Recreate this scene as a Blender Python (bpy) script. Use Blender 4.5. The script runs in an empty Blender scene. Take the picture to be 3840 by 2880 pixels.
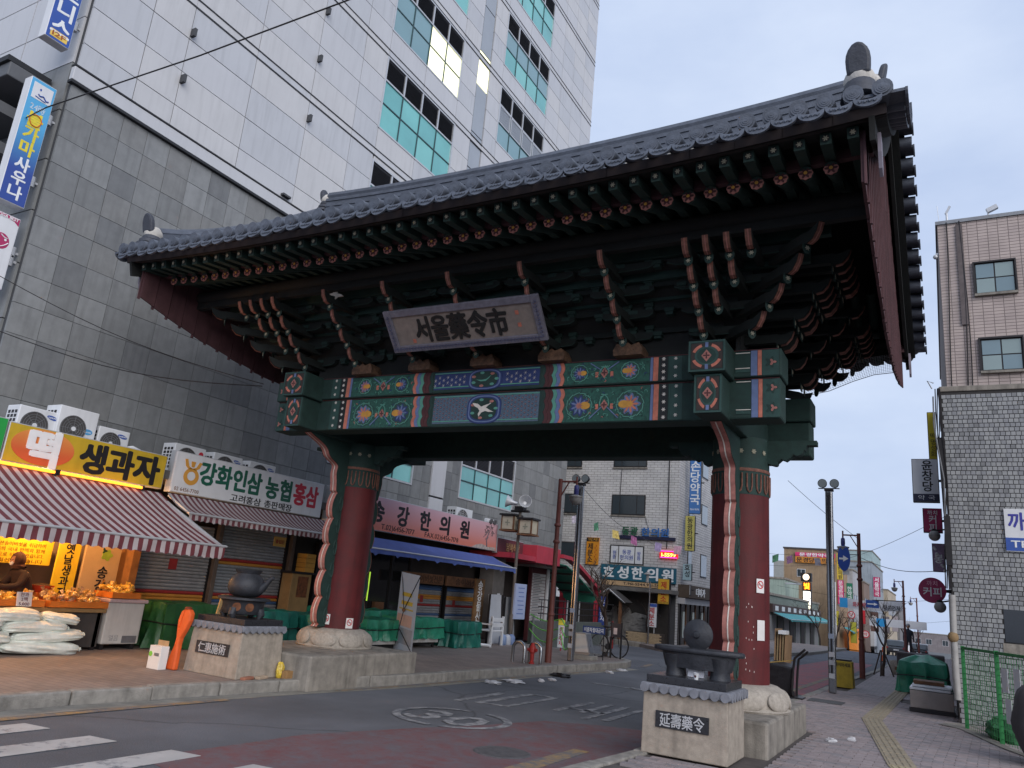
import bpy, bmesh, math, random
from mathutils import Vector, Matrix
R = math.radians
random.seed(7)
scene = bpy.context.scene
COL = scene.collection
# ------------------------------------------------------------------ camera
cam_d = bpy.data.cameras.new("camera"); cam = bpy.data.objects.new("camera", cam_d); COL.objects.link(cam)
cam_d.sensor_width = 36.0; cam_d.lens = 36 * 2884 / 3840; cam_d.clip_start = 0.05; cam_d.clip_end = 2000
_p, _r, _y = R(15.0), R(5.2), R(29.8)
fwd = Vector((-math.sin(_y) * math.cos(_p), math.cos(_y) * math.cos(_p), math.sin(_p)))
rgt = Vector((math.cos(_y), math.sin(_y), 0)); upv = rgt.cross(fwd)
r2 = rgt * math.cos(_r) + upv * math.sin(_r); u2 = upv * math.cos(_r) - rgt * math.sin(_r)
cam.matrix_world = Matrix(((r2.x, u2.x, -fwd.x, 0), (r2.y, u2.y, -fwd.y, 0), (r2.z, u2.z, -fwd.z, 1.6), (0, 0, 0, 1)))
scene.camera = cam
# ------------------------------------------------------------------ sky and light: overcast early morning
SUN_EL, SUN_AZ = 27.0, 130.0      # azimuth clockwise from +Y (the street direction)
world = bpy.data.worlds.new("World"); scene.world = world; world.use_nodes = True
wn = world.node_tree.nodes; wl = world.node_tree.links; wn.clear()
w_out = wn.new("ShaderNodeOutputWorld"); w_bg = wn.new("ShaderNodeBackground"); w_sky = wn.new("ShaderNodeTexSky")
w_sky.sky_type = 'NISHITA'; w_sky.sun_disc = False; w_sky.sun_elevation = R(SUN_EL); w_sky.sun_rotation = R(SUN_AZ)
w_sky.air_density = 1.6; w_sky.dust_density = 2.5; w_sky.ozone_density = 2.0
w_co = wn.new("ShaderNodeTexCoord"); w_map = wn.new("ShaderNodeMapping"); w_map.inputs['Scale'].default_value = (1.0, 1.0, 2.4)
w_no = wn.new("ShaderNodeTexNoise"); w_no.inputs['Scale'].default_value = 2.1; w_no.inputs['Detail'].default_value = 6; w_no.inputs['Roughness'].default_value = .55
w_ra = wn.new("ShaderNodeValToRGB"); w_ra.color_ramp.elements[0].position = .33; w_ra.color_ramp.elements[1].position = .68
w_ra.color_ramp.elements[0].color = (4.3, 5.3, 7.5, 1); w_ra.color_ramp.elements[1].color = (6.1, 7.0, 8.8, 1)
w_mx = wn.new("ShaderNodeMixRGB"); w_mx.inputs[0].default_value = .93
wl.new(w_co.outputs['Generated'], w_map.inputs[0]); wl.new(w_map.outputs[0], w_no.inputs['Vector']); wl.new(w_no.outputs[0], w_ra.inputs[0])
wl.new(w_sky.outputs[0], w_mx.inputs[1]); wl.new(w_ra.outputs[0], w_mx.inputs[2]); wl.new(w_mx.outputs[0], w_bg.inputs[0])
w_bg.inputs[1].default_value = 0.071
wl.new(w_bg.outputs[0], w_out.inputs[0])
sun_d = bpy.data.lights.new("sun", 'SUN'); sun_d.energy = 1.5; sun_d.angle = R(55); sun_d.color = (1.0, .955, .91)
sun = bpy.data.objects.new("sun", sun_d); COL.objects.link(sun)
sd = Vector((math.sin(R(SUN_AZ)) * math.cos(R(SUN_EL)), math.cos(R(SUN_AZ)) * math.cos(R(SUN_EL)), math.sin(R(SUN_EL))))
sun.location = sd * 60; sun.rotation_euler = sd.to_track_quat('Z', 'Y').to_euler()
scene.view_settings.view_transform = 'Standard'; scene.view_settings.look = 'None'; scene.view_settings.gamma = 1
scene.view_settings.use_curve_mapping = False; scene.view_settings.exposure = 0.72
scene.cycles.max_bounces = 6; scene.cycles.diffuse_bounces = 3; scene.cycles.glossy_bounces = 3; scene.cycles.transmission_bounces = 3
scene.cycles.use_adaptive_sampling = True; scene.cycles.use_denoising = True
scene.cycles.caustics_reflective = False; scene.cycles.caustics_refractive = False
# ------------------------------------------------------------------ materials
def lin(c):
    return tuple(((v / 255) / 12.92 if v / 255 <= .04045 else ((v / 255 + .055) / 1.055) ** 2.4) for v in c)
MATS = {}
def mat(name, c, rough=.75, var=.18, sc=6.0, bump=.0, bsc=80.0, metal=0.0, emit=0.0, spec=.4, stain=0.0, alpha=1.0, sss=None):
    """procedural surface: base colour (sRGB 0-255) varied by two noises, optional relief and streaky dirt"""
    if name in MATS: return MATS[name]
    m = bpy.data.materials.new(name); m.use_nodes = True; nt = m.node_tree; n = nt.nodes; l = nt.links
    b = n["Principled BSDF"]; col = lin(c)
    b.inputs['Roughness'].default_value = rough; b.inputs['Metallic'].default_value = metal
    b.inputs['Specular IOR Level'].default_value = spec; b.inputs['Alpha'].default_value = alpha
    co = n.new("ShaderNodeTexCoord"); oi = n.new("ShaderNodeObjectInfo")
    ad = n.new("ShaderNodeVectorMath"); ad.operation = 'ADD'
    mu = n.new("ShaderNodeVectorMath"); mu.operation = 'SCALE'; mu.inputs[3].default_value = 13.0
    cb = n.new("ShaderNodeCombineXYZ")
    for i in range(3): l.new(oi.outputs['Random'], cb.inputs[i])
    l.new(cb.outputs[0], mu.inputs[0]); l.new(co.outputs['Object'], ad.inputs[0]); l.new(mu.outputs[0], ad.inputs[1])
    no = n.new("ShaderNodeTexNoise"); no.inputs['Scale'].default_value = sc; no.inputs['Detail'].default_value = 7; no.inputs['Roughness'].default_value = .62
    l.new(ad.outputs[0], no.inputs['Vector'])
    mr = n.new("ShaderNodeMapRange"); mr.inputs[1].default_value = .28; mr.inputs[2].default_value = .72
    mr.inputs[3].default_value = 1 - var * 1.5; mr.inputs[4].default_value = 1 + var
    l.new(no.outputs[0], mr.inputs[0])
    vm = n.new("ShaderNodeVectorMath"); vm.operation = 'SCALE'; vm.inputs[0].default_value = col
    fac = mr.outputs[0]
    if stain:
        mp = n.new("ShaderNodeMapping"); mp.inputs['Scale'].default_value = (7, 7, .55); l.new(ad.outputs[0], mp.inputs[0])
        n2 = n.new("ShaderNodeTexNoise"); n2.inputs['Scale'].default_value = 1.3; n2.inputs['Detail'].default_value = 6; l.new(mp.outputs[0], n2.inputs['Vector'])
        m2 = n.new("ShaderNodeMapRange"); m2.inputs[1].default_value = .48; m2.inputs[2].default_value = .75; m2.inputs[3].default_value = 1; m2.inputs[4].default_value = 1 - stain
        l.new(n2.outputs[0], m2.inputs[0])
        ml = n.new("ShaderNodeMath"); ml.operation = 'MULTIPLY'; l.new(fac, ml.inputs[0]); l.new(m2.outputs[0], ml.inputs[1]); fac = ml.outputs[0]
    l.new(fac, vm.inputs[3]); l.new(vm.outputs[0], b.inputs['Base Color'])
    rr = n.new("ShaderNodeMapRange"); rr.inputs[3].default_value = max(0, rough - .12); rr.inputs[4].default_value = min(1, rough + .12)
    l.new(no.outputs[0], rr.inputs[0]); l.new(rr.outputs[0], b.inputs['Roughness'])
    if bump:
        nb = n.new("ShaderNodeTexNoise"); nb.inputs['Scale'].default_value = bsc; nb.inputs['Detail'].default_value = 5; l.new(ad.outputs[0], nb.inputs['Vector'])
        bp = n.new("ShaderNodeBump"); bp.inputs['Strength'].default_value = bump; bp.inputs['Distance'].default_value = .02
        l.new(nb.outputs[0], bp.inputs['Height']); l.new(bp.outputs[0], b.inputs['Normal'])
    if emit:
        b.inputs['Emission Color'].default_value = (*col, 1); b.inputs['Emission Strength'].default_value = emit
    MATS[name] = m; return m
def brickmat(name, c1, c2, mortar, bw, bh, axes, mw=.012, var=.15, bump=.6, offset=.5):
    if name in MATS: return MATS[name]
    m = mat(name, c1, .8, var, 1.5); nt = m.node_tree; n = nt.nodes; l = nt.links; b = n["Principled BSDF"]
    co = n.new("ShaderNodeTexCoord"); se = n.new("ShaderNodeSeparateXYZ"); cb = n.new("ShaderNodeCombineXYZ")
    l.new(co.outputs['Object'], se.inputs[0])
    for i, a in enumerate(axes): l.new(se.outputs['xyz'.index(a)], cb.inputs[i])
    bt = n.new("ShaderNodeTexBrick"); bt.offset = offset; bt.inputs['Scale'].default_value = 1.0; bt.inputs['Brick Width'].default_value = bw; bt.inputs['Row Height'].default_value = bh
    bt.inputs['Mortar Size'].default_value = mw; bt.inputs['Mortar Smooth'].default_value = .3
    bt.inputs['Color1'].default_value = (*lin(c1), 1); bt.inputs['Color2'].default_value = (*lin(c2), 1); bt.inputs['Mortar'].default_value = (*lin(mortar), 1)
    l.new(cb.outputs[0], bt.inputs['Vector'])
    old = b.inputs['Base Color'].links[0].from_node
    sc = n.new("ShaderNodeVectorMath"); sc.operation = 'SCALE'; l.new(bt.outputs[0], sc.inputs[0]); l.new(old.inputs[3].links[0].from_socket, sc.inputs[3])
    l.new(sc.outputs[0], b.inputs['Base Color'])
    bp = n.new("ShaderNodeBump"); bp.invert = True; bp.inputs['Strength'].default_value = bump; bp.inputs['Distance'].default_value = .02
    l.new(bt.outputs['Fac'], bp.inputs['Height']); l.new(bp.outputs[0], b.inputs['Normal'])
    return m
def stripemat(name, ca, cb_, axis, period, frac=.5, rough=.8, var=.12):
    """woven stripes printed in the cloth, along one object axis"""
    if name in MATS: return MATS[name]
    m = mat(name, ca, rough, var, 3.0, .15, 60); nt = m.node_tree; n = nt.nodes; l = nt.links; b = n["Principled BSDF"]
    co = n.new("ShaderNodeTexCoord"); se = n.new("ShaderNodeSeparateXYZ"); l.new(co.outputs['Object'], se.inputs[0])
    md = n.new("ShaderNodeMath"); md.operation = 'FLOORED_MODULO'; md.inputs[1].default_value = period; l.new(se.outputs['xyz'.index(axis)], md.inputs[0])
    lt = n.new("ShaderNodeMath"); lt.operation = 'LESS_THAN'; lt.inputs[1].default_value = period * frac; l.new(md.outputs[0], lt.inputs[0])
    mx = n.new("ShaderNodeMixRGB"); mx.inputs[1].default_value = (*lin(ca), 1); mx.inputs[2].default_value = (*lin(cb_), 1); l.new(lt.outputs[0], mx.inputs[0])
    old = b.inputs['Base Color'].links[0].from_node
    sc = n.new("ShaderNodeVectorMath"); sc.operation = 'SCALE'; l.new(mx.outputs[0], sc.inputs[0]); l.new(old.inputs[3].links[0].from_socket, sc.inputs[3])
    l.new(sc.outputs[0], b.inputs['Base Color']); return m
def glassmat(name, c, rough=.08, metal=.0, spec=.8, emit=0):
    return mat(name, c, rough, .06, .7, 0, 80, metal, emit, spec)
# ------------------------------------------------------------------ mesh building
ORG = {}
def org(o): return ORG.get(o.name, Vector((0, 0, 0))) if o else Vector((0, 0, 0))
def tag(o, label=None, cat=None, group=None, kind=None):
    if label: o['label'] = label
    if cat: o['category'] = cat
    if group: o['group'] = group
    if kind: o['kind'] = kind
    return o
def thing(name, label, cat, loc=(0, 0, 0), group=None):
    o = bpy.data.objects.new(name, None); COL.objects.link(o); o.location = loc; o.empty_display_size = .2
    ORG[o.name] = Vector(loc); return tag(o, label, cat, group)
class MB:
    def __init__(s): s.V = []; s.F = []; s.M = []; s.m = 0
    def add(s, vs, fs):
        b = len(s.V); s.V += [tuple(v) for v in vs]; s.F += [tuple(b + i for i in f) for f in fs]; s.M += [s.m] * len(fs); return s
    def box(s, x0, x1, y0, y1, z0, z1):
        return s.add([(x0,y0,z0),(x1,y0,z0),(x1,y1,z0),(x0,y1,z0),(x0,y0,z1),(x1,y0,z1),(x1,y1,z1),(x0,y1,z1)],
                     [(0,3,2,1),(4,5,6,7),(0,1,5,4),(1,2,6,5),(2,3,7,6),(3,0,4,7)])
    def ob(s, c, a, b_, d):
        c, a, b_, d = map(Vector, (c, a, b_, d)); v = []
        for k in (-1, 1):
            for (i, j) in ((-1,-1),(1,-1),(1,1),(-1,1)): v.append(c + a*i + b_*j + d*k)
        return s.add(v, [(0,3,2,1),(4,5,6,7),(0,1,5,4),(1,2,6,5),(2,3,7,6),(3,0,4,7)])
    def bar(s, p0, p1, w, h, up=(0,0,1)):
        p0, p1 = Vector(p0), Vector(p1); d = p1 - p0; u = Vector(up)
        sd = d.cross(u)
        if sd.length < 1e-6: sd = d.cross(Vector((1,0,0)))
        sd.normalize(); uu = sd.cross(d).normalized()
        return s.ob((p0 + p1) / 2, d / 2, sd * w / 2, uu * h / 2)
    def cyl(s, p0, p1, r0, r1=None, n=12, cap=True):
        r1 = r0 if r1 is None else r1; p0, p1 = Vector(p0), Vector(p1); d = (p1 - p0).normalized()
        a = d.orthogonal().normalized(); b_ = d.cross(a); v = []
        for p, r in ((p0, r0), (p1, r1)):
            for i in range(n):
                t = 2*math.pi*i/n; v.append(p + a*(r*math.cos(t)) + b_*(r*math.sin(t)))
        f = [(i, (i+1) % n, n+(i+1) % n, n+i) for i in range(n)]
        if cap: f += [tuple(range(n-1, -1, -1)), tuple(range(n, 2*n))]
        return s.add(v, f)
    def tube(s, pts, r, n=7):
        pts = [Vector(p) for p in pts]; rs = r if isinstance(r, (list, tuple)) else [r]*len(pts); v = []; f = []; a = None
        for i, p in enumerate(pts):
            d = (pts[min(i+1, len(pts)-1)] - pts[max(i-1, 0)]).normalized()
            a = d.orthogonal().normalized() if a is None else (a - d*a.dot(d)).normalized()
            b_ = d.cross(a)
            for j in range(n):
                t = 2*math.pi*j/n; v.append(p + a*(rs[i]*math.cos(t)) + b_*(rs[i]*math.sin(t)))
        for i in range(len(pts)-1):
            for j in range(n): f.append((i*n+j, i*n+(j+1) % n, (i+1)*n+(j+1) % n, (i+1)*n+j))
        f += [tuple(range(n-1, -1, -1)), tuple(range((len(pts)-1)*n, len(pts)*n))]
        return s.add(v, f)
    def lathe(s, prof, c=(0,0,0), n=24, ax=None, wob=None):
        c = Vector(c); M = ax or Matrix.Identity(3); v = []; f = []
        for k, (r, z) in enumerate(prof):
            for i in range(n):
                t = 2*math.pi*i/n; rr = r*(wob(t, k) if wob else 1); v.append(c + M @ Vector((rr*math.cos(t), rr*math.sin(t), z)))
        for k in range(len(prof)-1):
            for i in range(n): f.append((k*n+i, k*n+(i+1) % n, (k+1)*n+(i+1) % n, (k+1)*n+i))
        f += [tuple(range(n-1, -1, -1)), tuple(range((len(prof)-1)*n, len(prof)*n))]
        return s.add(v, f)
    def prism(s, poly, o, u, v, d):
        """polygon in the plane (o;u,v), thickened by vector d"""
        o, u, v, d = map(Vector, (o, u, v, d)); n = len(poly); P = [o + u*a + v*b_ for a, b_ in poly]
        return s.add(P + [p + d for p in P], [tuple(range(n-1, -1, -1)), tuple(range(n, 2*n))] + [(i, (i+1) % n, n+(i+1) % n, n+i) for i in range(n)])
    def sph(s, c, r, sc=(1,1,1), nu=16, nv=10, M=None):
        c = Vector(c); v = []; f = []; M = M or Matrix.Identity(3)
        for j in range(1, nv):
            ph = math.pi*j/nv
            for i in range(nu):
                t = 2*math.pi*i/nu; v.append(c + M @ Vector((r*sc[0]*math.sin(ph)*math.cos(t), r*sc[1]*math.sin(ph)*math.sin(t), r*sc[2]*math.cos(ph))))
        top = len(v); v.append(c + M @ Vector((0,0,r*sc[2]))); v.append(c - M @ Vector((0,0,r*sc[2])))
        for j in range(nv-2):
            for i in range(nu): f.append((j*nu+i, (j+1)*nu+i, (j+1)*nu+(i+1) % nu, j*nu+(i+1) % nu))
        for i in range(nu): f.append((top, i, (i+1) % nu)); f.append((top+1, (nv-2)*nu+(i+1) % nu, (nv-2)*nu+i))
        return s.add(v, f)
    def grid(s, P):
        """P[i][j] points -> sheet"""
        ni, nj = len(P), len(P[0]); b = [p for row in P for p in row]
        return s.add(b, [(i*nj+j, (i+1)*nj+j, (i+1)*nj+j+1, i*nj+j+1) for i in range(ni-1) for j in range(nj-1)])
    def mesh(s, name, mats, off=(0,0,0), smooth=False):
        me = bpy.data.meshes.new(name); o = Vector(off)
        me.from_pydata([(x-o.x, y-o.y, z-o.z) for x, y, z in s.V], [], s.F); me.update()
        for m in (mats if isinstance(mats, (list, tuple)) else [mats]): me.materials.append(m)
        if any(s.M): me.polygons.foreach_set('material_index', s.M)
        if smooth: me.polygons.foreach_set('use_smooth', [True]*len(me.polygons)); me.set_sharp_from_angle(angle=R(38))
        return me
    def build(s, name, mats, parent=None, smooth=False, bevel=0, **k):
        off = org(parent)
        base = Vector((0,0,0))
        if parent is None and s.V:      # a lone mesh: origin at the middle of its base
            xs, ys, zs = zip(*s.V); base = Vector(((min(xs)+max(xs))/2, (min(ys)+max(ys))/2, min(zs)))
        me = s.mesh(name, mats, off + base, smooth); o = bpy.data.objects.new(name, me); COL.objects.link(o)
        o.parent = parent; o.location = base; ORG[o.name] = off + base
        if bevel:
            bm = o.modifiers.new("bevel", 'BEVEL'); bm.width = bevel; bm.segments = 2; bm.limit_method = 'ANGLE'; bm.angle_limit = R(40)
        return tag(o, **k) if k else o
def inst(name, me, parent, loc, rot=None, sc=None):
    """one more object on shared mesh data, placed in world space under its parent"""
    o = bpy.data.objects.new(name, me); COL.objects.link(o); o.parent = parent; o.location = Vector(loc) - org(parent)
    if rot is not None:
        if isinstance(rot, Matrix): o.rotation_euler = rot.to_euler()
        else: o.rotation_euler = rot
    if sc is not None: o.scale = sc
    ORG[o.name] = Vector(loc); return o
def copy_tree(o, loc, parent=None):
    """copy of a thing with its parts, moved to loc (top) / unchanged offsets (parts)"""
    c = o.copy(); COL.objects.link(c)
    if parent is None: c.location = loc; ORG[c.name] = Vector(loc)
    else: c.parent = parent
    for ch in [q for q in COL.objects if q.parent == o]: copy_tree(ch, None, c)
    return c
FX = ((0,1,0), (0,0,1), (1,0,0))      # a face that looks towards +X: right, up, normal
FY = ((1,0,0), (0,0,1), (0,-1,0))     # a face that looks towards -Y
UPF = ((1,0,0), (0,1,0), (0,0,1))
def fmat(fr): return Matrix(((fr[0][0], fr[1][0], fr[2][0]), (fr[0][1], fr[1][1], fr[2][1]), (fr[0][2], fr[1][2], fr[2][2])))
TEXTQ = []
def text(s, h, at, fr, m, parent, name="lettering", bold=0.0, ext=.004, w=None, align='CENTER', vert=False, gap=1.0):
    """raised lettering: characters of height h centred at `at` on a face with frame fr (meshed together at the end)"""
    me = bpy.data.meshes.new(name); me.materials.append(m); o = bpy.data.objects.new(name, me); COL.objects.link(o); o.parent = parent
    o.matrix_local = Matrix.Translation(Vector(at) - org(parent)) @ fmat(fr).to_4x4(); ORG[o.name] = Vector(at)
    TEXTQ.append((me, s, h, bold, ext, w, vert, gap)); return o
def mesh_lettering():
    chars = sorted({c for q in TEXTQ for c in q[1] if not c.isspace()}); PIT = 3.0
    cu = bpy.data.curves.new("txt", 'FONT'); cu.body = "\n".join(["H"] + chars + ["H"]); cu.size = 1.0; cu.space_line = PIT; cu.extrude = .5; cu.resolution_u = 2
    sc_ = bpy.data.scenes.new("lettering_tmp"); to = bpy.data.objects.new("txt", cu); sc_.collection.objects.link(to); vl = sc_.view_layers[0]; vl.update(); dg = vl.depsgraph
    me = bpy.data.meshes.new_from_object(to.evaluated_get(dg), depsgraph=dg); bpy.data.objects.remove(to); bpy.data.curves.remove(cu); bpy.data.scenes.remove(sc_)
    ys = [v.co.y for v in me.vertices]; n = len(chars) + 1
    hb = min(ys)            # baseline of the last H
    base0 = max(ys); first = min(y for y in ys if y > base0 - 1.0); pit = (first - hb) / n
    G = {}
    line = [int(math.floor((first - y) / pit + .72)) for y in ys]
    faces = {}
    for p in me.polygons: faces.setdefault(line[p.vertices[0]], []).append(tuple(p.vertices))
    for k, c in enumerate(chars, 1):
        fs = faces.get(k, []); idx = sorted({i for f in fs for i in f}); mp = {i: j for j, i in enumerate(idx)}
        V = [(me.vertices[i].co.x, me.vertices[i].co.y - (first - k*pit), me.vertices[i].co.z) for i in idx]
        if V: xs = [v[0] for v in V]; x0, x1 = min(xs), max(xs); G[c] = ([(x-(x0+x1)/2, y, z) for x, y, z in V], [tuple(mp[i] for i in f) for f in fs], x1-x0)
    bpy.data.meshes.remove(me)
    rf = G.get("한") or G.get("약"); href = max(v[1] for v in rf[0]) - min(v[1] for v in rf[0])
    for (tm, s, h, bold, ext, w, vert, gap) in TEXTQ:
        sc = h/href*(1.0 if vert else 1.1); V = []; F = []; lines = ["".join(s)] if not vert else list(s)
        if not vert: lines = s.split("\n")
        for li, ln in enumerate(lines):
            adv = []; 
            for c in ln: adv.append(.36 if c.isspace() or c not in G else (max(.92, G[c][2]+.06) if ord(c) > 0x2e00 else G[c][2]+.09)*gap)
            x = -sum(adv)/2
            for c, a in zip(ln, adv):
                if c in G:
                    gv, gf, _ = G[c]; reps = ((0,0),) if not bold else ((0,0), (1,.7), (-1,.7), (1,-.7), (-1,-.7), (1.2,0), (-1.2,0), (0,1), (0,-1))
                    for ri, (dx, dy) in enumerate(reps):
                        b0 = len(V); e = ext - .0004*ri
                        V += [((gx + x + a/2)*sc + dx*bold*h, (gy - .36)*sc + dy*bold*h - li*h*(1.10 if vert else 1.3), (gz + .5)*e) for gx, gy, gz in gv]; F += [tuple(b0 + i for i in f) for f in gf]
                x += a
        if not V: continue
        xs = [v[0] for v in V]; ys_ = [v[1] for v in V]; cx, cy = (min(xs)+max(xs))/2, (min(ys_)+max(ys_))/2; k = (w/(max(xs)-min(xs))) if w else 1
        tm.from_pydata([((x-cx)*k, y-cy, z) for x, y, z in V], [], F); tm.update()
def P(o, fr, a, b, c=0.0): return Vector(o) + Vector(fr[0])*a + Vector(fr[1])*b + Vector(fr[2])*c
def panel(fr, o, a0, a1, b0, b1, d, mb=None):
    """slab on a face: from (a0,b0) to (a1,b1), depth d outwards"""
    mb = mb or MB(); c = P(o, fr, (a0+a1)/2, (b0+b1)/2, d/2)
    return mb.ob(c, Vector(fr[0])*(a1-a0)/2, Vector(fr[1])*(b1-b0)/2, Vector(fr[2])*d/2)
def petal(n=6, r=1.0, k=.25, m=36):
    return [(r*(1-k+k*math.cos(n*2*math.pi*i/m))*math.cos(2*math.pi*i/m), r*(1-k+k*math.cos(n*2*math.pi*i/m))*math.sin(2*math.pi*i/m)) for i in range(m)]
def ell(rx, ry, n=28): return [(rx*math.cos(2*math.pi*i/n), ry*math.sin(2*math.pi*i/n)) for i in range(n)]
# ================================================================== ground, road, pavements
def asphalt():
    m = mat("asphalt", (96, 98, 104), .88, .26, .55, .5, 160, stain=.0); nt = m.node_tree; n = nt.nodes; l = nt.links; b = n["Principled BSDF"]
    co = n.new("ShaderNodeTexCoord"); v = n.new("ShaderNodeTexNoise"); v.inputs['Scale'].default_value = 90; v.inputs['Detail'].default_value = 3; l.new(co.outputs['Object'], v.inputs['Vector'])
    vo = n.new("ShaderNodeTexVoronoi"); vo.feature = 'DISTANCE_TO_EDGE'; vo.inputs['Scale'].default_value = .32
    wv = n.new("ShaderNodeTexNoise"); wv.inputs['Scale'].default_value = 1.2; wv.inputs['Detail'].default_value = 6; l.new(co.outputs['Object'], wv.inputs['Vector'])
    mxv = n.new("ShaderNodeMixRGB"); mxv.inputs[0].default_value = .35; l.new(co.outputs['Object'], mxv.inputs[1]); l.new(wv.outputs['Color'], mxv.inputs[2]); l.new(mxv.outputs[0], vo.inputs['Vector'])
    cr = n.new("ShaderNodeMapRange"); cr.inputs[1].default_value = 0; cr.inputs[2].default_value = .008; cr.inputs[3].default_value = .62; cr.inputs[4].default_value = 1; l.new(vo.outputs['Distance'], cr.inputs[0])
    mr = n.new("ShaderNodeMapRange"); mr.inputs[1].default_value = .3; mr.inputs[2].default_value = .7; mr.inputs[3].default_value = .72; mr.inputs[4].default_value = 1.28; l.new(v.outputs[0], mr.inputs[0])
    mm = n.new("ShaderNodeMath"); mm.operation = 'MULTIPLY'; l.new(cr.outputs[0], mm.inputs[0]); l.new(mr.outputs[0], mm.inputs[1])
    old = b.inputs['Base Color'].links[0].from_socket; sc = n.new("ShaderNodeVectorMath"); sc.operation = 'SCALE'; l.new(old, sc.inputs[0]); l.new(mm.outputs[0], sc.inputs[3]); l.new(sc.outputs[0], b.inputs['Base Color'])
    return m
m_asph = asphalt()
def worn(name, c, keep=.5, soft=.08, base=(96, 98, 104)):
    """road paint worn through to the asphalt in patches"""
    if name in MATS: return MATS[name]
    m = mat(name, c, .85, .12, 2, .3, 150); nt = m.node_tree; n = nt.nodes; l = nt.links; b = n["Principled BSDF"]
    co = n.new("ShaderNodeTexCoord"); v = n.new("ShaderNodeTexNoise"); v.inputs['Scale'].default_value = 5; v.inputs['Detail'].default_value = 9; v.inputs['Roughness'].default_value = .75; l.new(co.outputs['Object'], v.inputs['Vector'])
    mr = n.new("ShaderNodeMapRange"); mr.inputs[1].default_value = keep-soft; mr.inputs[2].default_value = keep+soft; l.new(v.outputs[0], mr.inputs[0])
    mx = n.new("ShaderNodeMixRGB"); l.new(mr.outputs[0], mx.inputs[0]); old = b.inputs['Base Color'].links[0].from_socket; l.new(old, mx.inputs[1]); mx.inputs[2].default_value = (*lin(base), 1); l.new(mx.outputs[0], b.inputs['Base Color'])
    return m
MB().add([(-500,-80,-.03),(500,-80,-.03),(500,50,-.03),(-500,50,-.03),(-500,240,-6.3),(500,240,-6.3),(-500,900,-8),(500,900,-8)], [(0,1,2,3),(3,2,5,4),(4,5,7,6)]).build("ground", mat("far_ground", (92, 92, 92), .9, .15, .3), None, kind="structure")
road = MB().box(-70, 60, -40, 50, -.3, 0).build("road", m_asph, None, kind="structure")
w_paint = worn("road_white_paint", (176, 174, 172), .60, .07); w_old = worn("road_old_paint", (150, 150, 152), .50, .07); w_yel = worn("road_yellow_paint", (158, 128, 82), .47, .12)
w_red = worn("road_red_paint", (112, 70, 72), .52, .18); w_red2 = worn("road_red_paint_far", (150, 84, 88), .55, .12)
def sheet(poly, z, m, nm, parent): return MB().prism(poly, (0,0,z-.003), (1,0,0), (0,1,0), (0,0,.003)).build(nm, m, parent)
jit = lambda p, s=.06: (p[0]+random.uniform(-s, s), p[1]+random.uniform(-s, s))
sheet([(-5.9,4.7),(-3.2,4.2),(-3.12,7.0),(-3.0,9.0)] + [jit(p, .08) for p in ((-3.05,10.2),(-3.5,10.5),(-4.1,10.2),(-4.6,9.8),(-4.95,8.7),(-5.3,7.9),(-5.55,7.2),(-5.75,6.6),(-5.85,5.8))], .004, w_red, "red_road_paint", road)
sheet([(-4.9,19.4),(-2.75,18.5),(-2.7,36),(-4.3,36)], .004, w_red2, "red_road_paint", road)
sheet([(-3.2,10.5),(-2.95,10.5),(-2.85,18.4),(-3.5,18.4)], .004, w_red2, "red_road_paint", road)
for x, y1 in ((-8.2, 4.75), (-7.47, 4.78), (-6.69, 4.92), (-5.83, 5.12), (-5.02, 5.3), (-4.2, 5.4), (-3.4, 5.5)):
    if x > -8: sheet([(x-.17,1.2),(x+.17,1.2),(x+.17,y1),(x-.15,y1-.05)], .008, w_paint, "crosswalk_stripe", road)
sheet([(-8.05,0),(-7.93,0),(-7.8,5.8),(-7.74,7.3),(-7.86,7.3),(-7.92,5.8)], .010, w_yel, "yellow_edge_line", road)
sheet([(-7.72,9.2),(-7.64,9.2),(-7.16,15.2),(-6.9,18.5),(-7.0,18.5),(-7.26,15.2)], .010, w_yel, "yellow_edge_line", road)
sheet([(-3.72,6.2),(-3.48,6.2),(-3.44,8.4),(-3.62,8.4)], .008, w_yel, "yellow_edge_line", road)
sheet([(-3.2,18.0),(-3.05,18.0),(-2.85,31),(-3.0,31)], .008, w_yel, "yellow_edge_line", road)
sheet([(-7.0,20.2),(-6.85,20.2),(-7.05,21.4),(-7.2,21.4)], .008, w_yel, "yellow_edge_line", road)
sheet([(-8.27,0),(-7.98,0),(-7.98,5.7),(-7.72,8.5),(-7.36,11),(-7.1,15),(-6.7,19.2),(-6.98,19.3),(-7.38,15),(-7.62,10.9),(-7.98,8.4),(-8.27,5.6)], .005, mat("gutter_concrete", (132, 128, 120), .9, .25, 4, .3, 60), "gutter_strip", road)
q = MB()
for i in range(40):
    if i in (9, 10, 31): continue
    a0, a1 = 2*math.pi*i/40, 2*math.pi*(i+1)/40; f = lambda a, r: (-5.5 + .77*r*math.cos(a), 8.86 + .72*r*math.sin(a))
    (x0,y0),(x1,y1),(x2,y2),(x3,y3) = f(a0,1), f(a1,1), f(a1,.86), f(a0,.86)
    q.add([(x0,y0,.008),(x1,y1,.008),(x2,y2,.008),(x3,y3,.008)], [(0,1,2,3)])
q.build("speed_limit_ring", w_old, road)
text("30", .82, (-5.5, 8.8, .006), UPF, w_old, road, "speed_limit_number", .02, .0015, w=1.0)
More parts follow.
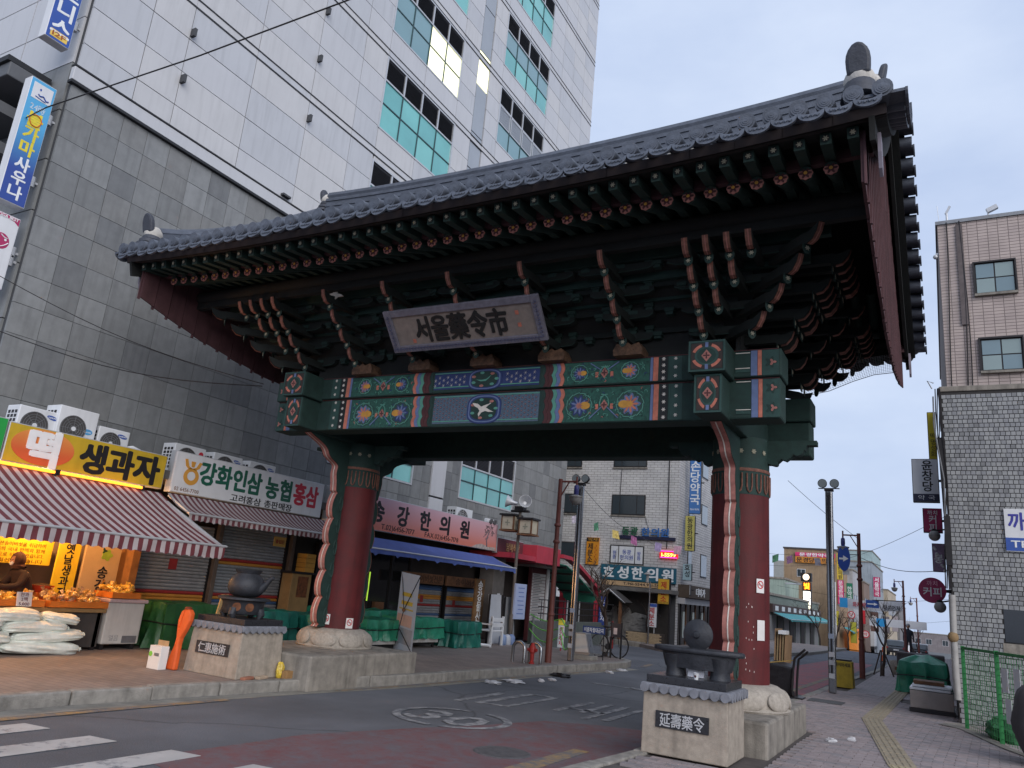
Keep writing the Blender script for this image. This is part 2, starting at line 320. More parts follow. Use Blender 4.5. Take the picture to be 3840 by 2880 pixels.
for (x0, x1, y0, y1) in ((-6.05,-5.95,10.3,12.1),(-5.62,-5.52,10.4,12.1),(-5.95,-5.62,12.0,12.12),(-5.95,-5.62,10.35,10.45),(-6.35,-6.22,10.2,11.6),(-5.06,-4.95,10.8,12.2),(-4.75,-4.62,11.0,12.3),(-4.48,-4.36,10.5,12.3),(-4.95,-4.4,11.2,11.3),(-4.22,-4.12,10.6,12.2),(-5.4,-5.1,14.9,15.15),(-6.1,-5.3,14.9,15.0),(-4.6,-4.3,14.6,15.1)):
    sheet([jit(p, .03) for p in ((x0,y0),(x1,y0),(x1,y1),(x0,y1))], .008, w_old, "faded_road_marking", road)
for cx, cy, r_ in ((-4.05, 7.55, .30),):
    MB().lathe([(r_,.004),(r_-.02,.012),(r_-.05,.008),(.0001,.010)], (cx, cy, 0), 24).build("manhole_cover", mat("cast_iron", (84, 82, 84), .7, .3, 12, .5, 40), road)
# pavements -------------------------------------------------------
m_kerb = mat("kerb_granite", (140, 136, 130), .88, .24, 7, .35, 70, stain=.3)
m_pavL = brickmat("pavement_left_blocks", (136, 123, 116), (126, 115, 110), (104, 96, 92), .24, .12, 'xy', .006, .2, .25)
m_pav = mat("paver_rose_grey", (150, 138, 138), .88, .17, 6, .3, 120); m_pav2 = mat("paver_grey", (138, 131, 133), .88, .17, 6, .3, 120)
m_bed = mat("paver_bed_sand", (84, 78, 76), .95, .2, 10)
KL = [(-8.28,-8),(-8.3,5.6),(-8.02,8.4),(-7.66,10.9),(-7.42,15),(-7.02,19.3),(-7.15,19.95),(-7.6,20.45),(-8.6,20.9),(-13.5,21.3),(-30,21.5)]
pl = MB().prism([(x-.16, y) if y < 19 else (x-.05, y-.16) for x, y in KL] + [(-30,-8)], (0,0,-.1), (1,0,0), (0,1,0), (0,0,.235)).build("pavement", m_pavL, None, kind="structure")
def kerbs(pts, parent, z1, w=.16, step=.95):
    for (x0,y0),(x1,y1) in zip(pts[:-1], pts[1:]):
        L = math.hypot(x1-x0, y1-y0); n = max(1, round(L/step)); d = Vector((x1-x0, y1-y0, 0))/L; nn = Vector((d.y, -d.x, 0))
        for i in range(n):
            a, b = L*i/n+.006, L*(i+1)/n-.006; c = Vector((x0,y0,0)) + d*(a+b)/2 - nn*w/2
            MB().ob(c + Vector((0,0,(z1-.1)/2)) + nn*random.uniform(-.008,.008), d*(b-a)/2, nn*w/2, (0,0,(z1+.1)/2+random.uniform(-.006,.006))).build("kerb_stone", m_kerb, parent, bevel=.018)
kerbs([p for p in KL if p[1] > 1 or p[0] > -8.29][:10], pl, .15)
KR = [(-3.25,-6),(-3.12,6.5),(-2.93,8.3),(-2.93,11.0),(-2.78,13),(-2.6,16),(-2.52,20),(-2.2,30),(-1.95,50)]
pr = MB().prism([(x+.16, y) for x, y in KR] + [(30,50),(30,-6)], (0,0,-.1), (1,0,0), (0,1,0), (0,0,.20)).build("pavement", m_bed, None, kind="structure")
kr = list(reversed([p for p in KR[1:9]])); kerbs(kr, pr, .125, .16, 1.0)
# paving blocks of the near pavement: real blocks with sunk joints
blk = MB().box(-.107,.107,-.0505,.0505,0,.026).mesh("paving_block", m_pav); blk2 = MB().box(-.107,.107,-.0505,.0505,0,.026).mesh("paving_block", m_pav2)
cand = []
for j in range(110):
    y = 7.6 + .108*j
    xl = -2.95 + .16 if y < 11 else -2.95 + .16 + (y-11)*.046
    i = 0; x = xl + .12 + (.11 if j % 2 else 0)
    while x < 2.4 - max(0, (y-13.2))*.62 and not (y > 16 and x > .05):
        if not (-2.95 < x < -1.62 and 8.2 < y < 12.0): cand.append((x, y))
        x += .222
def vis(p): return p[1] < 17 and p[0] < .9 and p[1] > 9
near = sorted([p for p in cand if vis(p)], key=lambda p: math.hypot(p[0], p[1]))[:300]; ns = set(near); rest = MB()
for x, y in near: inst("paving_block", random.choice((blk, blk, blk2)), pr, (x, y, .098+random.uniform(-.003,.003)), (R(random.uniform(-.8,.8)), R(random.uniform(-.8,.8)), 0))
for x, y in cand:
    if (x, y) in ns: continue
    dz = random.uniform(-.003, .003); rest.m = 0 if random.random() < .66 else 1; rest.box(x-.107, x+.107, y-.0505, y+.0505, .098, .124+dz)
rest.build("paving_blocks", [m_pav, m_pav2], pr, kind="stuff")
MB().box(-2.0, 30, 19.4, 49.9, .0, .118).build("pavement_far", brickmat("pavement_right_blocks", (150, 138, 138), (138, 131, 133), (104, 98, 98), .22, .11, 'xy', .006, .15, .3), pr)
# tactile guide strip
m_tac = mat("tactile_tile_ochre", (150, 138, 118), .85, .18, 6, .2, 90); m_tac2 = mat("tactile_tile_bright", (172, 160, 128), .85, .15, 6, .2, 90)
TL = [(-.15,8.6),(-.5,10.15),(-1.13,14.5),(-1.02,21.1),(-1.0,23.5)]
for (x0,y0),(x1,y1) in zip(TL[:-1], TL[1:]):
    L = math.hypot(x1-x0, y1-y0); n = round(L/.3); d = Vector((x1-x0, y1-y0, 0))/L; nn = Vector((d.y,-d.x,0))
    for i in range(n):
        c = Vector((x0,y0,.122)) + d*(L*(i+.5)/n); q = MB(); q.ob(c, d*(L/n/2-.004), nn*.148, (0,0,.012))
        if y0 < 18:
            for k in range(4): q.ob(c + nn*(-.105+.07*k) + Vector((0,0,.014)), d*(L/n/2-.03), nn*.016, (0,0,.004))
        q.build("tactile_tile", m_tac2 if (y0 < 9 and i > 2) else m_tac, pr)
MB().box(-2.35,-1.75,16.1,16.75,.118,.131).build("drain_cover", mat("drain_iron", (70, 68, 68), .7, .25, 12, .4, 40), pr)
# far left pavements beyond the side street
PL2 = [(-8.6,27.6),(-7.2,29.0),(-6.3,32),(-5.45,38),(-5.1,50)]
p2 = MB().prism([(x-.15, y) for x, y in PL2] + [(-40,50),(-40,31.5),(-11.3,30.2)], (0,0,-.1), (1,0,0), (0,1,0), (0,0,.22)).build("pavement", m_pavL, None, kind="structure")
kerbs(list(PL2[:5]), p2, .13, .15, 1.2)
# ================================================================== the market gate
GX, GY = -5.6, 10.4
m_red = mat("gate_red_paint", (86, 25, 27), .68, .22, 3, .12, 40, stain=.35)
m_dred = mat("gate_dark_red_boards", (84, 56, 60), .75, .22, 4, .15, 40, stain=.3)
m_grn = mat("gate_green_paint", (47, 74, 70), .7, .2, 9, .1, 60)
m_dgr = mat("gate_dark_green_paint", (35, 58, 54), .75, .2, 9, .1, 60)
m_teal = mat("gate_teal_line", (84, 142, 127), .65, .12, 9)
m_ora = mat("gate_orange_paint", (186, 112, 94), .7, .2, 14)
m_pnk = mat("gate_pink_edge", (160, 106, 98), .7, .22, 14)
m_blu = mat("gate_blue_paint", (98, 114, 152), .7, .15, 12)
m_nav = mat("gate_navy_paint", (44, 58, 104), .7, .15, 12)
m_wht = mat("gate_white_paint", (206, 200, 192), .7, .12, 14)
m_yel = mat("gate_ochre_paint", (190, 140, 62), .7, .15, 14)
m_mar = mat("gate_maroon_paint", (76, 42, 44), .7, .18, 12)
m_blk = mat("gate_black_paint", (26, 28, 30), .6, .2, 12)
m_arm = mat("gate_bracket_green", (27, 33, 32), .8, .25, 12)
m_fly = mat("gate_rafter_green", (33, 54, 50), .75, .2, 9)
m_tip = mat("gate_tongue_orange", (120, 80, 68), .75, .35, 20)
m_dim = mat("gate_faded_flower", (150, 146, 128), .75, .2, 20)
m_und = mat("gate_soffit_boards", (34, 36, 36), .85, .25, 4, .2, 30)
m_tile = mat("roof_tile_grey_clay", (82, 88, 100), .6, .24, 7, .25, 45, spec=.5)
m_mort = mat("roof_lime_mortar", (190, 186, 180), .85, .2, 8, .3, 30)
m_etile = mat("ridge_end_clay", (64, 67, 76), .6, .2, 8, .2, 40)
m_gran = mat("pale_granite", (162, 154, 144), .85, .16, 30, .25, 120, stain=.22)
m_conc = mat("stained_concrete", (138, 132, 124), .9, .24, 5, .3, 60, stain=.45)
gate = thing("market_gate", "large traditional painted gate with tiled roof spanning the street on two red columns", "gate", (GX, GY, 0))
CXS = (GX - 3.28, GX + 3.28)
# -- foundations, lotus bases, columns
mb = MB(); mb.box(-2.92, -1.74, 9.22, 11.9, -.05, .47); mb.build("foundation_block", m_conc, gate, bevel=.03)
mb = MB(); mb.box(-9.75, -7.82, 8.72, 11.3, -.05, .47); mb.build("foundation_block", m_conc, gate, bevel=.03)
for cx in CXS:
    petw = lambda t, k: 1 + (.025 * abs(math.sin(4 * t)) if 0 < k < 5 else 0)
    mb = MB(); mb.lathe([(.60, .46), (.61, .49), (.575, .52), (.575, .62), (.545, .70), (.47, .75), (.40, .765)], (cx, GY, 0), 64, wob=petw)
    lo = mb.build("lotus_base", m_gran, gate, smooth=True)
    pm = MB().sph((0,0,0), 1, (.052, .212, .12), 18, 12).mesh("carved_petal", m_gran, smooth=True)
    for i in range(8):
        t = 2*math.pi*(i+.5)/8; inst("carved_petal", pm, lo, (cx + .562*math.cos(t), GY + .562*math.sin(t), .60), Matrix.Rotation(t, 3, 'Z') @ Matrix.Rotation(R(-16), 3, 'Y'))
    mb = MB(); mb.lathe([(.372, .765), (.37, 1.8), (.362, 3.06)], (cx, GY, 0), 40); co = mb.build("column", m_red, gate, smooth=True)
    mb = MB(); mb.lathe([(.366, 3.06), (.366, 3.39), (.364, 3.81)], (cx, GY, 0), 40); mb.build("neck_band", m_dgr, co, smooth=True)
    mb = MB(); mb.lathe([(.372, 3.36), (.376, 3.375), (.372, 3.40)], (cx, GY, 0), 40); mb.build("orange_ring", m_tip, co, smooth=True)
    for i in range(18):
        t = 2*math.pi*i/18
        pts = [(cx + .374*math.cos(t+dt), GY + .374*math.sin(t+dt), zz) for dt, zz in ((-.09,3.33),(-.09,3.17),(-.06,3.11),(0,3.085),(.06,3.11),(.09,3.17),(.09,3.33))]
        MB().tube(pts, .011, 5).build("painted_tongue", m_tip, co, smooth=True)
    fl = MB().prism(petal(6, .035, .2, 24), (0,0,0), (0,1,0), (0,0,1), (.006,0,0)).mesh("flower", m_dim)
    for i in range(14):
        t = 2*math.pi*i/14; inst("flower", fl, co, (cx + .368*math.cos(t), GY + .368*math.sin(t), 3.62), (0,0,t))
# -- carved scroll boards on the columns: outline in (outwards, up)
def scroll(cx, d, big=True):
    n = Vector(d); out = []
    if big:
        zs = [.775 + i*.02 for i in range(int((3.0-.80)/.02))]
        for z in zs: out.append((.16 + .06*abs(math.sin((z-.8)*math.pi/.42)) - (.025 if (z-.8) % .42 < .04 else 0), z))
        a0 = out[-1][0]
        for i in range(1, 26):
            t = i/25; a = a0 + (.98 - a0)*(t**1.25)*1.0 - .36*math.sin(math.pi*t)*.3 + .035*math.sin(t*5*math.pi); z = 3.0 + .78*(t**.62) + .02*math.sin(t*9)
            out.append((a, z))
        out.append((1.0, 3.80)); out += [(-.25, 3.80), (-.25, .80)]
    else:
        for i in range(30):
            t = i/29; out.append((.0 + .46*t + .03*abs(math.sin(t*4*math.pi)), 3.50 + .20*t - .05*abs(math.sin(t*3.2*math.pi))))
        out += [(.48, 3.74), (.60, 3.74), (.60, 3.80), (-.25, 3.80), (-.25, 3.46)]
    side = Vector((-n.y, n.x, 0)); o = Vector((cx, GY, 0)) + n*.37; th = .07
    b = MB().prism(out, o - side*th/1, n, (0,0,1), side*th*2).build("scroll_board", m_dgr, gate)
    if not big: return b
    ed = [p for p in out if p[0] > -.2]
    # painted edge: pink strip with a fine white line, following the outline
    for w, q, mm, nm in ((.068, .012, m_pnk, "painted_edge"), (.008, .020, m_wht, "white_line")):
        mbb = MB(); L = []; 
        for i, (a, z) in enumerate(ed[:-1]):
            a2, z2 = ed[i+1]; nn = Vector((z2-z, -(a2-a))); nn = nn.normalized() if nn.length > 0 else Vector((1,0))
            p = o + n*(a + nn.x*q) + Vector((0,0,z + nn.y*q)); L.append([p - side*w, p + side*w])
        mbb.grid(L); mbb.build(nm, mm, b, smooth=True)
    if big:
        for sgn in (-1, 1):
            mbb = MB()
            for i in range(6):
                z0 = .95 + i*.36; pts = [o + n*(.03+.035*math.cos(a)) + side*sgn*(th+.004) + Vector((0,0,z0 + .12*math.sin(a))) for a in [k*.5 for k in range(13)]]
                mbb.tube(pts, .012, 5)
            mbb.build("carved_vine", m_dgr, b)
    return b
for cx in CXS:
    scroll(cx, (0,-1,0)); scroll(cx, (0,1,0)); scroll(cx, (1,0,0), False); scroll(cx, (-1,0,0), False)
# -- beams with painted fields. face() puts thin relief on the front face
BX0, BX1 = GX - 4.03, GX + 4.03
ZL0, ZL1, ZU1 = 3.80, 4.295, 4.64
def beam_pair(yf, sg, full):
    """lower and upper beam; yf = outer face, sg = -1 outwards is -Y"""
    lo = MB().box(BX0, BX1, min(yf, yf - sg*.36), max(yf, yf - sg*.36), ZL0, ZL1).build("lower_beam", m_dgr, gate, bevel=.025)
    yu = yf + sg*.05
    up = MB().box(BX0-.02, BX1+.02, min(yu, yu - sg*.46), max(yu, yu - sg*.46), ZL1+.004, ZU1).build("upper_beam", m_dgr, gate, bevel=.02)
    for bm_, z0, z1, y in ((lo, ZL0, ZL1, yf), (up, ZL1+.004, ZU1, yu)):
        h = z1 - z0; zc = (z0+z1)/2; islow = bm_ is lo
        def slab(x0, x1, za, zb, mm, nm, d=.004):
            MB().box(min(x0,x1), max(x0,x1), min(y, y+sg*d), max(y, y+sg*d), za, zb).build(nm, mm, bm_)
        def poly(pl, x, z, mm, nm, d=.006, sc=1):
            MB().prism([(a*sc, b*sc) for a, b in pl], (x, y, z), (1,0,0), (0,0,1), (0, sg*d, 0)).build(nm, mm, bm_)
        # centre field with lattice
        slab(GX-.87, GX+.87, z0+.05, z1-.03, m_nav if not islow else mat("gate_lattice_blue", (84, 100, 118), .7, .2, 30), "centre_field", .003)
        slab(GX-.87, GX+.87, z0+.075, z0+.09, m_teal, "field_line", .008); slab(GX-.87, GX+.87, z1-.055, z1-.04, m_teal, "field_line", .008)
        mbl = MB(); mbw = MB(); step = .062 if islow else .082; i = 0
        za, zb = z0+.11, z1-.07; nz = int((zb-za)/step)
        x = GX-.85
        while x < GX+.85:
            for j in range(nz+1):
                zz = za + j*step + (step/2 if i % 2 else 0)
                if zz < zb and ((x-GX)/.31)**2 + ((zz-zc)/.23)**2 > 1.02:
                    (mbw if not islow else mbl).prism(petal(6, step*.38, .45, 12), (x, y, zz), (1,0,0), (0,0,1), (0, sg*.007, 0))
                    if islow: mbw.prism(ell(step*.12, step*.12, 6), (x, y, zz), (1,0,0), (0,0,1), (0, sg*.009, 0))
            x += step*.87; i += 1
        if mbl.V: mbl.build("lattice_pattern", mat("gate_lattice_dark", (54, 66, 90), .7, .15, 20), bm_, kind="stuff")
        mbw.build("star_pattern", m_wht if not islow else m_pnk, bm_, kind="stuff")
        # medallion
        ry = .225 if islow else .165
        for k, (mm, dd) in enumerate(((m_nav, .010), (m_blu, .013), (m_nav, .016), (m_dgr, .019))):
            f = 1 - .085*k; pl = [(.30*f*(1+.07*math.cos(4*t+math.pi))*math.cos(t)*1.0, ry*f*(1+.05*math.cos(4*t+math.pi))*math.sin(t)) for t in [2*math.pi*q/40 for q in range(40)]]
            poly(pl, GX, zc, mm, "medallion_ring", dd)
        if islow:   # a white crane in flight
            crane = [(-.19,.09),(-.10,.075),(-.04,.03),(.02,.05),(.09,.07),(.10,.085),(.12,.075),(.08,.05),(.04,.015),(.10,-.02),(.17,-.05),(.09,-.05),(.03,-.035),(-.03,-.055),(-.07,-.115),(-.085,-.075),(-.06,-.03),(-.09,.01),(-.15,.04)]
            poly(crane, GX, zc, m_wht, "painted_crane", .023)
        else:
            crane = [(-.14,.0),(-.05,-.01),(.03,.0),(.10,.05),(.11,.055),(.07,.01),(.02,-.03),(-.06,-.03)]
            poly(crane, GX, zc, m_teal, "painted_crane", .023)
        for k in range(7):
            t = k*.9; poly(ell(.035, .02, 10), GX + .2*math.cos(t), zc + ry*.6*math.sin(t), m_pnk if k % 2 else m_teal, "painted_cloud", .021)
        for sgn in (-1, 1):
            X = lambda d: GX + sgn*d
            # wavy coloured bands
            for k, mm in enumerate((m_dgr, m_mar, m_mar, m_teal, m_blu, m_ora)):
                d0, d1 = .88+.058*k, .88+.058*(k+1) - .004; nb = 8
                def wv(t): return .028*abs(math.sin(t*math.pi*(3 if islow else 2)))
                pl = [(sgn*(d0+wv(q/24)), h*q/24*.94+h*.03) for q in range(25)] + [(sgn*(d1+wv(q/24)), h*q/24*.94+h*.03) for q in range(24, -1, -1)]
                poly(pl, GX, z0, mm, "wavy_band", .005+.001*k)
            # lotus field
            for d, mm, m2, nm in ((1.47, m_blu, m_nav, 0), (2.18, m_ora, m_blu, 0)):
                rr = .15 if islow else .10; zf = zc - .01 if islow else zc
                poly(ell(rr*1.35, rr*1.25, 24), X(d), zf, m_grn, "leaf_ground", .004)
                for q in range(12):
                    t = 2*math.pi*q/12
                    mbv = MB().tube([(X(d)+rr*1.25*math.cos(t+a*.35)*(1-.05*a), y+sg*.006, zf+rr*1.2*math.sin(t+a*.35)*(1-.05*a)) for a in (0,.5,1,1.5)], .007, 4); mbv.build("painted_leaf", m_teal, bm_)
                poly(petal(9, rr, .16, 45), X(d), zf, m2, "flower_back", .007)
                poly(petal(9, rr*.82, .34, 45), X(d), zf, mm, "flower", .010)
                poly(petal(9, rr*.40, .3, 27), X(d), zf, m_pnk if mm is m_blu else m_yel, "flower_core", .013)
                poly(ell(rr*.5, rr*.35, 12), X(d) + sgn*rr*.55*(-1 if mm is m_ora else 1), zf, m_yel, "flower_cup", .012)
            slab(X(1.235), X(2.44), z0+.02, z1-.02, mat("gate_mid_green", (40, 84, 74), .7, .3, 25), "lotus_field", .002)
            rc = random.Random(int(abs(y)*100)+sgn+islow); cur = MB()
            for q in range(90 if islow else 60):
                cxx, czz = X(rc.uniform(1.27, 2.41)), rc.uniform(z0+.05, z1-.05); rr0 = rc.uniform(.012, .03); a0 = rc.uniform(0, 6.28); cur.m = rc.choices((0, 1, 2, 3), (6, 3, 1.2, 1.2))[0]
                cur.tube([(cxx+rr0*(1-.13*k)*math.cos(a0+k*.8), y+sg*.005, czz+rr0*(1-.13*k)*math.sin(a0+k*.8)) for k in range(6)], .0055, 4)
            cur.build("curl_pattern", [m_teal, m_grn, m_pnk, m_nav], bm_, kind="stuff")
            poly([(-.055,0),(0,-.075),(.055,0),(0,.075)], X(1.825), zc-.01, m_pnk, "diamond", .007)
            poly(petal(4, .04, .35, 24), X(1.825), zc-.01, m_mar, "diamond_flower", .010)
            for q in (-1, 1):
                poly([(-.02,-.035),(.02,-.035),(.02,.035),(-.02,.035)], X(1.825)+q*.105, zc-.03, m_ora, "orange_bud", .007)
                mbv = MB().tube([(X(1.825)+q*.06*math.cos(a)*(1+a*.25), y+sg*.006, zc+.5*h*.62*(1 if islow else .9)*math.sin(a*.8)-.02) for a in [k*.35 for k in range(7)]], .009, 4); mbv.build("painted_vine", m_teal, bm_)
                mbv = MB().tube([(X(1.825)+q*(.20-.16*k/5), y+sg*.006, zc+q*0+(-1 if islow else 1)*h*(.38-.3*k/5)) for k in range(6)], .009, 4); mbv.build("painted_vine", m_blu, bm_)
            slab(X(2.45), X(2.485), z0+.015, z1-.015, m_blu, "blue_stripe", .005); slab(X(2.49), X(2.555), z0+.015, z1-.015, m_ora, "orange_stripe", .005)
            slab(X(2.575), X(2.675), z0+.015, z1-.015, m_blk, "flower_strip", .004); slab(X(2.69), X(2.705), z0+.015, z1-.015, m_grn, "green_line", .008)
            nfl = 5 if islow else 4
            for q in range(nfl):
                poly(petal(6, .028, .3, 24), X(2.625), z0 + h*(q+.5)/nfl, m_wht, "strip_flower", .008)
            for q in range(4 if islow else 3):
                poly(petal(6, .026, .3, 24), X(2.78), z0 + h*(q+.6)/(4 if islow else 3), m_wht, "strip_flower", .008)
            slab(X(2.70), X(2.86), z0+.015, z1-.015, m_grn, "green_field", .003)
            slab(X(3.52), X(3.69), z0+.06, z0+.10, m_grn, "green_ledge", .008); slab(X(3.52), X(3.69), z0+.105, z0+.115, m_wht, "white_line", .010); slab(X(3.52), X(3.69), z1-.045, z1-.035, m_wht, "white_line", .010)
            slab(X(3.70), X(3.775), z0+.015, z1-.015, m_blu, "blue_stripe", .006); slab(X(3.78), X(3.825), z0+.015, z1-.015, m_ora, "orange_stripe", .007)
            slab(X(3.83), X(4.02), z0+.015, z1-.015, m_grn, "floral_field", .003)
            for q in range(2 if islow else 1):
                zf = z0 + h*((q+.5)/(2 if islow else 1))
                poly(petal(5, .075, .25, 30), X(3.93), zf, m_dgr, "painted_leaf", .006); poly(petal(3, .045, .35, 24), X(3.95), zf, m_pnk, "flower", .009)
        slab(BX0+.01, BX1-.01, z1-.012, z1-.002, m_mar, "edge_line", .009)
    return lo, up
beam_pair(9.05, -1, True); beam_pair(11.75, 1, False)
# -- cross beams over the columns with painted square ends
for cx in CXS:
    for nm, hw, z0, z1, ye in (("lower_cross_beam", .165, 3.79, 4.262, 8.66), ("upper_cross_beam", .22, 4.268, 4.655, 8.58)):
        cb = MB().box(cx-hw, cx+hw, ye, 2*GY-ye, z0, z1).build(nm, m_dgr, gate, bevel=.02)
        h = z1-z0; zc = (z0+z1)/2
        for yy, sg in ((ye, -1), (2*GY-ye, 1)):
            def poly(pl, mm, nm2, d, x=cx, z=zc): MB().prism(pl, (x, yy, z), (1,0,0), (0,0,1), (0, sg*d, 0)).build(nm2, mm, cb)
            def arc(rx, ry, a0, a1, w): 
                A = [a0+(a1-a0)*q/8 for q in range(9)]; return [(rx*math.cos(a), ry*math.sin(a)) for a in A] + [((rx-w)*math.cos(a), (ry-w)*math.sin(a)) for a in reversed(A)]
            for x0, x1, za, zb in ((-hw, hw, -h/2, -h/2+.03), (-hw, hw, h/2-.03, h/2), (-hw, -hw+.03, -h/2, h/2), (hw-.03, hw, -h/2, h/2)):
                poly([(x0+.004,za+.004),(x1-.004,za+.004),(x1-.004,zb-.004),(x0+.004,zb-.004)], m_grn, "end_frame", .006 if abs(x1-x0) > .1 else .008)
            poly([(-hw+.035,-h/2+.035),(hw-.035,-h/2+.035),(hw-.035,h/2-.035),(-hw+.035,h/2-.035)], mat("gate_end_brown", (54, 46, 44), .7, .2, 12), "end_field", .004)
            rx, ry = hw-.04, h/2-.04
            for k in range(4):
                a = math.pi/4 + k*math.pi/2; poly(arc(rx, ry, a-.42, a+.42, .035), m_ora, "end_arc", .007)
            poly(ell(rx*.78, ry*.78), m_grn, "end_rosette", .009); poly(ell(rx*.62, ry*.62), m_dgr, "end_rosette", .011)
            poly([(-.06,0),(0,-.075),(.06,0),(0,.075)], m_pnk, "end_diamond", .014)
            poly(petal(4, .042, .4, 24), m_mar, "end_flower", .017)
            for x, z in ((0, ry*.88), (0, -ry*.88)): poly([(-.018,z-.03),(.018,z-.03),(.018,z+.03),(-.018,z+.03)], m_blu, "end_tab", .010)
# -- brackets between beams and eaves
def arm_mesh(L, name):
    pl = [(-.15,-.055),(L-.02,-.055),(L+.04,-.085),(L+.11,-.07),(L+.17,0),(L+.20,.085),(L+.13,.06),(L+.06,.04),(L,.055),(-.15,.055)]
    return MB().prism(pl, (0,-.04,0), (1,0,0), (0,0,1), (0,.08,0)).mesh(name, m_arm), pl
arm_me, arm_pl = arm_mesh(.36, "bracket_arm")
# orange underside of the tongue, with a pale line
tp = arm_pl[2:6]; mbt = MB(); mbt.grid([[(a+.004, -.034, b-.004), (a+.004, .034, b-.004)] for a, b in tp]); 
mbt.m = 1; mbt.grid([[(a+.006, -.006, b-.006), (a+.006, .006, b-.006)] for a, b in tp])
tip_me = mbt.mesh("tongue_tip", [m_tip, m_pnk])
bolt_me = MB().prism(ell(.052, .075, 16), (0,0,0), (0,1,0), (0,0,1), (.008,0,0)).mesh("tear_boss", m_fly)
bflo = MB(); bflo.prism(petal(6, .03, .3, 24), (0,0,0), (0,1,0), (0,0,1), (.014,0,0)); bflo_me = bflo.mesh("boss_flower", m_dim)
crs = [(-.36,.05),(-.36,-.01),(-.30,-.05),(-.10,-.06),(.10,-.06),(.30,-.05),(.36,-.01),(.36,.05)]
cross_me = MB().prism(crs, (0,.045,0), (1,0,0), (0,0,1), (0,-.09,0)).mesh("cross_arm", m_arm)
crl = MB(); crl.tube([(-.36,-.048,.0),(-.30,-.05,-.038),(-.1,-.05,-.05),(.1,-.05,-.05),(.30,-.05,-.038),(.36,-.048,.0)], .007, 4); crl_me = crl.mesh("painted_line", m_fly)
soro = MB(); soro.box(-.06,.06,-.06,.06,.0,.05); soro.box(-.045,.045,-.045,.045,-.04,0); soro_me = soro.mesh("bearing_block", m_fly)
pad = MB().prism([(-.19,.0),(-.20,.07),(-.15,.16),(-.05,.13),(0,.17),(.05,.13),(.15,.16),(.20,.07),(.19,0)], (0,.12,0), (1,0,0), (0,0,1), (0,-.24,0))
pad_me = pad.mesh("lion_block", mat("gate_carved_brown", (96, 72, 56), .75, .4, 18, .3, 40))
TZ = (4.87, 5.09, 5.31, 5.53)
def put_arm(p, ang, z, L=1.0):
    a = inst("bracket_arm", arm_me, gate, (p[0], p[1], z), (0,0,ang), (L,1,1))
    t = inst("tongue_tip", tip_me, a, (p[0], p[1], z)); t.location = (0,0,0)
    b = inst("tear_boss", bolt_me, a, (0,0,0)); b.location = (.36, 0, -.105)
    f = inst("boss_flower", bflo_me, a, (0,0,0)); f.location = (.362, 0, -.115)
    return a
for side in (-1, 1):                     # front (-1) and rear (+1) rows
    ya = GY + side*1.35; ang = -math.pi/2 if side < 0 else math.pi/2
    for k in range(-2, 3):
        x = GX + 1.09*k
        inst("lion_block", pad_me, gate, (x, GY + side*1.42, ZU1), (0,0,0))
        for t in range(4):
            y = ya + side*.24*t
            if side < 0: put_arm((x, y), ang, TZ[t])
            elif t > 1: put_arm((x, y), ang, TZ[t])
            c = inst("cross_arm", cross_me, gate, (x, y - side*.02, TZ[t] + .06), (0,0,0), (.75 + .22*t, 1, 1))
            if side < 0:
                q = inst("painted_line", crl_me, c, (0,0,0)); q.location = (0,0,0)
                for dx in (-.3, 0, .3): inst("bearing_block", soro_me, gate, (x + dx*(.75+.22*t), y - side*.02, TZ[t]+.15))
# through beams, blocks and panels that fill the field between the sets
for side in (-1, 1):
    for t in range(4):
        y = GY + side*(1.30 + .24*t); hx = 3.35 + .22*t
        MB().box(GX-hx, GX+hx, y-.035, y+.035, TZ[t]+.105, TZ[t]+.185).build("through_beam", m_arm, gate)
        if side < 0:
            n = int(hx*2/.235)
            for i in range(n):
                x = GX - hx + .12 + (2*hx-.24)*i/(n-1)
                if i % 2 == 0: inst("bearing_block", soro_me, gate, (x, y-.02, TZ[t]+.065))
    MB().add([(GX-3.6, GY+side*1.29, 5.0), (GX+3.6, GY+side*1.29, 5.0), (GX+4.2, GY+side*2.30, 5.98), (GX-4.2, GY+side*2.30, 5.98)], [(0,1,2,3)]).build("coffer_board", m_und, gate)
# corner clusters: straight arms widening tier by tier, a diagonal arm, arms along the gable side
for cx, sx in ((CXS[0], -1), (CXS[1], 1)):
    for t in range(4):
        for side in (-1, 1):
            ang = -math.pi/2 if side < 0 else math.pi/2; y = GY + side*(1.35 + .24*t)
            for k in range(t+1): put_arm((cx + sx*(-.07 + .235*k), y), ang, TZ[t])
            put_arm((cx + sx*(.16 + .24*t), y - side*.02), math.atan2(side, sx), TZ[t], 1.25)
            xs = cx + sx*(.30 + .24*t)
            for k in range(t+2):
                put_arm((xs, GY + side*(1.15 - .28*k*0 + .235*(t-k) - .1)), 0 if sx > 0 else math.pi, TZ[t])
            c = inst("cross_arm", cross_me, gate, (cx + sx*.1*t, y - side*.03, TZ[t]+.06), (0,0,0), (1.0+.35*t, 1, 1))
            if side < 0:
                q = inst("painted_line", crl_me, c, (0,0,0)); q.location = (0,0,0)
        for yq in (-.75, 0, .75): put_arm((cx + sx*(.30+.24*t), GY + yq), 0 if sx > 0 else math.pi, TZ[t])
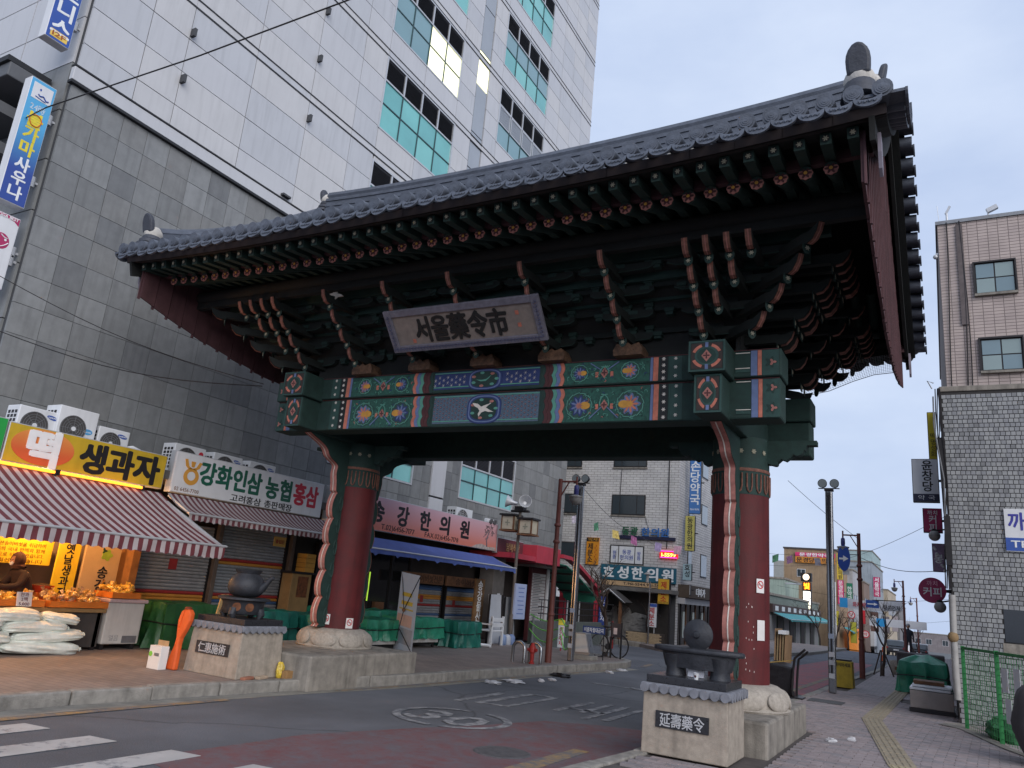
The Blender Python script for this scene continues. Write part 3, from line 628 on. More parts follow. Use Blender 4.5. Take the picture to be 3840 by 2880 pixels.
# inner boards behind the brackets, purlins
for side in (-1, 1):
    y = GY + side*1.28
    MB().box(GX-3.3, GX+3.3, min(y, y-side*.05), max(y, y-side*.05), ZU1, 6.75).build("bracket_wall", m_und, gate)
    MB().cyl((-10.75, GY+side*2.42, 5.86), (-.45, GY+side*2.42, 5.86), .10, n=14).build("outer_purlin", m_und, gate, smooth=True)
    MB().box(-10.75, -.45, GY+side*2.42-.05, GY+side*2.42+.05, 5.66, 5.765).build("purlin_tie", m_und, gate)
    for k, t in enumerate((1.6, 1.85, 2.1)):
        MB().box(GX-4.2-.25*k, GX+4.2+.25*k, GY+side*t-.04, GY+side*t+.04, 5.30+.18*k, 5.42+.18*k).build("inner_purlin", m_dgr, gate)
for sx, cx in ((-1, CXS[0]), (1, CXS[1])):
    x = cx + sx*.24; MB().box(x-.03, x+.03, GY-1.28, GY+1.28, ZU1, 7.0).build("bracket_wall", m_und, gate)
# white crane painted on the board between two brackets
MB().prism([(-.16,.02),(-.05,.03),(.0,.10),(.05,.08),(.03,.02),(.12,-.01),(.16,-.04),(.05,-.04),(.0,-.08),(-.03,-.12),(-.05,-.06),(-.08,-.02)], (-7.75, 8.02, 5.62), (1,0,0), (0,0,1), (0,-.02,0)).build("painted_crane", m_wht, gate)
# -- roof: curved sheet, rafters, tiles
RX0, RX1 = -11.05, -.15
def lift(x): return .13*abs((x-GX)/5.45)**3
def prof(t): return (6.72 + 3.68*t, 5.98 + 2.42*(t**1.28)*.97 + .02*t)      # t: 0 eave .. 1 ridge  (front slope)
NX = 24
for side in (-1, 1):
    top = MB(); rows = []
    for i in range(NX+1):
        x = RX0+.1 + (RX1-RX0-.2)*i/NX; rows.append([(x, (GY - side*-(GY-prof(t)[0]) if side > 0 else prof(t)[0]), prof(t)[1] + lift(x)*(1-t)) for t in [q/10 for q in range(11)]])
    lowr = [[(x, y, z-.10) for x, y, z in r] for r in rows]
    top.grid(rows); top.grid(lowr); top.grid([rows[0], lowr[0]]); top.grid([rows[-1], lowr[-1]])
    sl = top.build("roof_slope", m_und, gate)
    # eave board, drip line board
    eb = MB()
    for i in range(NX):
        xa = RX0+.1+(RX1-RX0-.2)*i/NX; xb = RX0+.1+(RX1-RX0-.2)*(i+1)/NX; ye = GY + side*(GY-6.74)
        eb.ob(((xa+xb)/2, ye, 5.945+lift((xa+xb)/2)), ((xb-xa)/2+.003, 0, (lift(xb)-lift(xa))/2), (0,.03,0), (0,0,.055))
    eb.build("eave_board", mat("gate_eave_dark", (44, 36, 38), .8, .2, 8), gate)
    eb = MB()
    for i in range(NX):
        xa = RX0+.25+(RX1-RX0-.5)*i/NX; xb = RX0+.25+(RX1-RX0-.5)*(i+1)/NX; ye = GY + side*(GY-7.26)
        eb.ob(((xa+xb)/2, ye, 5.905+lift((xa+xb)/2)*.8), ((xb-xa)/2+.003, 0, (lift(xb)-lift(xa))*.4), (0,.035,0), (0,0,.05))
    eb.build("rafter_board", m_dred, gate)
fly_me = MB().ob((0,.62,0), (.05,0,0), (0,.62,0), (0,0,.055)).mesh("flying_rafter", m_fly)
flyend = MB().prism([(-.044,-.049),(.044,-.049),(.044,.049),(-.044,.049)], (0,0,0), (1,0,0), (0,0,1), (0,-.006,0)).mesh("rafter_end", m_teal if False else m_grn)
flyf = MB(); flyf.prism(ell(.034,.034,12), (0,-.004,0), (1,0,0), (0,0,1), (0,-.006,0)); flyf.m = 1; flyf.prism(petal(6,.03,.3,24), (0,-.008,0), (1,0,0), (0,0,1), (0,-.006,0)); flyf_me = flyf.mesh("end_flower", [m_blk, m_dim])
raf_me = MB().cyl((0,0,0), (0,1.55,.62), .072, n=12).mesh("round_rafter", m_fly, smooth=True)
raff = MB(); raff.prism(petal(8,.072,.06,40), (0,0,0), (1,0,0), (0,0,1), (0,-.012,0)); raff.m = 1; raff.prism(petal(6,.062,.3,36), (0,-.010,0), (1,0,0), (0,0,1), (0,-.008,0)); raff.m = 2; raff.prism(ell(.018,.018,10), (0,-.016,0), (1,0,0), (0,0,1), (0,-.008,0))
raff_me = raff.mesh("end_flower", [m_pnk, m_mar, m_yel])
nraf = 44
for side in (-1, 1):
    rz = 0 if side < 0 else math.pi
    for i in range(nraf):
        x = GX + (i - (nraf-1)/2)*.2355
        if abs(x-GX) < 5.17:
            a = inst("flying_rafter", fly_me, gate, (x, GY + side*(GY-6.82), 5.845+lift(x)), (R(7) if side < 0 else R(7), 0, rz))
            if side < 0: f = inst("end_flower", flyf_me, a, (0,0,0)); f.location = (0,0,0)
        if abs(x-GX) < 5.0:
            a = inst("round_rafter", raf_me, gate, (x, GY + side*(GY-7.22), 5.775+lift(x)*.8), (0,0,rz))
            if side < 0: f = inst("end_flower", raff_me, a, (0,0,0)); f.location = (0,0,0)
# tile rows
def tiles():
    rowm = MB(); N = 12; seg = 8; L = []
    pts = [(prof(q/N)[0]-6.66, prof(q/N)[1]-5.98) for q in range(N+1)]
    for k, (y, z) in enumerate(pts):
        L.append([(.085*math.cos(a), y, z + .035 + .085*math.sin(a)) for a in [math.pi*j/seg for j in range(seg+1)]])
    rowm.grid(L)
    row = rowm.mesh("convex_tile_row", m_tile, smooth=True)
    en = MB(); n = 16
    en.cyl((0,-.09,.055), (0,.26,.10), .088, .084, 16)
    for j in range(1, 5): en.cyl((0,-.090-.004*j,.055), (0,-.085,.055), .084-.018*j, n=14)     # relief rings
    ende = en.mesh("convex_end_tile", m_tile, smooth=True)
    dr = MB(); A = [math.pi*q/12 for q in range(13)]
    pl = [(-.118,.02)] + [(-.118*math.cos(a), -.105*math.sin(a)) for a in A] + [(.118,.02)] + [(.10*math.cos(a), .02-.04*math.sin(a)) for a in A[1:-1]]
    dr.prism(pl, (0,-.125,-.012), (1,0,0), (0,.30,1), (0,.03,0))
    for q in range(4): dr.tube([(-.075+.04*q, -.148, -.045-.012*(q % 2)), (-.06+.04*q, -.153, -.072), (-.045+.04*q, -.148, -.055)], .007, 4)
    drip = dr.mesh("drip_tile", m_tile)
    tr = MB(); L = []
    for k, (y, z) in enumerate(pts): L.append([(.118*math.cos(a), y-.0, z + .04 - .05*math.sin(a)) for a in [math.pi*j/6 for j in range(7)]])
    tr.grid(L); tr = tr.mesh("trough_tile_row", m_tile, smooth=True)
    return row, ende, drip, tr
t_row, t_end, t_drip, t_tr = tiles()
roofp = MB().box(RX0+.4, RX1-.4, GY-.10, GY+.10, 8.34, 8.42).build("roof_ridge_bed", m_mort, gate)
nt = 46
for side in (-1, 1):
    rz = 0 if side < 0 else math.pi
    for i in range(nt):
        x = RX0 + .12 + (RX1-RX0-.24)*i/(nt-1); y = GY + side*(GY-6.66); z = 5.99 + lift(x)
        dz = random.uniform(-.008, .008)
        inst("convex_tile_row", t_row, roofp, (x, y, z), (0,0,rz)); inst("convex_end_tile", t_end, roofp, (x, y, z+.02+dz), (R(random.uniform(-3,3)),0,rz+R(random.uniform(-2,2))))
        if i < nt-1:
            x2 = x + (RX1-RX0-.24)/(nt-1)/2
            inst("drip_tile", t_drip, roofp, (x2, y, 5.99+lift(x2)), (R(random.uniform(-4,4)),0,rz)); inst("trough_tile_row", t_tr, roofp, (x2, y, 5.975+lift(x2)), (0,0,rz))
# gable edge tiles point outwards along both slopes
gt = MB(); gt.cyl((-.32,0,.05), (.10,0,.03), .088, n=14); gt_me = gt.mesh("gable_tile", m_tile, smooth=True)
gd = MB(); A = [math.pi*q/10 for q in range(11)]; gd.prism([(-.13*math.cos(a), -.10*math.sin(a)+.03) for a in A], (.11,0,0), (0,1,0), (0,0,1), (.022,0,0)); gd.prism([(-.12,-.0),(.12,0),(.12,.03),(-.12,.03)], (-.30,0,0), (0,1,0), (0,0,1), (.42,0,0)); gd_me = gd.mesh("gable_drip_tile", m_tile)
for sx, xe in ((-1, RX0+.05), (1, RX1-.05)):
    for side in (-1, 1):
        for k in range(15):
            t = (k+.5)/15; y, z = prof(t); y = GY + side*(GY-y); z += lift(xe)*(1-t)
            inst("gable_tile", gt_me, roofp, (xe, y, z+.03), (0,0,0 if sx > 0 else math.pi)); inst("gable_drip_tile", gd_me, roofp, (xe, y+side*.12, z), (0,0,0 if sx > 0 else math.pi))
# ridges: stacked courses; main ridge and four descending gable ridges with end tiles
def ridge(pts, w, h, n, nm):
    for k in range(n):
        q = MB(); ww = w*(1.0 if k < n-1 else .8); hh = h/n
        q.grid([[(p + Vector(s_)*ww + Vector((0,0,hh*k+.004))) for s_ in ((-1,0),)] for p in []]) if False else None
        for a, b in zip(pts[:-1], pts[1:]):
            q.bar(Vector(a)+Vector((0,0,hh*(k+.5))), Vector(b)+Vector((0,0,hh*(k+.5))), ww*(1 if k % 2 else .86), hh*.98)
        q.build(nm, m_tile if k % 2 or k == n-1 else m_tile, roofp)
    q = MB()
    L = [[Vector(p) + Vector((0,0,h)) for p in pts]]
    q.tube([Vector(p)+Vector((0,0,h+.02)) for p in pts], w*.42, 8); q.build("ridge_cap", m_tile, roofp, smooth=True)
mr = [(RX0+.45+ (RX1-RX0-.9)*i/16, GY, 8.40 + .16*abs(i/8-1)**2.5) for i in range(17)]
ridge(mr, .26, .42, 7, "ridge_course")
def mangwa(p, d, s=1.0):
    """upright shield-shaped end tile with mortar bed"""
    n = Vector(d).normalized(); sd_ = Vector((-n.y, n.x, 0)); 
    sh = [(-.115,-.12),(-.125,-.02),(-.128,.06),(-.12,.12),(-.098,.175),(-.06,.222),(0,.25),(.06,.222),(.098,.175),(.12,.12),(.128,.06),(.125,-.02),(.115,-.12)]
    MB().prism([(a*s, b*s) for a, b in sh], Vector(p)+n*.10*s+Vector((0,0,.13*s)), sd_, Vector((n.x*.22, n.y*.22, 1)), n*.09).build("ridge_end_tile", m_etile, roofp, bevel=.03)
    MB().lathe([(.15*s,-.03),(.17*s,.02),(.15*s,.07),(.10*s,.13)], Vector(p)+n*.02, 14).build("mortar_bed", m_mort, roofp, smooth=True)
    for k in range(3): MB().lathe([(.16*s,-.045),(.20*s-.012*k,-.03),(.19*s-.012*k,.02),(.13*s,.045)], Vector(p)+Vector((0,0,-.24+.085*k))*s + n*(.09-.03*k), 16).build("ridge_end_course", m_etile, roofp, smooth=True)
for sx in (-1, 1):
    xe = RX0+.32 if sx < 0 else RX1-.32
    for side in (-1, 1):
        pts = []
        for q in range(11):
            t = .07 + .90*q/10; y, z = prof(t); pts.append((xe, GY + side*(GY-y), z + lift(xe)*(1-t) + .10 + .06*(1-t)))
        ridge(pts, .22, .26, 4, "gable_ridge_course"); mangwa((xe, pts[0][1]+side*.06, pts[0][2]+.20), (0, side, 0), .86)
    mangwa((RX0+.40 if sx < 0 else RX1-.40, GY, 8.92), (sx,0,0), .8)
# -- gable wind boards of vertical planks
def ub(t): return 4.93 + .55*abs(t)**1.7           # lower edge, t = -1..1 across
for sx, xb in ((-1, -10.73), (1, -.47)):
    npl = 26
    grp = MB().box(xb-.03, xb+.03, GY-.08, GY+.08, 6.9, 8.2).build("gable_post", m_dred, gate)
    for i in range(npl):
        t0 = -1 + 2*i/npl; t1 = -1 + 2*(i+1)/npl; ya, yb = GY + 3.5*t0 + .006, GY + 3.5*t1 - .006; tm = (t0+t1)/2
        zt = lambda t: prof(max(0, 1-abs(t)*3.5/3.68))[1] - .12 + lift(xb)*abs(t)*.9
        jz = random.uniform(-.015, .015)
        MB().add([(xb-.015,ya,ub(t0)+jz),(xb+.015,ya,ub(t0)+jz),(xb+.015,yb,ub(t1)+jz),(xb-.015,yb,ub(t1)+jz),(xb-.015,ya,zt(t0)),(xb+.015,ya,zt(t0)),(xb+.015,yb,zt(t1)),(xb-.015,yb,zt(t1))],
                 [(0,3,2,1),(4,5,6,7),(0,1,5,4),(1,2,6,5),(2,3,7,6),(3,0,4,7)]).build("plank", m_dred, grp)
        MB().box(xb+sx*.012, xb+sx*.035, ya-.026, ya+.014, ub(t0)+jz-.03, zt(t0)-.02).build("batten", m_dred, grp)
    # bargeboards along the slope
    for side in (-1, 1):
        q = MB()
        for k in range(10):
            a, b = k/10, (k+1)/10; (y0, z0), (y1, z1) = prof(a), prof(b); xq = xb + sx*.10
            q.bar((xq, GY+side*(GY-y0), z0-.20+lift(xq)*(1-a)), (xq, GY+side*(GY-y1), z1-.20+lift(xq)*(1-b)), .05, .22)
        q.build("bargeboard", m_und, gate)
        MB().prism([(-.10,.1),(.12,.1),(.12,-.10),(.09,-.24),(.03,-.29),(-.05,-.24),(-.10,-.10)], (xb+sx*.13, GY+side*(GY-7.02), 5.86), (0,1 if side < 0 else -1,0), (0,0,1), (sx*.03,0,0)).build("gable_shield", mat("gate_pale_boards", (132, 126, 138), .7, .2, 5), gate)
# -- name board
nbm = mat("name_board_face", (132, 122, 116), .7, .14, 10, stain=.12)
tl, bl = Vector((-6.84, 8.10, 5.27)), Vector((-6.84, 8.47, 4.83)); upn = (tl-bl).normalized(); nrm = Vector((1,0,0)).cross(upn)
NF = (Vector((1,0,0)), upn, nrm); hN = (tl-bl).length; NO = Vector((GX, (tl.y+bl.y)/2, (tl.z+bl.z)/2))
nb = panel(NF, NO, -1.12, 1.12, -hN/2+.07, hN/2-.07, .03).build("name_board", nbm, gate)
m_frm = mat("name_board_frame", (112, 110, 122), .7, .2, 12)
for a0, a1, b0, b1, fl_ in ((-1.12, 1.12, hN/2-.07, hN/2+.03, (0, .6)), (-1.12, 1.12, -hN/2-.03, -hN/2+.07, (0, -.6)), (-1.24, -1.12, -hN/2-.03, hN/2+.03, 0), (1.12, 1.24, -hN/2-.03, hN/2+.03, 0)):
    panel(NF, NO, a0, a1, b0, b1, .055).build("frame_board", m_frm, nb, bevel=.01)
mp_ = MB()
for q in range(46): mp_.tube([P(NO, NF, -1.2+.052*q+.02*math.cos(a), -hN/2+.02+.022*math.sin(a), .062) for a in [k*.9 for k in range(6)]], .006, 4)
for q in range(9):
    for xx in (-1.18, 1.18): mp_.tube([P(NO, NF, xx+.022*math.sin(a), -hN/2+.05+.058*q+.02*math.cos(a), .062) for a in [k*.9 for k in range(6)]], .006, 4)
mp_.build("frame_vine_pattern", mat("name_board_vine", (84, 86, 112), .7, .1), nb)
text("서울藥令市", .32, P(NO, NF, -.03, .0, .033), NF, m_blk, nb, bold=.035, w=1.5, ext=.012)
for a, b in ((.88, .10), (.88, -.07), (-.84, -.16)): panel(NF, P(NO, NF, 0, 0, .033), a-.025, a+.025, b-.028, b+.028, .004).build("seal_mark", m_ora, nb)
# no-smoking stickers on the columns
def sticker(o, fr, w, h, parent, red=(190, 60, 60)):
    s_ = panel(fr, o, -w/2, w/2, -h/2, h/2, .003).build("no_smoking_sticker", mat("sticker_white", (215, 212, 210), .5, .05), parent)
    q = MB()
    for i in range(20):
        a0, a1 = 2*math.pi*i/20, 2*math.pi*(i+1)/20; r_ = w*.36
        q.bar(P(o, fr, r_*math.cos(a0), h*.08 + r_*math.sin(a0), .005), P(o, fr, r_*math.cos(a1), h*.08 + r_*math.sin(a1), .005), .012, .002, fr[2])
    q.bar(P(o, fr, -r_*.7, h*.08+r_*.7, .005), P(o, fr, r_*.7, h*.08-r_*.7, .005), .012, .002, fr[2])
    q.build("red_ring", mat("sticker_red", red, .5, .05), s_)
    panel(fr, P(o, fr, 0, 0, .003), -w*.28, w*.28, h*.05, h*.09, .002).build("cigarette", m_blk, s_)
def colface(cx, ang, z): n = Vector((math.cos(ang), math.sin(ang), 0)); return Vector((cx, GY, z)) + n*.375, ((-n.y, n.x, 0), (0,0,1), tuple(n))
for cx, ang, z, w, h in ((CXS[1], R(-36), 1.93, .12, .17), (CXS[0], R(-78), .90, .13, .16), (CXS[0], R(-18), .86, .13, .16)):
    o_, f_ = colface(cx, ang, z); sticker(o_, f_, w, h, gate)
o_, f_ = colface(CXS[1], R(-34), 1.40); panel(f_, o_, -.06, .06, -.12, .12, .003).build("paper_notice", mat("paper_grey", (205, 202, 200), .7, .08), gate)
mq = MB()
for i in range(16):
    o_, f_ = colface(CXS[1], R(-58 + random.uniform(-10, 12)), random.uniform(.9, 1.75)); panel(f_, o_, -.004, .004, -.008, .012, .002, mq)
mq.build("paint_chips", mat("chip_white", (190, 170, 165), .8, .1), gate)
# ================================================================== tower block with panelled side wall
TX, TY0, TY1, TH = -13.0, 6.25, 27.72, 37.0
m_wp = mat("tower_white_panel", (186, 187, 191), .42, .035, .8, .03, 6, stain=.07, spec=.45)
m_wps = [m_wp, mat("tower_white_panel_b", (181, 183, 188), .42, .04, .9, .03, 6, stain=.12), mat("tower_white_panel_c", (189, 189, 191), .42, .04, 1.1, .03, 6, stain=.1)]
m_gap = mat("tower_joint_dark", (70, 72, 76), .8, .1); m_rev = mat("tower_reveal_dark", (40, 42, 46), .7, .1)
m_gs = [mat("tower_stone_%d" % i, c, .62, .10, 5, .06, 60, stain=.2) for i, c in enumerate(((130, 132, 133), (125, 127, 128), (119, 121, 122), (112, 114, 116), (134, 136, 137), (124, 125, 125)))]
m_lou = mat("louvre_dark", (58, 60, 66), .6, .15, 8); m_alu = mat("aluminium_frame", (186, 188, 192), .4, .06, 6, metal=.3)
m_gls = [mat("tower_teal_glass_%d" % k, c, .1, .14, .5, 0, 80, 0, 0, .9) for k, c in enumerate(((112, 182, 180), (104, 172, 172), (122, 190, 187)))]; m_gl = None; m_gl2 = glassmat("tower_grey_glass", (118, 152, 160), .12, 0, .8)
m_lit = mat("lit_office", (238, 236, 196), .6, .16, 2.2, emit=.75); m_mul = mat("mullion_dark", (52, 76, 80), .5, .1)
m_strip = glassmat("stair_strip_glass", (150, 156, 164), .2, 0, .6)
tower = thing("office_tower", "tall tower block with white panels over grey stone cladding behind the gate", "building", (TX-8, (TY0+TY1)/2, 0))
MB().box(TX-16, TX-.06, TY0+.06, TY1-.06, -.2, TH).build("core_wall", m_gap, tower)
FZ = [12.78 + 3.155*i for i in range(8)]        # shadow gaps, one a storey
SK = [(14.06, 17.50), (18.46, 19.20), (20.02, 23.44)]
def inside(y0, y1, z0, z1, holes): return any(y1 > a+.01 and y0 < b-.01 and z1 > c+.01 and z0 < d-.01 for a, b, c, d in holes)
wins = []
for i, fz in enumerate(FZ[:-1]):
    b = fz + .78; t = fz + 2.98
    for a, c in (SK[0], SK[2]): wins.append((a, c, b, t, i))
holes = [(a, c, b-.03, t+.03) for a, c, b, t, _ in wins] + [(18.46, 19.20, 9.9, TH)]
# lower storeys of window: z 10.2 .. 12.46
wins += [(14.06, 17.50, 10.35, 12.5, -1), (20.02, 23.44, 10.35, 12.5, -1), (14.06, 17.50, 4.25, 5.9, -2), (20.02, 23.44, 4.25, 5.95, -2)]
holes += [(14.03, 17.53, 10.32, 12.53), (19.99, 23.47, 10.32, 12.53), (14.0, 17.55, 4.2, 5.95), (19.97, 23.5, 4.2, 6.0), (18.44, 19.14, 3.0, 9.53)]
ys = [6.25, 7.33, 8.17, 9.84, 11.55, 13.1, 14.06, 15.76, 17.50, 18.46, 19.20, 20.02, 21.73, 23.44, 24.55, 25.6, 26.65, 27.72]
def clip(y0, y1, z0, z1):
    """parts of a panel left standing round the openings"""
    R_ = [(y0, y1, z0, z1)]
    for a, b, c, d in holes:
        N_ = []
        for (p, q, r, s_) in R_:
            if q <= a+.005 or p >= b-.005 or s_ <= c+.005 or r >= d-.005: N_.append((p, q, r, s_)); continue
            if p < a: N_.append((p, a, r, s_))
            if q > b: N_.append((b, q, r, s_))
            if r < c: N_.append((max(p, a), min(q, b), r, c))
            if s_ > d: N_.append((max(p, a), min(q, b), d, s_))
        R_ = N_
    return [r for r in R_ if r[1]-r[0] > .04 and r[3]-r[2] > .04]
cache = {}
def pan(nm, y0, y1, z0, z1, m, x1=TX, th=.05, parent=None, g=.008):
    k = (nm, round(y1-y0, 2), round(z1-z0, 2), m.name, th)
    if k not in cache: cache[k] = MB().box(-th, 0, -(y1-y0)/2+g, (y1-y0)/2-g, -(z1-z0)/2+g, (z1-z0)/2-g).mesh(nm, m)
    return inst(nm, cache[k], parent or tower, (x1 + random.uniform(-.002, .002), (y0+y1)/2, (z0+z1)/2))
wall = MB().box(TX-.075, TX-.055, TY0, TY1, 9.5, TH-.05).build("panel_wall", m_gap, tower)
zb = [9.86]
edges = [9.86, 10.36, 11.13, 11.90, 12.66]
for fz in FZ: edges += [fz+.12, fz+.78, fz+1.51, fz+2.25, fz+2.98, fz+3.04] if False else [fz+.10, fz+.78, fz+1.51, fz+2.25, fz+3.05]
for z0, z1 in zip(edges[:-1], edges[1:]):
    if z1 - z0 < .2: continue
    for y0, y1 in zip(ys[:-1], ys[1:]):
        for r in clip(y0, y1, z0, z1): pan("white_panel", *r, random.choice(m_wps), TX, .05, wall)
# bands with two dark reveals at each storey and ledge above the stone
for fz in FZ: MB().box(TX-.05, TX-.012, TY0, TY1, fz-.11+.03, fz+.07).build("storey_band", m_wp, wall); MB().box(TX-.055, TX+.012, TY0-.01, TY1+.01, fz-.13, fz-.09).build("shadow_trim", m_rev, wall); MB().box(TX-.055, TX+.012, TY0-.01, TY1+.01, fz+.075, fz+.105).build("shadow_trim", m_rev, wall)
MB().box(TX-.05, TX+.06, TY0-.06, TY1, 9.56, 9.82).build("ledge", m_wp, tower, bevel=.01); MB().box(TX-.05, TX+.075, TY0-.07, TY1, 9.825, 9.855).build("ledge_flashing", m_rev, tower); MB().box(TX-.05, TX+.075, TY0-.07, TY1, 9.50, 9.553).build("ledge_flashing", m_rev, tower)
# stone cladding, one slab each
stone = MB().box(TX-.07, TX-.052, TY0, TY1, 3.0, 9.5).build("stone_wall", m_gap, tower)
st = []; nz = 13; ny = 42
for j in range(nz):
    for i in range(ny):
        y0 = TY0 + .511*i; z1 = 9.5 - .511*j; y1, z0 = y0+.511, z1-.511
        st += clip(y0, y1, z0, z1)
rnd = random.Random(3); rest = MB()
def stone_tone():
    return m_gs[rnd.choices(range(6), (5, 4, 3, 1.6, 1.2, 2.5))[0]]
for k, (y0, y1, z0, z1) in enumerate(sorted(st, key=lambda s: s[0])):
    mm = stone_tone()
    if k < 300: pan("stone_slab", y0, y1, z0, z1, mm, TX, .05, stone, .004)
    else: rest.m = m_gs.index(mm); rest.box(TX-.05, TX+rnd.uniform(-.002,.002), y0+.004, y1-.004, z0+.004, z1-.004)
rest.build("stone_slabs", m_gs, stone, kind="stuff")
# windows: louvres over two rows of panes
lv = MB(); 
def window(y0, y1, z0, z1, lou, lit=None, alt=False, floor=0):
    w = MB(); fr_ = .05; w.box(TX-.05, TX+.015, y0-.04, y0+.02, z0-.04, z1+.04); w.box(TX-.05, TX+.015, y1-.02, y1+.04, z0-.04, z1+.04); w.box(TX-.05, TX+.014, y0, y1, z0-.04, z0+.01); w.box(TX-.05, TX+.014, y0, y1, z1-.01, z1+.04)
    o = w.build("window", m_alu, tower)
    zl = z1 - .70 if lou else z1
    n = 4; dy = (y1-y0)/n
    for i in range(n):
        a, b = y0+dy*i, y0+dy*(i+1)
        if lou:
            q = MB(); q.box(TX-.04, TX-.03, a+.05, b-.05, zl+.06, z1-.03)
            for k in range(13): q.ob((TX-.015, (a+b)/2, zl+.08+.045*k), (.012,0,-.010), (0,(b-a)/2-.05,0), (.003,0,.004))
            q.build("louvre", m_lou, o)
            if i: MB().box(TX-.04, TX+.008, a-.03, a+.03, zl, z1).build("frame_bar", m_alu, o)
        zm = (z0+zl)/2 + .03
        for (c, d) in ((z0+.02, zm-.015), (zm+.015, zl-.02)):
            mm = m_gl
            if lit and i in lit: mm = m_lit
            elif lit: mm = m_gl2
            elif alt == 1 and c > z0+.1: mm = m_gl2
            elif alt == 2: mm = m_gl2
            if alt == 2 and c > z0+.1:
                q = MB(); q.box(TX-.03, TX-.02, a+.04, b-.04, c, d)
                for k in range(11): q.box(TX-.02, TX-.010, a+.06, b-.06, c+.04+.062*k, c+.04+.062*k+.03)
                q.build("louvre", m_strip, o); f2 = MB()
                for (p0, p1, q0, q1) in ((a+.03, a+.07, c, d), (b-.07, b-.03, c, d), (a+.07, b-.07, c, c+.04), (a+.07, b-.07, d-.04, d)): f2.box(TX-.03, TX+.006, p0, p1, q0, q1)
                f2.build("frame_bar", m_alu, o)
            else: MB().ob((TX-.034, (a+b)/2, (c+d)/2), (.006,0,0), (0,(b-a)/2-.02,0), (random.uniform(-.004,.004),0,(d-c)/2)).build("pane", mm or random.choice(m_gls), o)
        MB().box(TX-.03, TX-.004, a-.018, a+.018, z0, zl).build("mullion", m_mul, o)
    MB().box(TX-.03, TX-.006, y0, y1, zm-.018, zm+.018).build("mullion", m_mul, o)
    if lou: MB().box(TX-.04, TX+.010, y0, y1, zl-.02, zl+.03).build("frame_bar", m_alu, o)
for a, c, b, t, i in wins:
    left = a < 18
    window(a, c, b, t, i != -2 or not left or True, lit=(2, 3) if (left and i == 1) else None, alt=(1 if (not left and i == 2) else 2 if (not left and i == 1) else 0))
# stair strip between the windows
zz = 9.9; k = 0
while zz < TH-1:
    h = 1.33 if k % 2 else 1.82
    MB().box(TX-.05, TX-.02, 18.50, 19.16, zz+.02, zz+h-.02).build("stair_strip_pane", m_lit if k == 5 else m_strip, tower); zz += h; k += 1
MB().box(TX-.05, TX+.05, 18.44, 19.14, 4.07, 9.5).build("white_pilaster", m_wp, tower, bevel=.01); MB().box(TX-.05, TX+.05, 18.44, 19.14, 3.0, 4.02).build("white_pilaster", m_wp, tower, bevel=.01)
# facade spotlights brackets
for y, zs in ((8.2, (12.05, 10.95)), (11.58, (18.4, 16.9, 15.3, 13.9, 12.2, 17.7)), (13.1, (19.6,))):
    for z in zs: q = MB(); q.box(TX, TX+.12, y-.03, y+.03, z-.09, z+.09); q.build("facade_bracket", m_gap, tower)
for y in (11.3, 13.1): MB().box(TX, TX+.10, y-.12, y+.12, 9.93, 9.98).build("facade_bracket", m_gap, tower)
# front side of the tower (faces the camera, at the left edge): panels and a ledge
fr_w = MB().box(TX-16, TX-.06, TY0+.02, TY0+.055, 3.0, TH-.1).build("front_wall", m_gap, tower)
for j, z in enumerate([3.2+.97*k for k in range(34)]):
    for i in range(5):
        x1 = TX - .15 - 1.9*i
        MB().box(x1-1.88, x1-.01, TY0-.02, TY0+.03, z+.01, z+.96).build("front_panel", m_wp if z > 9.7 else m_gs[1], fr_w)
MB().box(TX-16, TX-.62, TY0-.75, TY0, 9.35, 9.62).build("canopy_beam", mat("canopy_grey", (92, 94, 98), .6, .12, 3), tower, bevel=.02)
MB().box(TX-16, TX-.62, TY0-.80, TY0-.05, 9.62, 9.72).build("canopy_edge", m_rev, tower)
for k, zc in enumerate((8.9, 8.2)): MB().box(TX-16, TX-.9, TY0-.65, TY0, zc-.1, zc+.1).build("canopy_rib", mat("canopy_grey", (92, 94, 98), .6, .12, 3), tower)
# ================================================================== signs, awnings, shopfronts on the left
m_whb = mat("sign_white", (212, 214, 218), .5, .05, 2, stain=.1); m_ink = mat("sign_black", (30, 30, 34), .5, .1); m_wl = mat("letter_white", (226, 228, 230), .5, .05)
m_dgl = mat("letter_green", (30, 92, 74), .5, .08); m_rdl = mat("letter_red", (190, 46, 66), .5, .08); m_yl2 = mat("letter_yellow", (222, 204, 60), .5, .08); m_grey = mat("steel_grey", (128, 130, 134), .45, .12, 8, metal=.4)
m_dk = mat("dark_metal", (44, 42, 44), .5, .2, 8, metal=.3); m_blu_s = mat("sign_blue", (52, 84, 160), .5, .06); m_cyan = mat("sign_cyan", (76, 150, 200), .5, .06)
def gradmat(name, c0, c1, axis, a, b):
    """printed colour fade along one object axis"""
    m = mat(name, c0, .5, .05, 2); nt = m.node_tree; n = nt.nodes; l = nt.links; bs = n["Principled BSDF"]
    co = n.new("ShaderNodeTexCoord"); se = n.new("ShaderNodeSeparateXYZ"); mr = n.new("ShaderNodeMapRange"); mx = n.new("ShaderNodeMixRGB")
    l.new(co.outputs['Object'], se.inputs[0]); l.new(se.outputs['xyz'.index(axis)], mr.inputs[0]); mr.inputs[1].default_value = a; mr.inputs[2].default_value = b
    l.new(mr.outputs[0], mx.inputs[0]); mx.inputs[1].default_value = (*lin(c0), 1); mx.inputs[2].default_value = (*lin(c1), 1); l.new(mx.outputs[0], bs.inputs['Base Color']); return m
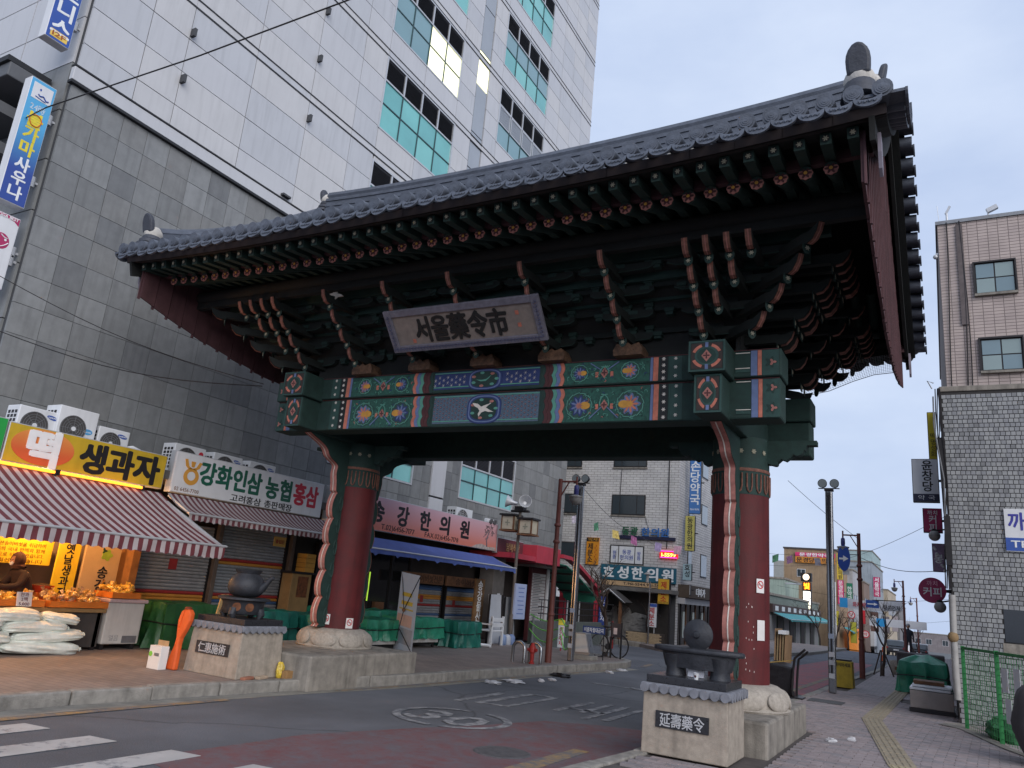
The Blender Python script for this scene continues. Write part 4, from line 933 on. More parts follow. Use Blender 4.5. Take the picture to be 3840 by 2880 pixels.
# -- projecting signs at the tower corner (faces look towards the street)
def projecting(label, z0, z1, face, y0=5.66, y1=6.09, x=-13.1, th=.22, zt=None):
    t = thing("projecting_sign", label, "sign", (x-th/2, (y0+y1)/2, z0)); MB().box(x-th, x-.004, y0, y1, z0, z1).build("sign_box", m_whb, t, bevel=.01)
    MB().box(x-.004, x, y0+.012, y1-.012, z0+.012, z1-.012).build("sign_face", face, t)
    for zz in ([z0+.55, z1-.55] if z1-z0 > 1 else [z0+.4]): q = MB(); q.cyl((x-th/2, y1+.05, zz-.09), (x-th/2, y1+.05, zz+.09), .05, n=12); q.box(x-th/2-.02, x-th/2+.02, y1, 6.25, zz-.02, zz+.02); q.build("wall_bracket", m_alu, t)
    return t
t = projecting("tall blue corner sign with white lettering and yellow 12F plate", 10.12, 12.3, m_blu_s)
text("휘트니스", .34, (-13.1, 5.88, 10.98), FX, m_wl, t, vert=True, bold=.03); panel(FX, (-13.1, 5.88, 10.245), -.15, .15, -.07, .07, .003).build("floor_plate", mat("plate_yellow", (226, 190, 90), .5, .05), t); text("12F", .10, (-13.096, 5.88, 10.245), FX, mat("plate_brown", (150, 84, 40), .5), t, bold=.02, w=.24)
t = projecting("blue sauna sign with hot bath picture and yellow and white lettering", 7.0, 9.29, gradmat("sauna_sign_fade", (52, 76, 150), (84, 164, 210), 'z', .6, 1.5))
panel(FX, (-13.1, 5.88, 9.07), -.165, .165, -.15, .15, .004).build("bath_picture", m_whb, t, bevel=.02)
q = MB(); q.prism(ell(.016, .022, 12), (-13.095, 5.84, 9.12), (0,1,0), (0,0,1), (.003,0,0)); q.tube([(-13.092, 5.88+.12*k/6-.06, 9.03-.018*math.sin(k*1.1)-.012*k/2) for k in range(10)], .012, 5); q.tube([(-13.092, 5.78+.025*k, 8.97-.004*k) for k in range(8)], .008, 5); q.build("bath_drawing", m_blu_s, t)
text("24時", .12, (-13.1, 5.87, 8.78), FX, mat("letter_pale", (190, 208, 222), .5), t, bold=.02, w=.25)
text("불", .24, (-13.1, 5.88, 8.55), FX, m_yl2, t, bold=.05); q = MB(); fl_ = [(.095*math.sin(a)*(1+.12*math.cos(3*a)), -.095*math.cos(a)*(1.25 if math.cos(a) < 0 else 1)) for a in [2*math.pi*k/18 for k in range(19)]]; q.tube([(-13.09, 5.885+a, 8.535+b) for a, b in fl_], .008, 5); q.build("flame_emblem", mat("flame_orange", (206, 92, 40), .5), t)
text("가마", .25, (-13.1, 5.88, 8.15), FX, m_yl2, t, vert=True, bold=.035); text("사우나", .235, (-13.1, 5.88, 7.46), FX, m_wl, t, vert=True, bold=.03)
t = projecting("white corner sign with magenta ball emblem under the sauna sign", 5.55, 6.8, m_whb)
m_mag = mat("sign_magenta", (168, 50, 96), .5, .08)
MB().prism([(-.202,.0),(.202,.0),(.202,-.12),(.12,-.065),(.0,-.045),(-.202,-.04)], (-13.1, 5.875, 6.785), (0,1,0), (0,0,1), (.003,0,0)).build("magenta_top", m_mag, t); text("YOGA BEST", .055, (-13.096, 5.875, 6.755), FX, m_wl, t, bold=.03, w=.36)
MB().prism(ell(.13, .135, 32), (-13.1, 5.875, 6.33), (0,1,0), (0,0,1), (.003,0,0)).build("ball_emblem", m_mag, t)
q = MB(); q.prism(ell(.02, .02, 12), (-13.096, 5.94, 6.365), (0,1,0), (0,0,1), (.003,0,0)); q.tube([(-13.095, 5.86+.02*k, 6.44-.02*k*(1-k*.12)) for k in range(6)], .008, 5); q.tube([(-13.095, 5.99-.025*k, 6.33-.035*k+.003*k*k) for k in range(6)], .009, 5); q.build("figure_mark", m_wl, t)
# -- roof of the shop row on which condensers stand
shoprow = thing("shop_canopy", "dark flat canopy slab running above the ground floor shops", "canopy", (-12.3, 14, 2.6))
MB().box(-13.0, -11.78, 4.0, 24.8, 2.95, 3.10).build("slab", mat("canopy_concrete", (96, 94, 92), .9, .2, 3, .2, 40), shoprow)
MB().box(-13.0, -12.72, 4.0, 8.98, .1, 2.95).build("back_wall", mat("shop_back_wall", (140, 120, 96), .85, .15, 3), shoprow); MB().box(-13.0, -12.78, 8.98, 24.8, .1, 2.95).build("back_wall", mat("shop_dark_wall", (58, 52, 50), .85, .25, 2), shoprow)
# -- condensers
def condenser(label, y0, y1, z0, z1, x1=-12.05, dp=.34, logo=None, dark=True, side=True):
    t = thing("air_conditioner_unit", label, "air conditioner", (x1-dp/2, (y0+y1)/2, z0), "condensers on the shop canopy")
    h = z1-z0; w = y1-y0
    MB().box(x1-dp, x1, y0, y1, z0+.03, z1).build("casing", m_whb, t, bevel=.012)
    q = MB(); q.box(x1-dp+.04, x1-.04, y0+.05, y0+.11, z0, z0+.03); q.box(x1-dp+.04, x1-.04, y1-.11, y1-.05, z0, z0+.03); q.build("feet", m_dk, t)
    r_ = min(h*.43, w*.33); c = (x1, y0 + r_ + .05, z0 + h*.52)
    MB().prism(ell(r_, r_, 32), c, (0,1,0), (0,0,1), (.006,0,0)).build("fan_opening", mat("fan_grey", (78, 76, 76) if dark else (150, 150, 152), .6, .1), t)
    q = MB()
    for k in range(5):
        rr = r_*(.25+.18*k); q.tube([(x1+.012, c[1]+rr*math.cos(a), c[2]+rr*math.sin(a)) for a in [2*math.pi*j/24 for j in range(25)]], .004, 4)
    for k in range(8): a = math.pi*k/4; q.bar((x1+.012, c[1]+r_*.1*math.cos(a), c[2]+r_*.1*math.sin(a)), (x1+.012, c[1]+r_*math.cos(a), c[2]+r_*math.sin(a)), .006, .006)
    q.build("fan_guard", m_grey if dark else m_whb, t); MB().cyl((x1+.006, c[1], c[2]), (x1+.022, c[1], c[2]), r_*.17, n=16).build("fan_hub", m_whb, t)
    q = MB()
    for a in range(3):
        for b in range(6): q.box(x1-dp+.05+.09*a, x1-dp+.11+.09*a, y0-.004, y0, z0+.10+(h-.16)*b/6, z0+.10+(h-.16)*(b+.7)/6)
    q.build("side_vents", m_dk, t)
    if logo == "blue": MB().prism(ell(.085, .032, 24), (x1, y1-.13, z1-.10), (0,1,-.16), (0,0,1), (.004,0,0)).build("logo_oval", m_blu_s, t); text("SAMSUNG", .026, (x1+.003, y1-.13, z1-.10), FX, m_wl, t, w=.13, bold=.02)
    if logo == "carrier": MB().prism(ell(.085, .045, 24), (x1, y1-.14, z0+h*.52), (0,1,0), (0,0,1), (.004,0,0)).build("logo_oval", m_cyan, t); text("Carrier", .035, (x1+.003, y1-.14, z0+h*.52), FX, m_wl, t, w=.13); text("캐리어", .075, (x1, y1-.14, z0+h*.33), FX, m_grey, t, bold=.01, w=.17)
    if logo == "pink": MB().prism(ell(.05, .05, 24), (x1, y1-.10, z1-.12), (0,1,0), (0,0,1), (.004,0,0)).build("logo_disc", m_rdl, t)
    return t
condenser("white condenser with blue oval badge, leftmost above the yellow shop sign", 6.28, 6.92, 3.10, 3.66, logo="blue")
condenser("largest white condenser in the middle above the yellow shop sign", 6.80+.05, 7.50, 3.10, 3.80, -12.0, .38, "carrier")
condenser("white condenser at the right end above the yellow shop sign", 7.56, 8.12, 3.10, 3.62, -12.02, .33, "blue")
condenser("white condenser with round pink badge above the ginseng shop sign", 9.10, 9.78, 3.10, 3.66, -12.1, .34, "pink")
condenser("white condenser with blue badge, middle one above the ginseng shop sign", 9.98, 10.68, 3.10, 3.66, -12.1, .34, "blue")
condenser("white condenser with blue badge, right one above the ginseng shop sign", 10.88, 11.58, 3.10, 3.66, -12.1, .34, "blue")
condenser("small white condenser standing above the pink clinic sign", 18.62, 19.50, 3.10, 3.78, -12.1, .34, None, False)
MB().tube([(-12.1, 8.13, 3.35), (-12.0, 8.2, 3.38), (-11.95, 8.3, 3.34), (-11.95, 8.4, 3.24), (-11.95, 8.44, 3.12)], .035, 8).build("duct_pipe", m_whb, None, True, label="short white bent pipe beside the condensers above the yellow sign", category="pipe") if False else None
tag(MB().tube([(-12.1, 8.13, 3.35), (-12.0, 8.2, 3.38), (-11.95, 8.3, 3.34), (-11.95, 8.4, 3.24), (-11.95, 8.44, 3.10)], .035, 8).build("drain_hose", m_whb, None, True), "short white bent hose beside the condensers above the yellow sign", "hose")
# -- big shop signs
SX = -11.7
def sign(label, y0, y1, z0, z1, m, x=SX, th=.16, frame=None):
    t = thing("shop_sign", label, "sign", (x-th/2, (y0+y1)/2, z0)); MB().box(x-th, x-.006, y0, y1, z0, z1).build("sign_box", frame or m_alu, t, bevel=.01)
    MB().box(x-.006, x, y0+.015, y1-.015, z0+.015, z1-.015).build("sign_face", m, t); return t
t = sign("yellow rice cake shop sign with orange oval", 6.02, 8.70, 2.755, 3.33, mat("rice_sign_yellow", (186, 158, 44), .5, .1, 2, stain=.12))
MB().prism(ell(.475, .265, 40), (SX, 6.57, 3.045), (0,1,0), (0,0,1), (.006,0,0)).build("orange_oval", gradmat("oval_orange_fade", (196, 92, 52), (214, 140, 72), 'z', .2, .52), t)
text("떡", .46, (SX+.006, 6.56, 3.03), FX, m_wl, t, bold=.06, ext=.015, w=.50); text("생과자", .40, (SX, 7.87, 3.03), FX, m_ink, t, bold=.05, w=1.46)
t = sign("green sign edge left of the yellow rice cake sign", 4.0, 6.0, 2.755, 3.36, mat("sign_leaf_green", (40, 150, 70), .5, .08))
t = sign("white ginseng co-op sign with ochre pot emblem and green lettering", 8.86, 12.68, 2.74, 3.47, m_whb)
m_och = mat("coop_ochre", (206, 150, 66), .5, .08)
q = MB(); A = [2*math.pi*k/30 for k in range(31)]
for a, b in zip(A[:-1], A[1:]): q.add([(SX+.004, 9.24+.165*math.cos(a)*1.0, 3.06+.15*math.sin(a)), (SX+.004, 9.24+.165*math.cos(b), 3.06+.15*math.sin(b)), (SX+.004, 9.24+.085*math.cos(b), 3.07+.08*math.sin(b)), (SX+.004, 9.24+.085*math.cos(a), 3.07+.08*math.sin(a))], [(0,1,2,3)])
q.prism([(-.19,.15),(-.13,.16),(-.08,.04),(0,.0),(-.08,-.02),(-.15,.03)], (SX, 9.24, 3.20), (0,1,0), (0,0,1), (.004,0,0)); q.prism([(.19,.13),(.13,.14),(.08,.04),(0,.0),(.08,-.02),(.15,.03)], (SX, 9.24, 3.20), (0,1,0), (0,0,1), (.004,0,0)); q.prism([(-.05,.13),(.05,.13),(.03,.03),(-.03,.03)], (SX, 9.24, 3.20), (0,1,0), (0,0,1), (.005,0,0)); q.build("coop_emblem", m_och, t)
text("02 6456-7700", .075, (SX, 9.20, 2.815), FX, mat("letter_brown", (120, 84, 60), .5), t, w=.52); text("강화인삼", .36, (SX, 10.16, 3.17), FX, m_dgl, t, bold=.045, w=1.50); text("농협", .36, (SX, 11.37, 3.16), FX, m_dgl, t, bold=.045, w=.72); text("홍삼", .38, (SX, 12.16, 3.15), FX, m_rdl, t, bold=.045, w=.74); text("고려홍삼 총판매장", .125, (SX, 11.0, 2.835), FX, m_ink, t, bold=.02, w=1.62)
pk = sign("pink clinic sign with brush lettering and faded tree, above the blue awning", 12.9, 20.37, 2.69, 3.49, gradmat("clinic_sign_fade", (206, 122, 104), (204, 166, 176), 'z', .1, .75))
for c, y in zip("송강한의원", (14.62, 15.62, 16.58, 17.50, 18.52)): text(c, .42, (SX, y, 3.14), FX, m_ink, pk, bold=.045, w=.50)
text("T.02)6456-7177", .14, (SX, 15.48, 2.79), FX, m_ink, pk, bold=.01, w=1.36); text("FAX.02)6456-7178", .14, (SX, 17.43, 2.79), FX, m_ink, pk, bold=.01, w=1.62)
q = MB(); rr_ = random.Random(5)
for k in range(34): a = rr_.uniform(0, 6.28); r0 = rr_.uniform(.03, .3); y, z = 19.85+r0*math.cos(a), 3.20+.6*r0*math.sin(a); q.tube([(SX+.004, y, z), (SX+.004, y+rr_.uniform(-.09,.09), z+rr_.uniform(-.06,.06)), (SX+.004, y+rr_.uniform(-.12,.12), z+rr_.uniform(-.09,.09))], .009, 4)
q.tube([(SX+.004, 19.8, 2.78), (SX+.004, 19.76, 2.95), (SX+.004, 19.85, 3.2)], .02, 5); q.build("printed_tree", mat("print_grey", (120, 104, 108), .6), pk)
MB().prism([(18.95,2.70),(20.3,2.70),(20.3,2.80),(19.9,2.78),(19.5,2.84),(19.2,2.79)], (SX, 0, 0), (0,1,0), (0,0,1), (.003,0,0)).build("printed_meadow", mat("print_pale", (176, 164, 156), .6, .3, 12), pk)
t = thing("sign_lamp_pair", "pair of small round floodlights on top of the pink clinic sign", "lamp", (-11.75, 20.0, 3.49))
MB().box(-11.82, -11.70, 19.72, 20.26, 3.49, 3.60).build("housing", m_whb, t, bevel=.02)
for y in (19.9, 20.12): MB().cyl((-11.70, y, 3.53), (-11.66, y, 3.52), .075, n=16).build("lamp_lens", mat("lens_dark", (96, 96, 100), .2), t)
t = sign("dark red snack shop sign with small gold lettering beside the clinic sign", 20.42, 22.1, 2.66, 3.12, mat("sign_maroon", (104, 52, 60), .6, .1, 2, stain=.2)); text("남북식당", .22, (SX, 21.4, 2.88), FX, mat("letter_gold", (170, 140, 100), .5), t, bold=.03, ext=.02, w=.85)
# glow tubes under the yellow sign
m_tube = mat("orange_glow_tube", (255, 140, 40), .5, .02, emit=2.2)
for lab, a, b in (("left glowing orange tube under the yellow rice cake sign", 5.6, 6.72), ("right glowing orange tube under the yellow rice cake sign", 6.79, 8.20)):
    t = thing("tube_light", lab, "lamp", (-11.55, (a+b)/2, 2.70), "orange tubes under the yellow sign"); MB().cyl((-11.53, a, 2.715), (-11.53, b, 2.705), .022, n=10).build("glow_tube", m_tube, t, True); q = MB(); q.box(-11.60, -11.50, a-.03, a, 2.67, 2.75); q.box(-11.60, -11.50, b, b+.03, 2.66, 2.74); q.build("holder", m_dk, t)
# -- awnings
def awning(label, x0, z0, x1, z1, y0, y1, m, mv, drop, scal=.07, sag=.05, wall=None):
    t = thing("awning", label, "awning", ((x0+x1)/2, (y0+y1)/2, z1)); N, K = 8, max(12, int((y1-y0)/.12))
    f = lambda a, y: (x0+(x1-x0)*a, y, z0+(z1-z0)*a - sag*math.sin(math.pi*a)*(.8+.2*math.sin(y*2.3)))
    top = [[f(i/N, y0+(y1-y0)*j/K) for j in range(K+1)] for i in range(N+1)]; q = MB(); q.grid(top); q.grid([[(x, y, z-.012) for x, y, z in r] for r in reversed(top)]); q.build("canvas", m, t, True)
    q = MB(); K2 = K*4; rows = []
    for i in range(4):
        a = i/3; row = []
        for j in range(K2+1):
            y = y0+(y1-y0)*j/K2; sc_ = scal*.35*abs(math.sin(math.pi*y/(scal*2))) if i == 3 else 0
            row.append((x1+.012*math.sin(y*14+i)*a, y, z1 - drop*a + sc_))
        rows.append(row)
    q.grid(rows); q.build("valance", mv, t, True)
    MB().cyl((x1, y0-.02, z1+.005), (x1, y1+.02, z1+.005), .018, n=8).build("front_bar", m_alu, t)
    q = MB()
    for y in (y0+.03, y1-.03): q.bar((x0, y, z0-.04), (x1, y, z1-.02), .03, .03)
    q.build("awning_arm", m_alu, t); return t
m_st1 = stripemat("awning_stripes_wide", (172, 162, 163), (104, 50, 56), 'y', .148, .5); m_st2 = stripemat("awning_stripes_narrow", (160, 152, 153), (98, 54, 60), 'y', .122, .5)
awning("long red and white striped awning over the lit rice cake stall", -11.6, 2.68, -9.8, 1.87, 3.2, 8.62, m_st1, m_st1, .2)
awning("shorter red and white striped awning under the white ginseng sign", -11.55, 2.70, -10.9, 2.37, 8.72, 12.75, m_st2, m_st2, .12)
m_bawn = mat("awning_blue_canvas", (78, 96, 158), .8, .16, 1.2, .2, 20, stain=.15)
awning("long blue canvas awning below the pink clinic sign", -11.6, 2.52, -10.8, 2.23, 12.9, 20.05, m_bawn, m_bawn, .15, .4, .03)
# -- roller shutters
m_shut = mat("shutter_steel", (150, 152, 156), .5, .14, 3, metal=.2, stain=.2); m_sred = mat("stripe_red", (150, 48, 48), .6, .12); m_syel = mat("stripe_ochre", (186, 130, 56), .6, .12); m_sblu = mat("stripe_blue", (64, 90, 128), .6, .12)
def shutter(label, y0, y1, z0, z1, bands, x=-12.70):
    t = thing("roller_shutter", label, "shutter", (x, (y0+y1)/2, z0)); n = int((z1-z0)/.062)
    cacheS = {}
    for k in range(n):
        z = z0+.062*k; mm = m_shut
        for (a, b, m_) in bands:
            if a <= z+.03 < b: mm = m_
        if mm.name not in cacheS:
            q = MB(); q.grid([[(-.012, -(y1-y0)/2, 0), (-.012, (y1-y0)/2, 0)], [(.006, -(y1-y0)/2, .012), (.006, (y1-y0)/2, .012)], [(.012, -(y1-y0)/2, .032), (.012, (y1-y0)/2, .032)], [(.004, -(y1-y0)/2, .053), (.004, (y1-y0)/2, .053)], [(-.012, -(y1-y0)/2, .061), (-.012, (y1-y0)/2, .061)]])
            q.box(-.03, -.012, -(y1-y0)/2, (y1-y0)/2, 0, .0615); cacheS[mm.name] = q.mesh("slat", mm)
        inst("slat", cacheS[mm.name], t, (x, (y0+y1)/2, z))
    q = MB(); q.box(x-.05, x+.03, y0-.05, y0, z0, z1+.05); q.box(x-.05, x+.03, y1, y1+.05, z0, z1+.05); q.build("guide_rail", m_dk, t); MB().box(x-.1, x+.06, y0, y1, z1, z1+.22).build("shutter_box", m_dk, t)
    return t
bd1 = ((.96, 1.06, m_sred), (.89, .96, m_syel), (.83, .89, m_sblu)); bd2 = ((1.68, 1.75, m_sred), (1.62, 1.68, m_syel), (.96, 1.02, m_sred), (.90, .96, m_syel), (.84, .90, m_sblu))
t = shutter("grey roller shutter with red and ochre bands beside the lit stall", 9.02, 10.82, .12, 2.35, bd1); panel(FX, (-12.688, 10.0, 1.53), -.09, .09, -.10, .10, .004).build("red_notice", m_sred, t)
shutter("grey roller shutter with two pairs of bands behind the kettle monument", 10.95, 12.80, .12, 2.45, bd2)
bd3 = ((1.45, 1.52, m_sblu), (1.20, 1.27, m_syel), (1.0, 1.07, m_sred), (.76, .83, m_sblu), (.42, .48, m_syel))
t = shutter("striped roller shutter under a wooden sign, left of the pair", 17.55, 19.05, .12, 1.56, bd3, -12.62); panel(FX, (-12.6, 18.1, 1.18), -.07, .07, -.09, .09, .004).build("red_notice", m_sred, t)
t = shutter("striped roller shutter under a wooden sign, right of the pair", 19.32, 20.95, .12, 1.56, bd3, -12.62); panel(FX, (-12.6, 19.75, 1.10), -.07, .07, -.09, .09, .004).build("red_notice", m_sred, t)
m_wood = mat("sign_wood", (112, 78, 54), .75, .3, 6, .2, 30)
for lab, a, b, s_ in (("brown wooden fascia board over the left striped shutter", 16.64, 18.5, "송이버섯전문"), ("brown wooden fascia board over the right striped shutter", 18.66, 20.3, "송이버섯")):
    t = thing("wooden_fascia", lab, "sign", (-12.22, (a+b)/2, 1.58)); MB().box(-12.27, -12.2, a, b, 1.58, 1.85).build("board", m_wood, t, bevel=.01); text(s_, .17, (-12.2, (a+b)/2+.2, 1.715), FX, mat("carved_brown", (72, 48, 36), .7), t, bold=.02, w=(b-a)*.7)
t = thing("wooden_post_sign", "tall narrow wooden board with white lettering beside the bench", "sign", (-11.6, 19.5, .14)); MB().box(-11.66, -11.6, 19.26, 19.76, .14, 1.85).build("board", mat("post_sign_wood", (122, 92, 62), .75, .3, 4, .2, 30), t, bevel=.01); text("송강물산", .26, (-11.6, 19.51, 1.24), FX, m_wl, t, vert=True, bold=.03)
# posts and dark interior with lit corner
for lab, y in (("brown steel post between the two grey shutters", 10.88), ("brown steel post right of the grey shutters", 12.9)):
    tag(MB().box(-12.64, -12.54, y-.05, y+.05, .13, 2.5).build("steel_post", mat("post_brown", (92, 80, 72), .6, .2), None, bevel=.008), lab, "post")
t = thing("stacked_cartons", "printed cardboard carton under yellow boxes in the dark shop doorway", "carton", (-12.35, 13.1, .13))
MB().box(-12.6, -12.3, 12.75, 13.35, .13, 1.55).build("big_carton", mat("carton_tan", (146, 116, 76), .8, .15, 4), t, bevel=.01); panel(FX, (-12.3, 13.1, 1.28), -.16, .16, -.22, .22, .004).build("printed_root_picture", mat("root_print", (112, 66, 40), .6, .5, 14), t)
for k in range(4): MB().box(-12.6, -12.32, 13.12, 13.42, 1.60+.1*k, 1.695+.1*k).build("yellow_box", mat("box_yellow", (190, 142, 66), .7, .12), t, bevel=.006)
MB().box(-12.62, -12.28, 12.7, 13.5, 1.555, 1.60).build("shelf", m_dk, t)
t = thing("hanging_notice", "small yellow notice hanging under the second striped awning", "sign", (-12.2, 12.1, 2.05)); panel(FX, (-12.2, 12.12, 2.165), -.17, .17, -.10, .10, .012).build("board", mat("notice_yellow", (196, 156, 80), .6, .1), t); text("출입문", .07, (-12.187, 12.12, 2.165), FX, m_sred, t, bold=.02, w=.25)
# clinic entrance at the left of the striped shutters: dark glass door
t = thing("glass_door", "dark glazed shop door left of the striped shutters", "door", (-12.6, 16.3, .13)); MB().box(-12.66, -12.62, 13.8, 17.4, .13, 2.3).build("pane", glassmat("door_dark_glass", (34, 34, 36), .1), t)
for y in (13.8, 15.6, 16.6, 17.42): MB().box(-12.68, -12.58, y-.04, y+.04, .13, 2.3).build("frame_bar", m_dk, t)
panel(FX, (-12.61, 15.75, 1.4), -.02, .02, -.35, .35, .006).build("lit_strip", mat("green_glow", (150, 190, 60), .5, .1, emit=.8), t)
panel(FX, (-12.6, 16.15, .82), -.18, .18, -.22, .22, .1).build("wooden_box", m_wood, t)
t = thing("column_box", "grey concrete pillar with a pale notice at the stairs", "pillar", (-12.0, 21.0, .13)); MB().box(-12.5, -12.0, 20.9, 21.6, .13, 2.6).build("shaft", mat("pillar_grey", (104, 100, 98), .85, .15), t, bevel=.01); panel(FX, (-12.0, 21.3, 1.42), -.08, .08, -.07, .07, .004).build("notice", m_whb, t)
# -- lit rice cake stall ---------------------------------------------------
m_by = mat("banner_yellow", (232, 196, 40), .6, .06, 2)
t = thing("wall_banner", "yellow cloth banner with rows of brown handwriting behind the seller", "banner", (-12.5, 6.6, 1.34)); panel(FX, (-12.5, 6.55, 1.515), -1.0, 1.0, -.175, .2, .008).build("cloth", m_by, t)
for k, s_ in enumerate(("10년간 국산송이버섯을 취급하며", "송이 버섯의 국내 판매와 함께", "연구자 적으로 이끌어 왔습니다.", "위하여 최선 하겠습니다")): text(s_, .055, (-12.492, 6.93, 1.63-.082*k), FX, mat("banner_brown", (120, 84, 20), .6), t, w=1.0)
t = thing("vertical_banner", "narrow yellow standing sign with black lettering in the lit stall", "sign", (-12.42, 7.77, .9)); panel(FX, (-12.42, 7.775, 1.35), -.19, .19, -.45, .40, .03).build("board", m_by, t, bevel=.01); text("옛날생과자", .155, (-12.388, 7.78, 1.29), FX, m_ink, t, vert=True, bold=.02)
t = thing("beige_sign", "beige standing sign with a green logo in the lit stall", "sign", (-12.42, 8.4, .5)); panel(FX, (-12.42, 8.38, 1.15), -.35, .30, -.65, .58, .05).build("board", mat("board_beige", (196, 166, 120), .6, .06), t, bevel=.01); text("송강", .19, (-12.365, 8.40, 1.19), FX, m_ink, t, vert=True, bold=.02)
q = MB(); q.prism(petal(5, .10, .15, 30), (-12.37, 8.42, 1.58), (0,1.1,0), (0,0,1), (.005,0,0)); q.m = 1; q.prism(petal(3, .05, .3, 20), (-12.37, 8.36, 1.65), (0,1,0), (0,0,1), (.008,0,0)); q.build("leaf_logo", [mat("logo_green", (150, 178, 60), .6), mat("logo_dark", (40, 70, 50), .6)], t)
for lab, y in (("wooden jamb at the right end of the lit stall", 8.86),): tag(MB().box(-12.7, -12.2, y-.07, y+.07, .13, 2.6).build("door_jamb", mat("jamb_wood", (150, 104, 60), .7, .2), None), lab, "post")
t = thing("wall_clock", "round wall fan with black rim at the left edge of the lit stall", "fan", (-12.45, 6.62, 1.1)); MB().cyl((-12.5, 6.60, 1.24), (-12.46, 6.60, 1.24), .16, n=28).build("face", m_whb, t); MB().tube([(-12.45, 6.60+.16*math.cos(a), 1.24+.16*math.sin(a)) for a in [2*math.pi*k/28 for k in range(29)]], .014, 6).build("rim", m_ink, t, True)
# lamps of the stall: bare warm bulbs along the back wall; the leftmost is unseen, added to warm the right pedestal
def bulb(label, x, y, z, e):
    t = thing("stall_lamp", label, "lamp", (x, y, z), "warm lamps in the lit stall"); MB().sph((x, y, z), .05, (1,1,1.25), 12, 8).build("glass_bulb", mat("bulb_glow", (255, 176, 84), .4, .02, emit=4), t, True); MB().cyl((x, y, z+.05), (x, y, z+.11), .022, n=10).build("socket", m_dk, t); MB().cyl((x, y, z+.11), (x, y, 2.6), .006, n=5).build("cable", m_dk, t)
    ld = bpy.data.lights.new("stall_light", 'POINT'); ld.energy = e; ld.color = (1.0, .52, .20); ld.shadow_soft_size = .06; lo = bpy.data.objects.new("stall_light", ld); COL.objects.link(lo); lo.parent = t; lo.location = (.09, 0, -.02)
bulb("bare warm bulb hanging over the seller behind the awning", -12.15, 7.1, 2.12, 45); bulb("bare warm bulb nearer the camera, under the long striped awning", -12.3, 4.6, 2.06, 95); bulb("unseen warm bulb added past the left edge to throw a glow on the right pedestal", -12.4, 2.2, 2.06, 130); bulb("bare warm bulb over the right end of the snack counter", -11.7, 8.2, 2.15, 20)
MB().box(-13.0, -12.72, -1.0, 4.0, .1, 2.95).build("back_wall", MATS["shop_back_wall"], shoprow); MB().box(-13, -11.6, -1, 4.0, 2.8, 2.95).build("slab", MATS["canopy_concrete"], shoprow)
awning("striped awning carrying on past the left edge of the view", -11.6, 2.68, -9.8, 1.87, -1.0, 3.15, m_st1, m_st1, .2)
# counters
m_frz = mat("freezer_white", (196, 194, 190), .45, .08, 2, stain=.2)
t = thing("chest_freezer", "white chest freezer at the end of the snack counter", "freezer", (-12.0, 8.45, .13)); MB().box(-12.35, -11.7, 8.18, 8.84, .22, .86).build("cabinet", m_frz, t, bevel=.02); MB().box(-12.38, -11.66, 8.16, 8.87, .86, .92).build("lid", mat("lid_pink", (190, 168, 170), .5), t, bevel=.015); panel(FX, (-11.7, 8.66, .29), -.13, .13, -.05, .06, .006).build("grille_plate", m_grey, t)
for a in (8.24, 8.78): MB().box(-12.3, -11.75, a-.03, a+.03, .13, .22).build("foot", m_dk, t)
text("얼음", .08, (-11.7, 8.38, .32), FX, mat("print_faint", (150, 148, 150), .6), t)
t = thing("snack_counter", "low counter with dark front carrying trays of snacks", "counter", (-12.0, 6.6, .13)); MB().box(-12.4, -11.66, 4.0, 8.14, .70, .76).build("counter_top", mat("counter_wood", (150, 120, 80), .6, .15), t, bevel=.008); MB().box(-11.78, -11.74, 4.0, 8.14, .18, .70).build("front_panel", mat("counter_dark", (70, 66, 64), .7, .15), t)
for y in (4.2, 5.8, 7.2, 8.08): MB().box(-12.36, -11.74, y-.03, y+.03, .13, .70).build("leg", m_dk, t)
tr_m = mat("tray_orange", (206, 116, 40), .6, .12, 5)
for lab, a, b, x0, x1 in (("long orange tray of brown snacks on the counter", 7.18, 8.12, -12.1, -11.62), ("orange tray of yellow snacks on the freezer lid", 8.18, 8.70, -12.15, -11.66), ("orange tray of snacks at the left end of the counter", 6.2, 7.1, -12.1, -11.62)):
    z = .93 if a > 8.15 else .77; t = thing("snack_tray", lab, "tray", ((x0+x1)/2, (a+b)/2, z), "orange trays of snacks"); q = MB(); q.box(x0, x1, a, b, z, z+.012); q.build("bottom", tr_m, t)
    for (p, q0, r_, s_) in ((x0, x0+.012, a, b), (x1-.012, x1, a, b), (x0+.012, x1-.012, a, a+.012), (x0+.012, x1-.012, b-.012, b)): MB().box(p, q0, r_, s_, z+.012, z+.09).build("side", tr_m, t)
rb = random.Random(11); bag_ms = []
for k, (c1, ro) in enumerate((((206, 160, 84), .25), ((186, 150, 110), .3), ((226, 176, 70), .2))):
    q = MB(); q.sph((0,0,0), .062, (1.0, .75, .55), 10, 7); 
    q.V = [(x*(1+rb.uniform(-.16,.16)), y*(1+rb.uniform(-.16,.16)), z*(1+rb.uniform(-.2,.2))) for x, y, z in q.V]; q.add([(-.012,-.03,.03),(.012,-.03,.03),(.03,-.02,.085),(-.03,-.02,.085)], [(0,1,2,3)]); bag_ms.append(q.mesh("snack_bag", mat("snack_film_%d" % k, c1, ro, .45, 30, .5, 40, spec=.8)))
spots = []
for k in range(34): spots.append((rb.uniform(-12.05,-11.68), rb.uniform(7.22, 8.08), .85+rb.uniform(0,.13), rb.choice((0,1))))
for k in range(22): spots.append((rb.uniform(-12.1,-11.72), rb.uniform(8.22, 8.66), .99+rb.uniform(0,.13), 2))
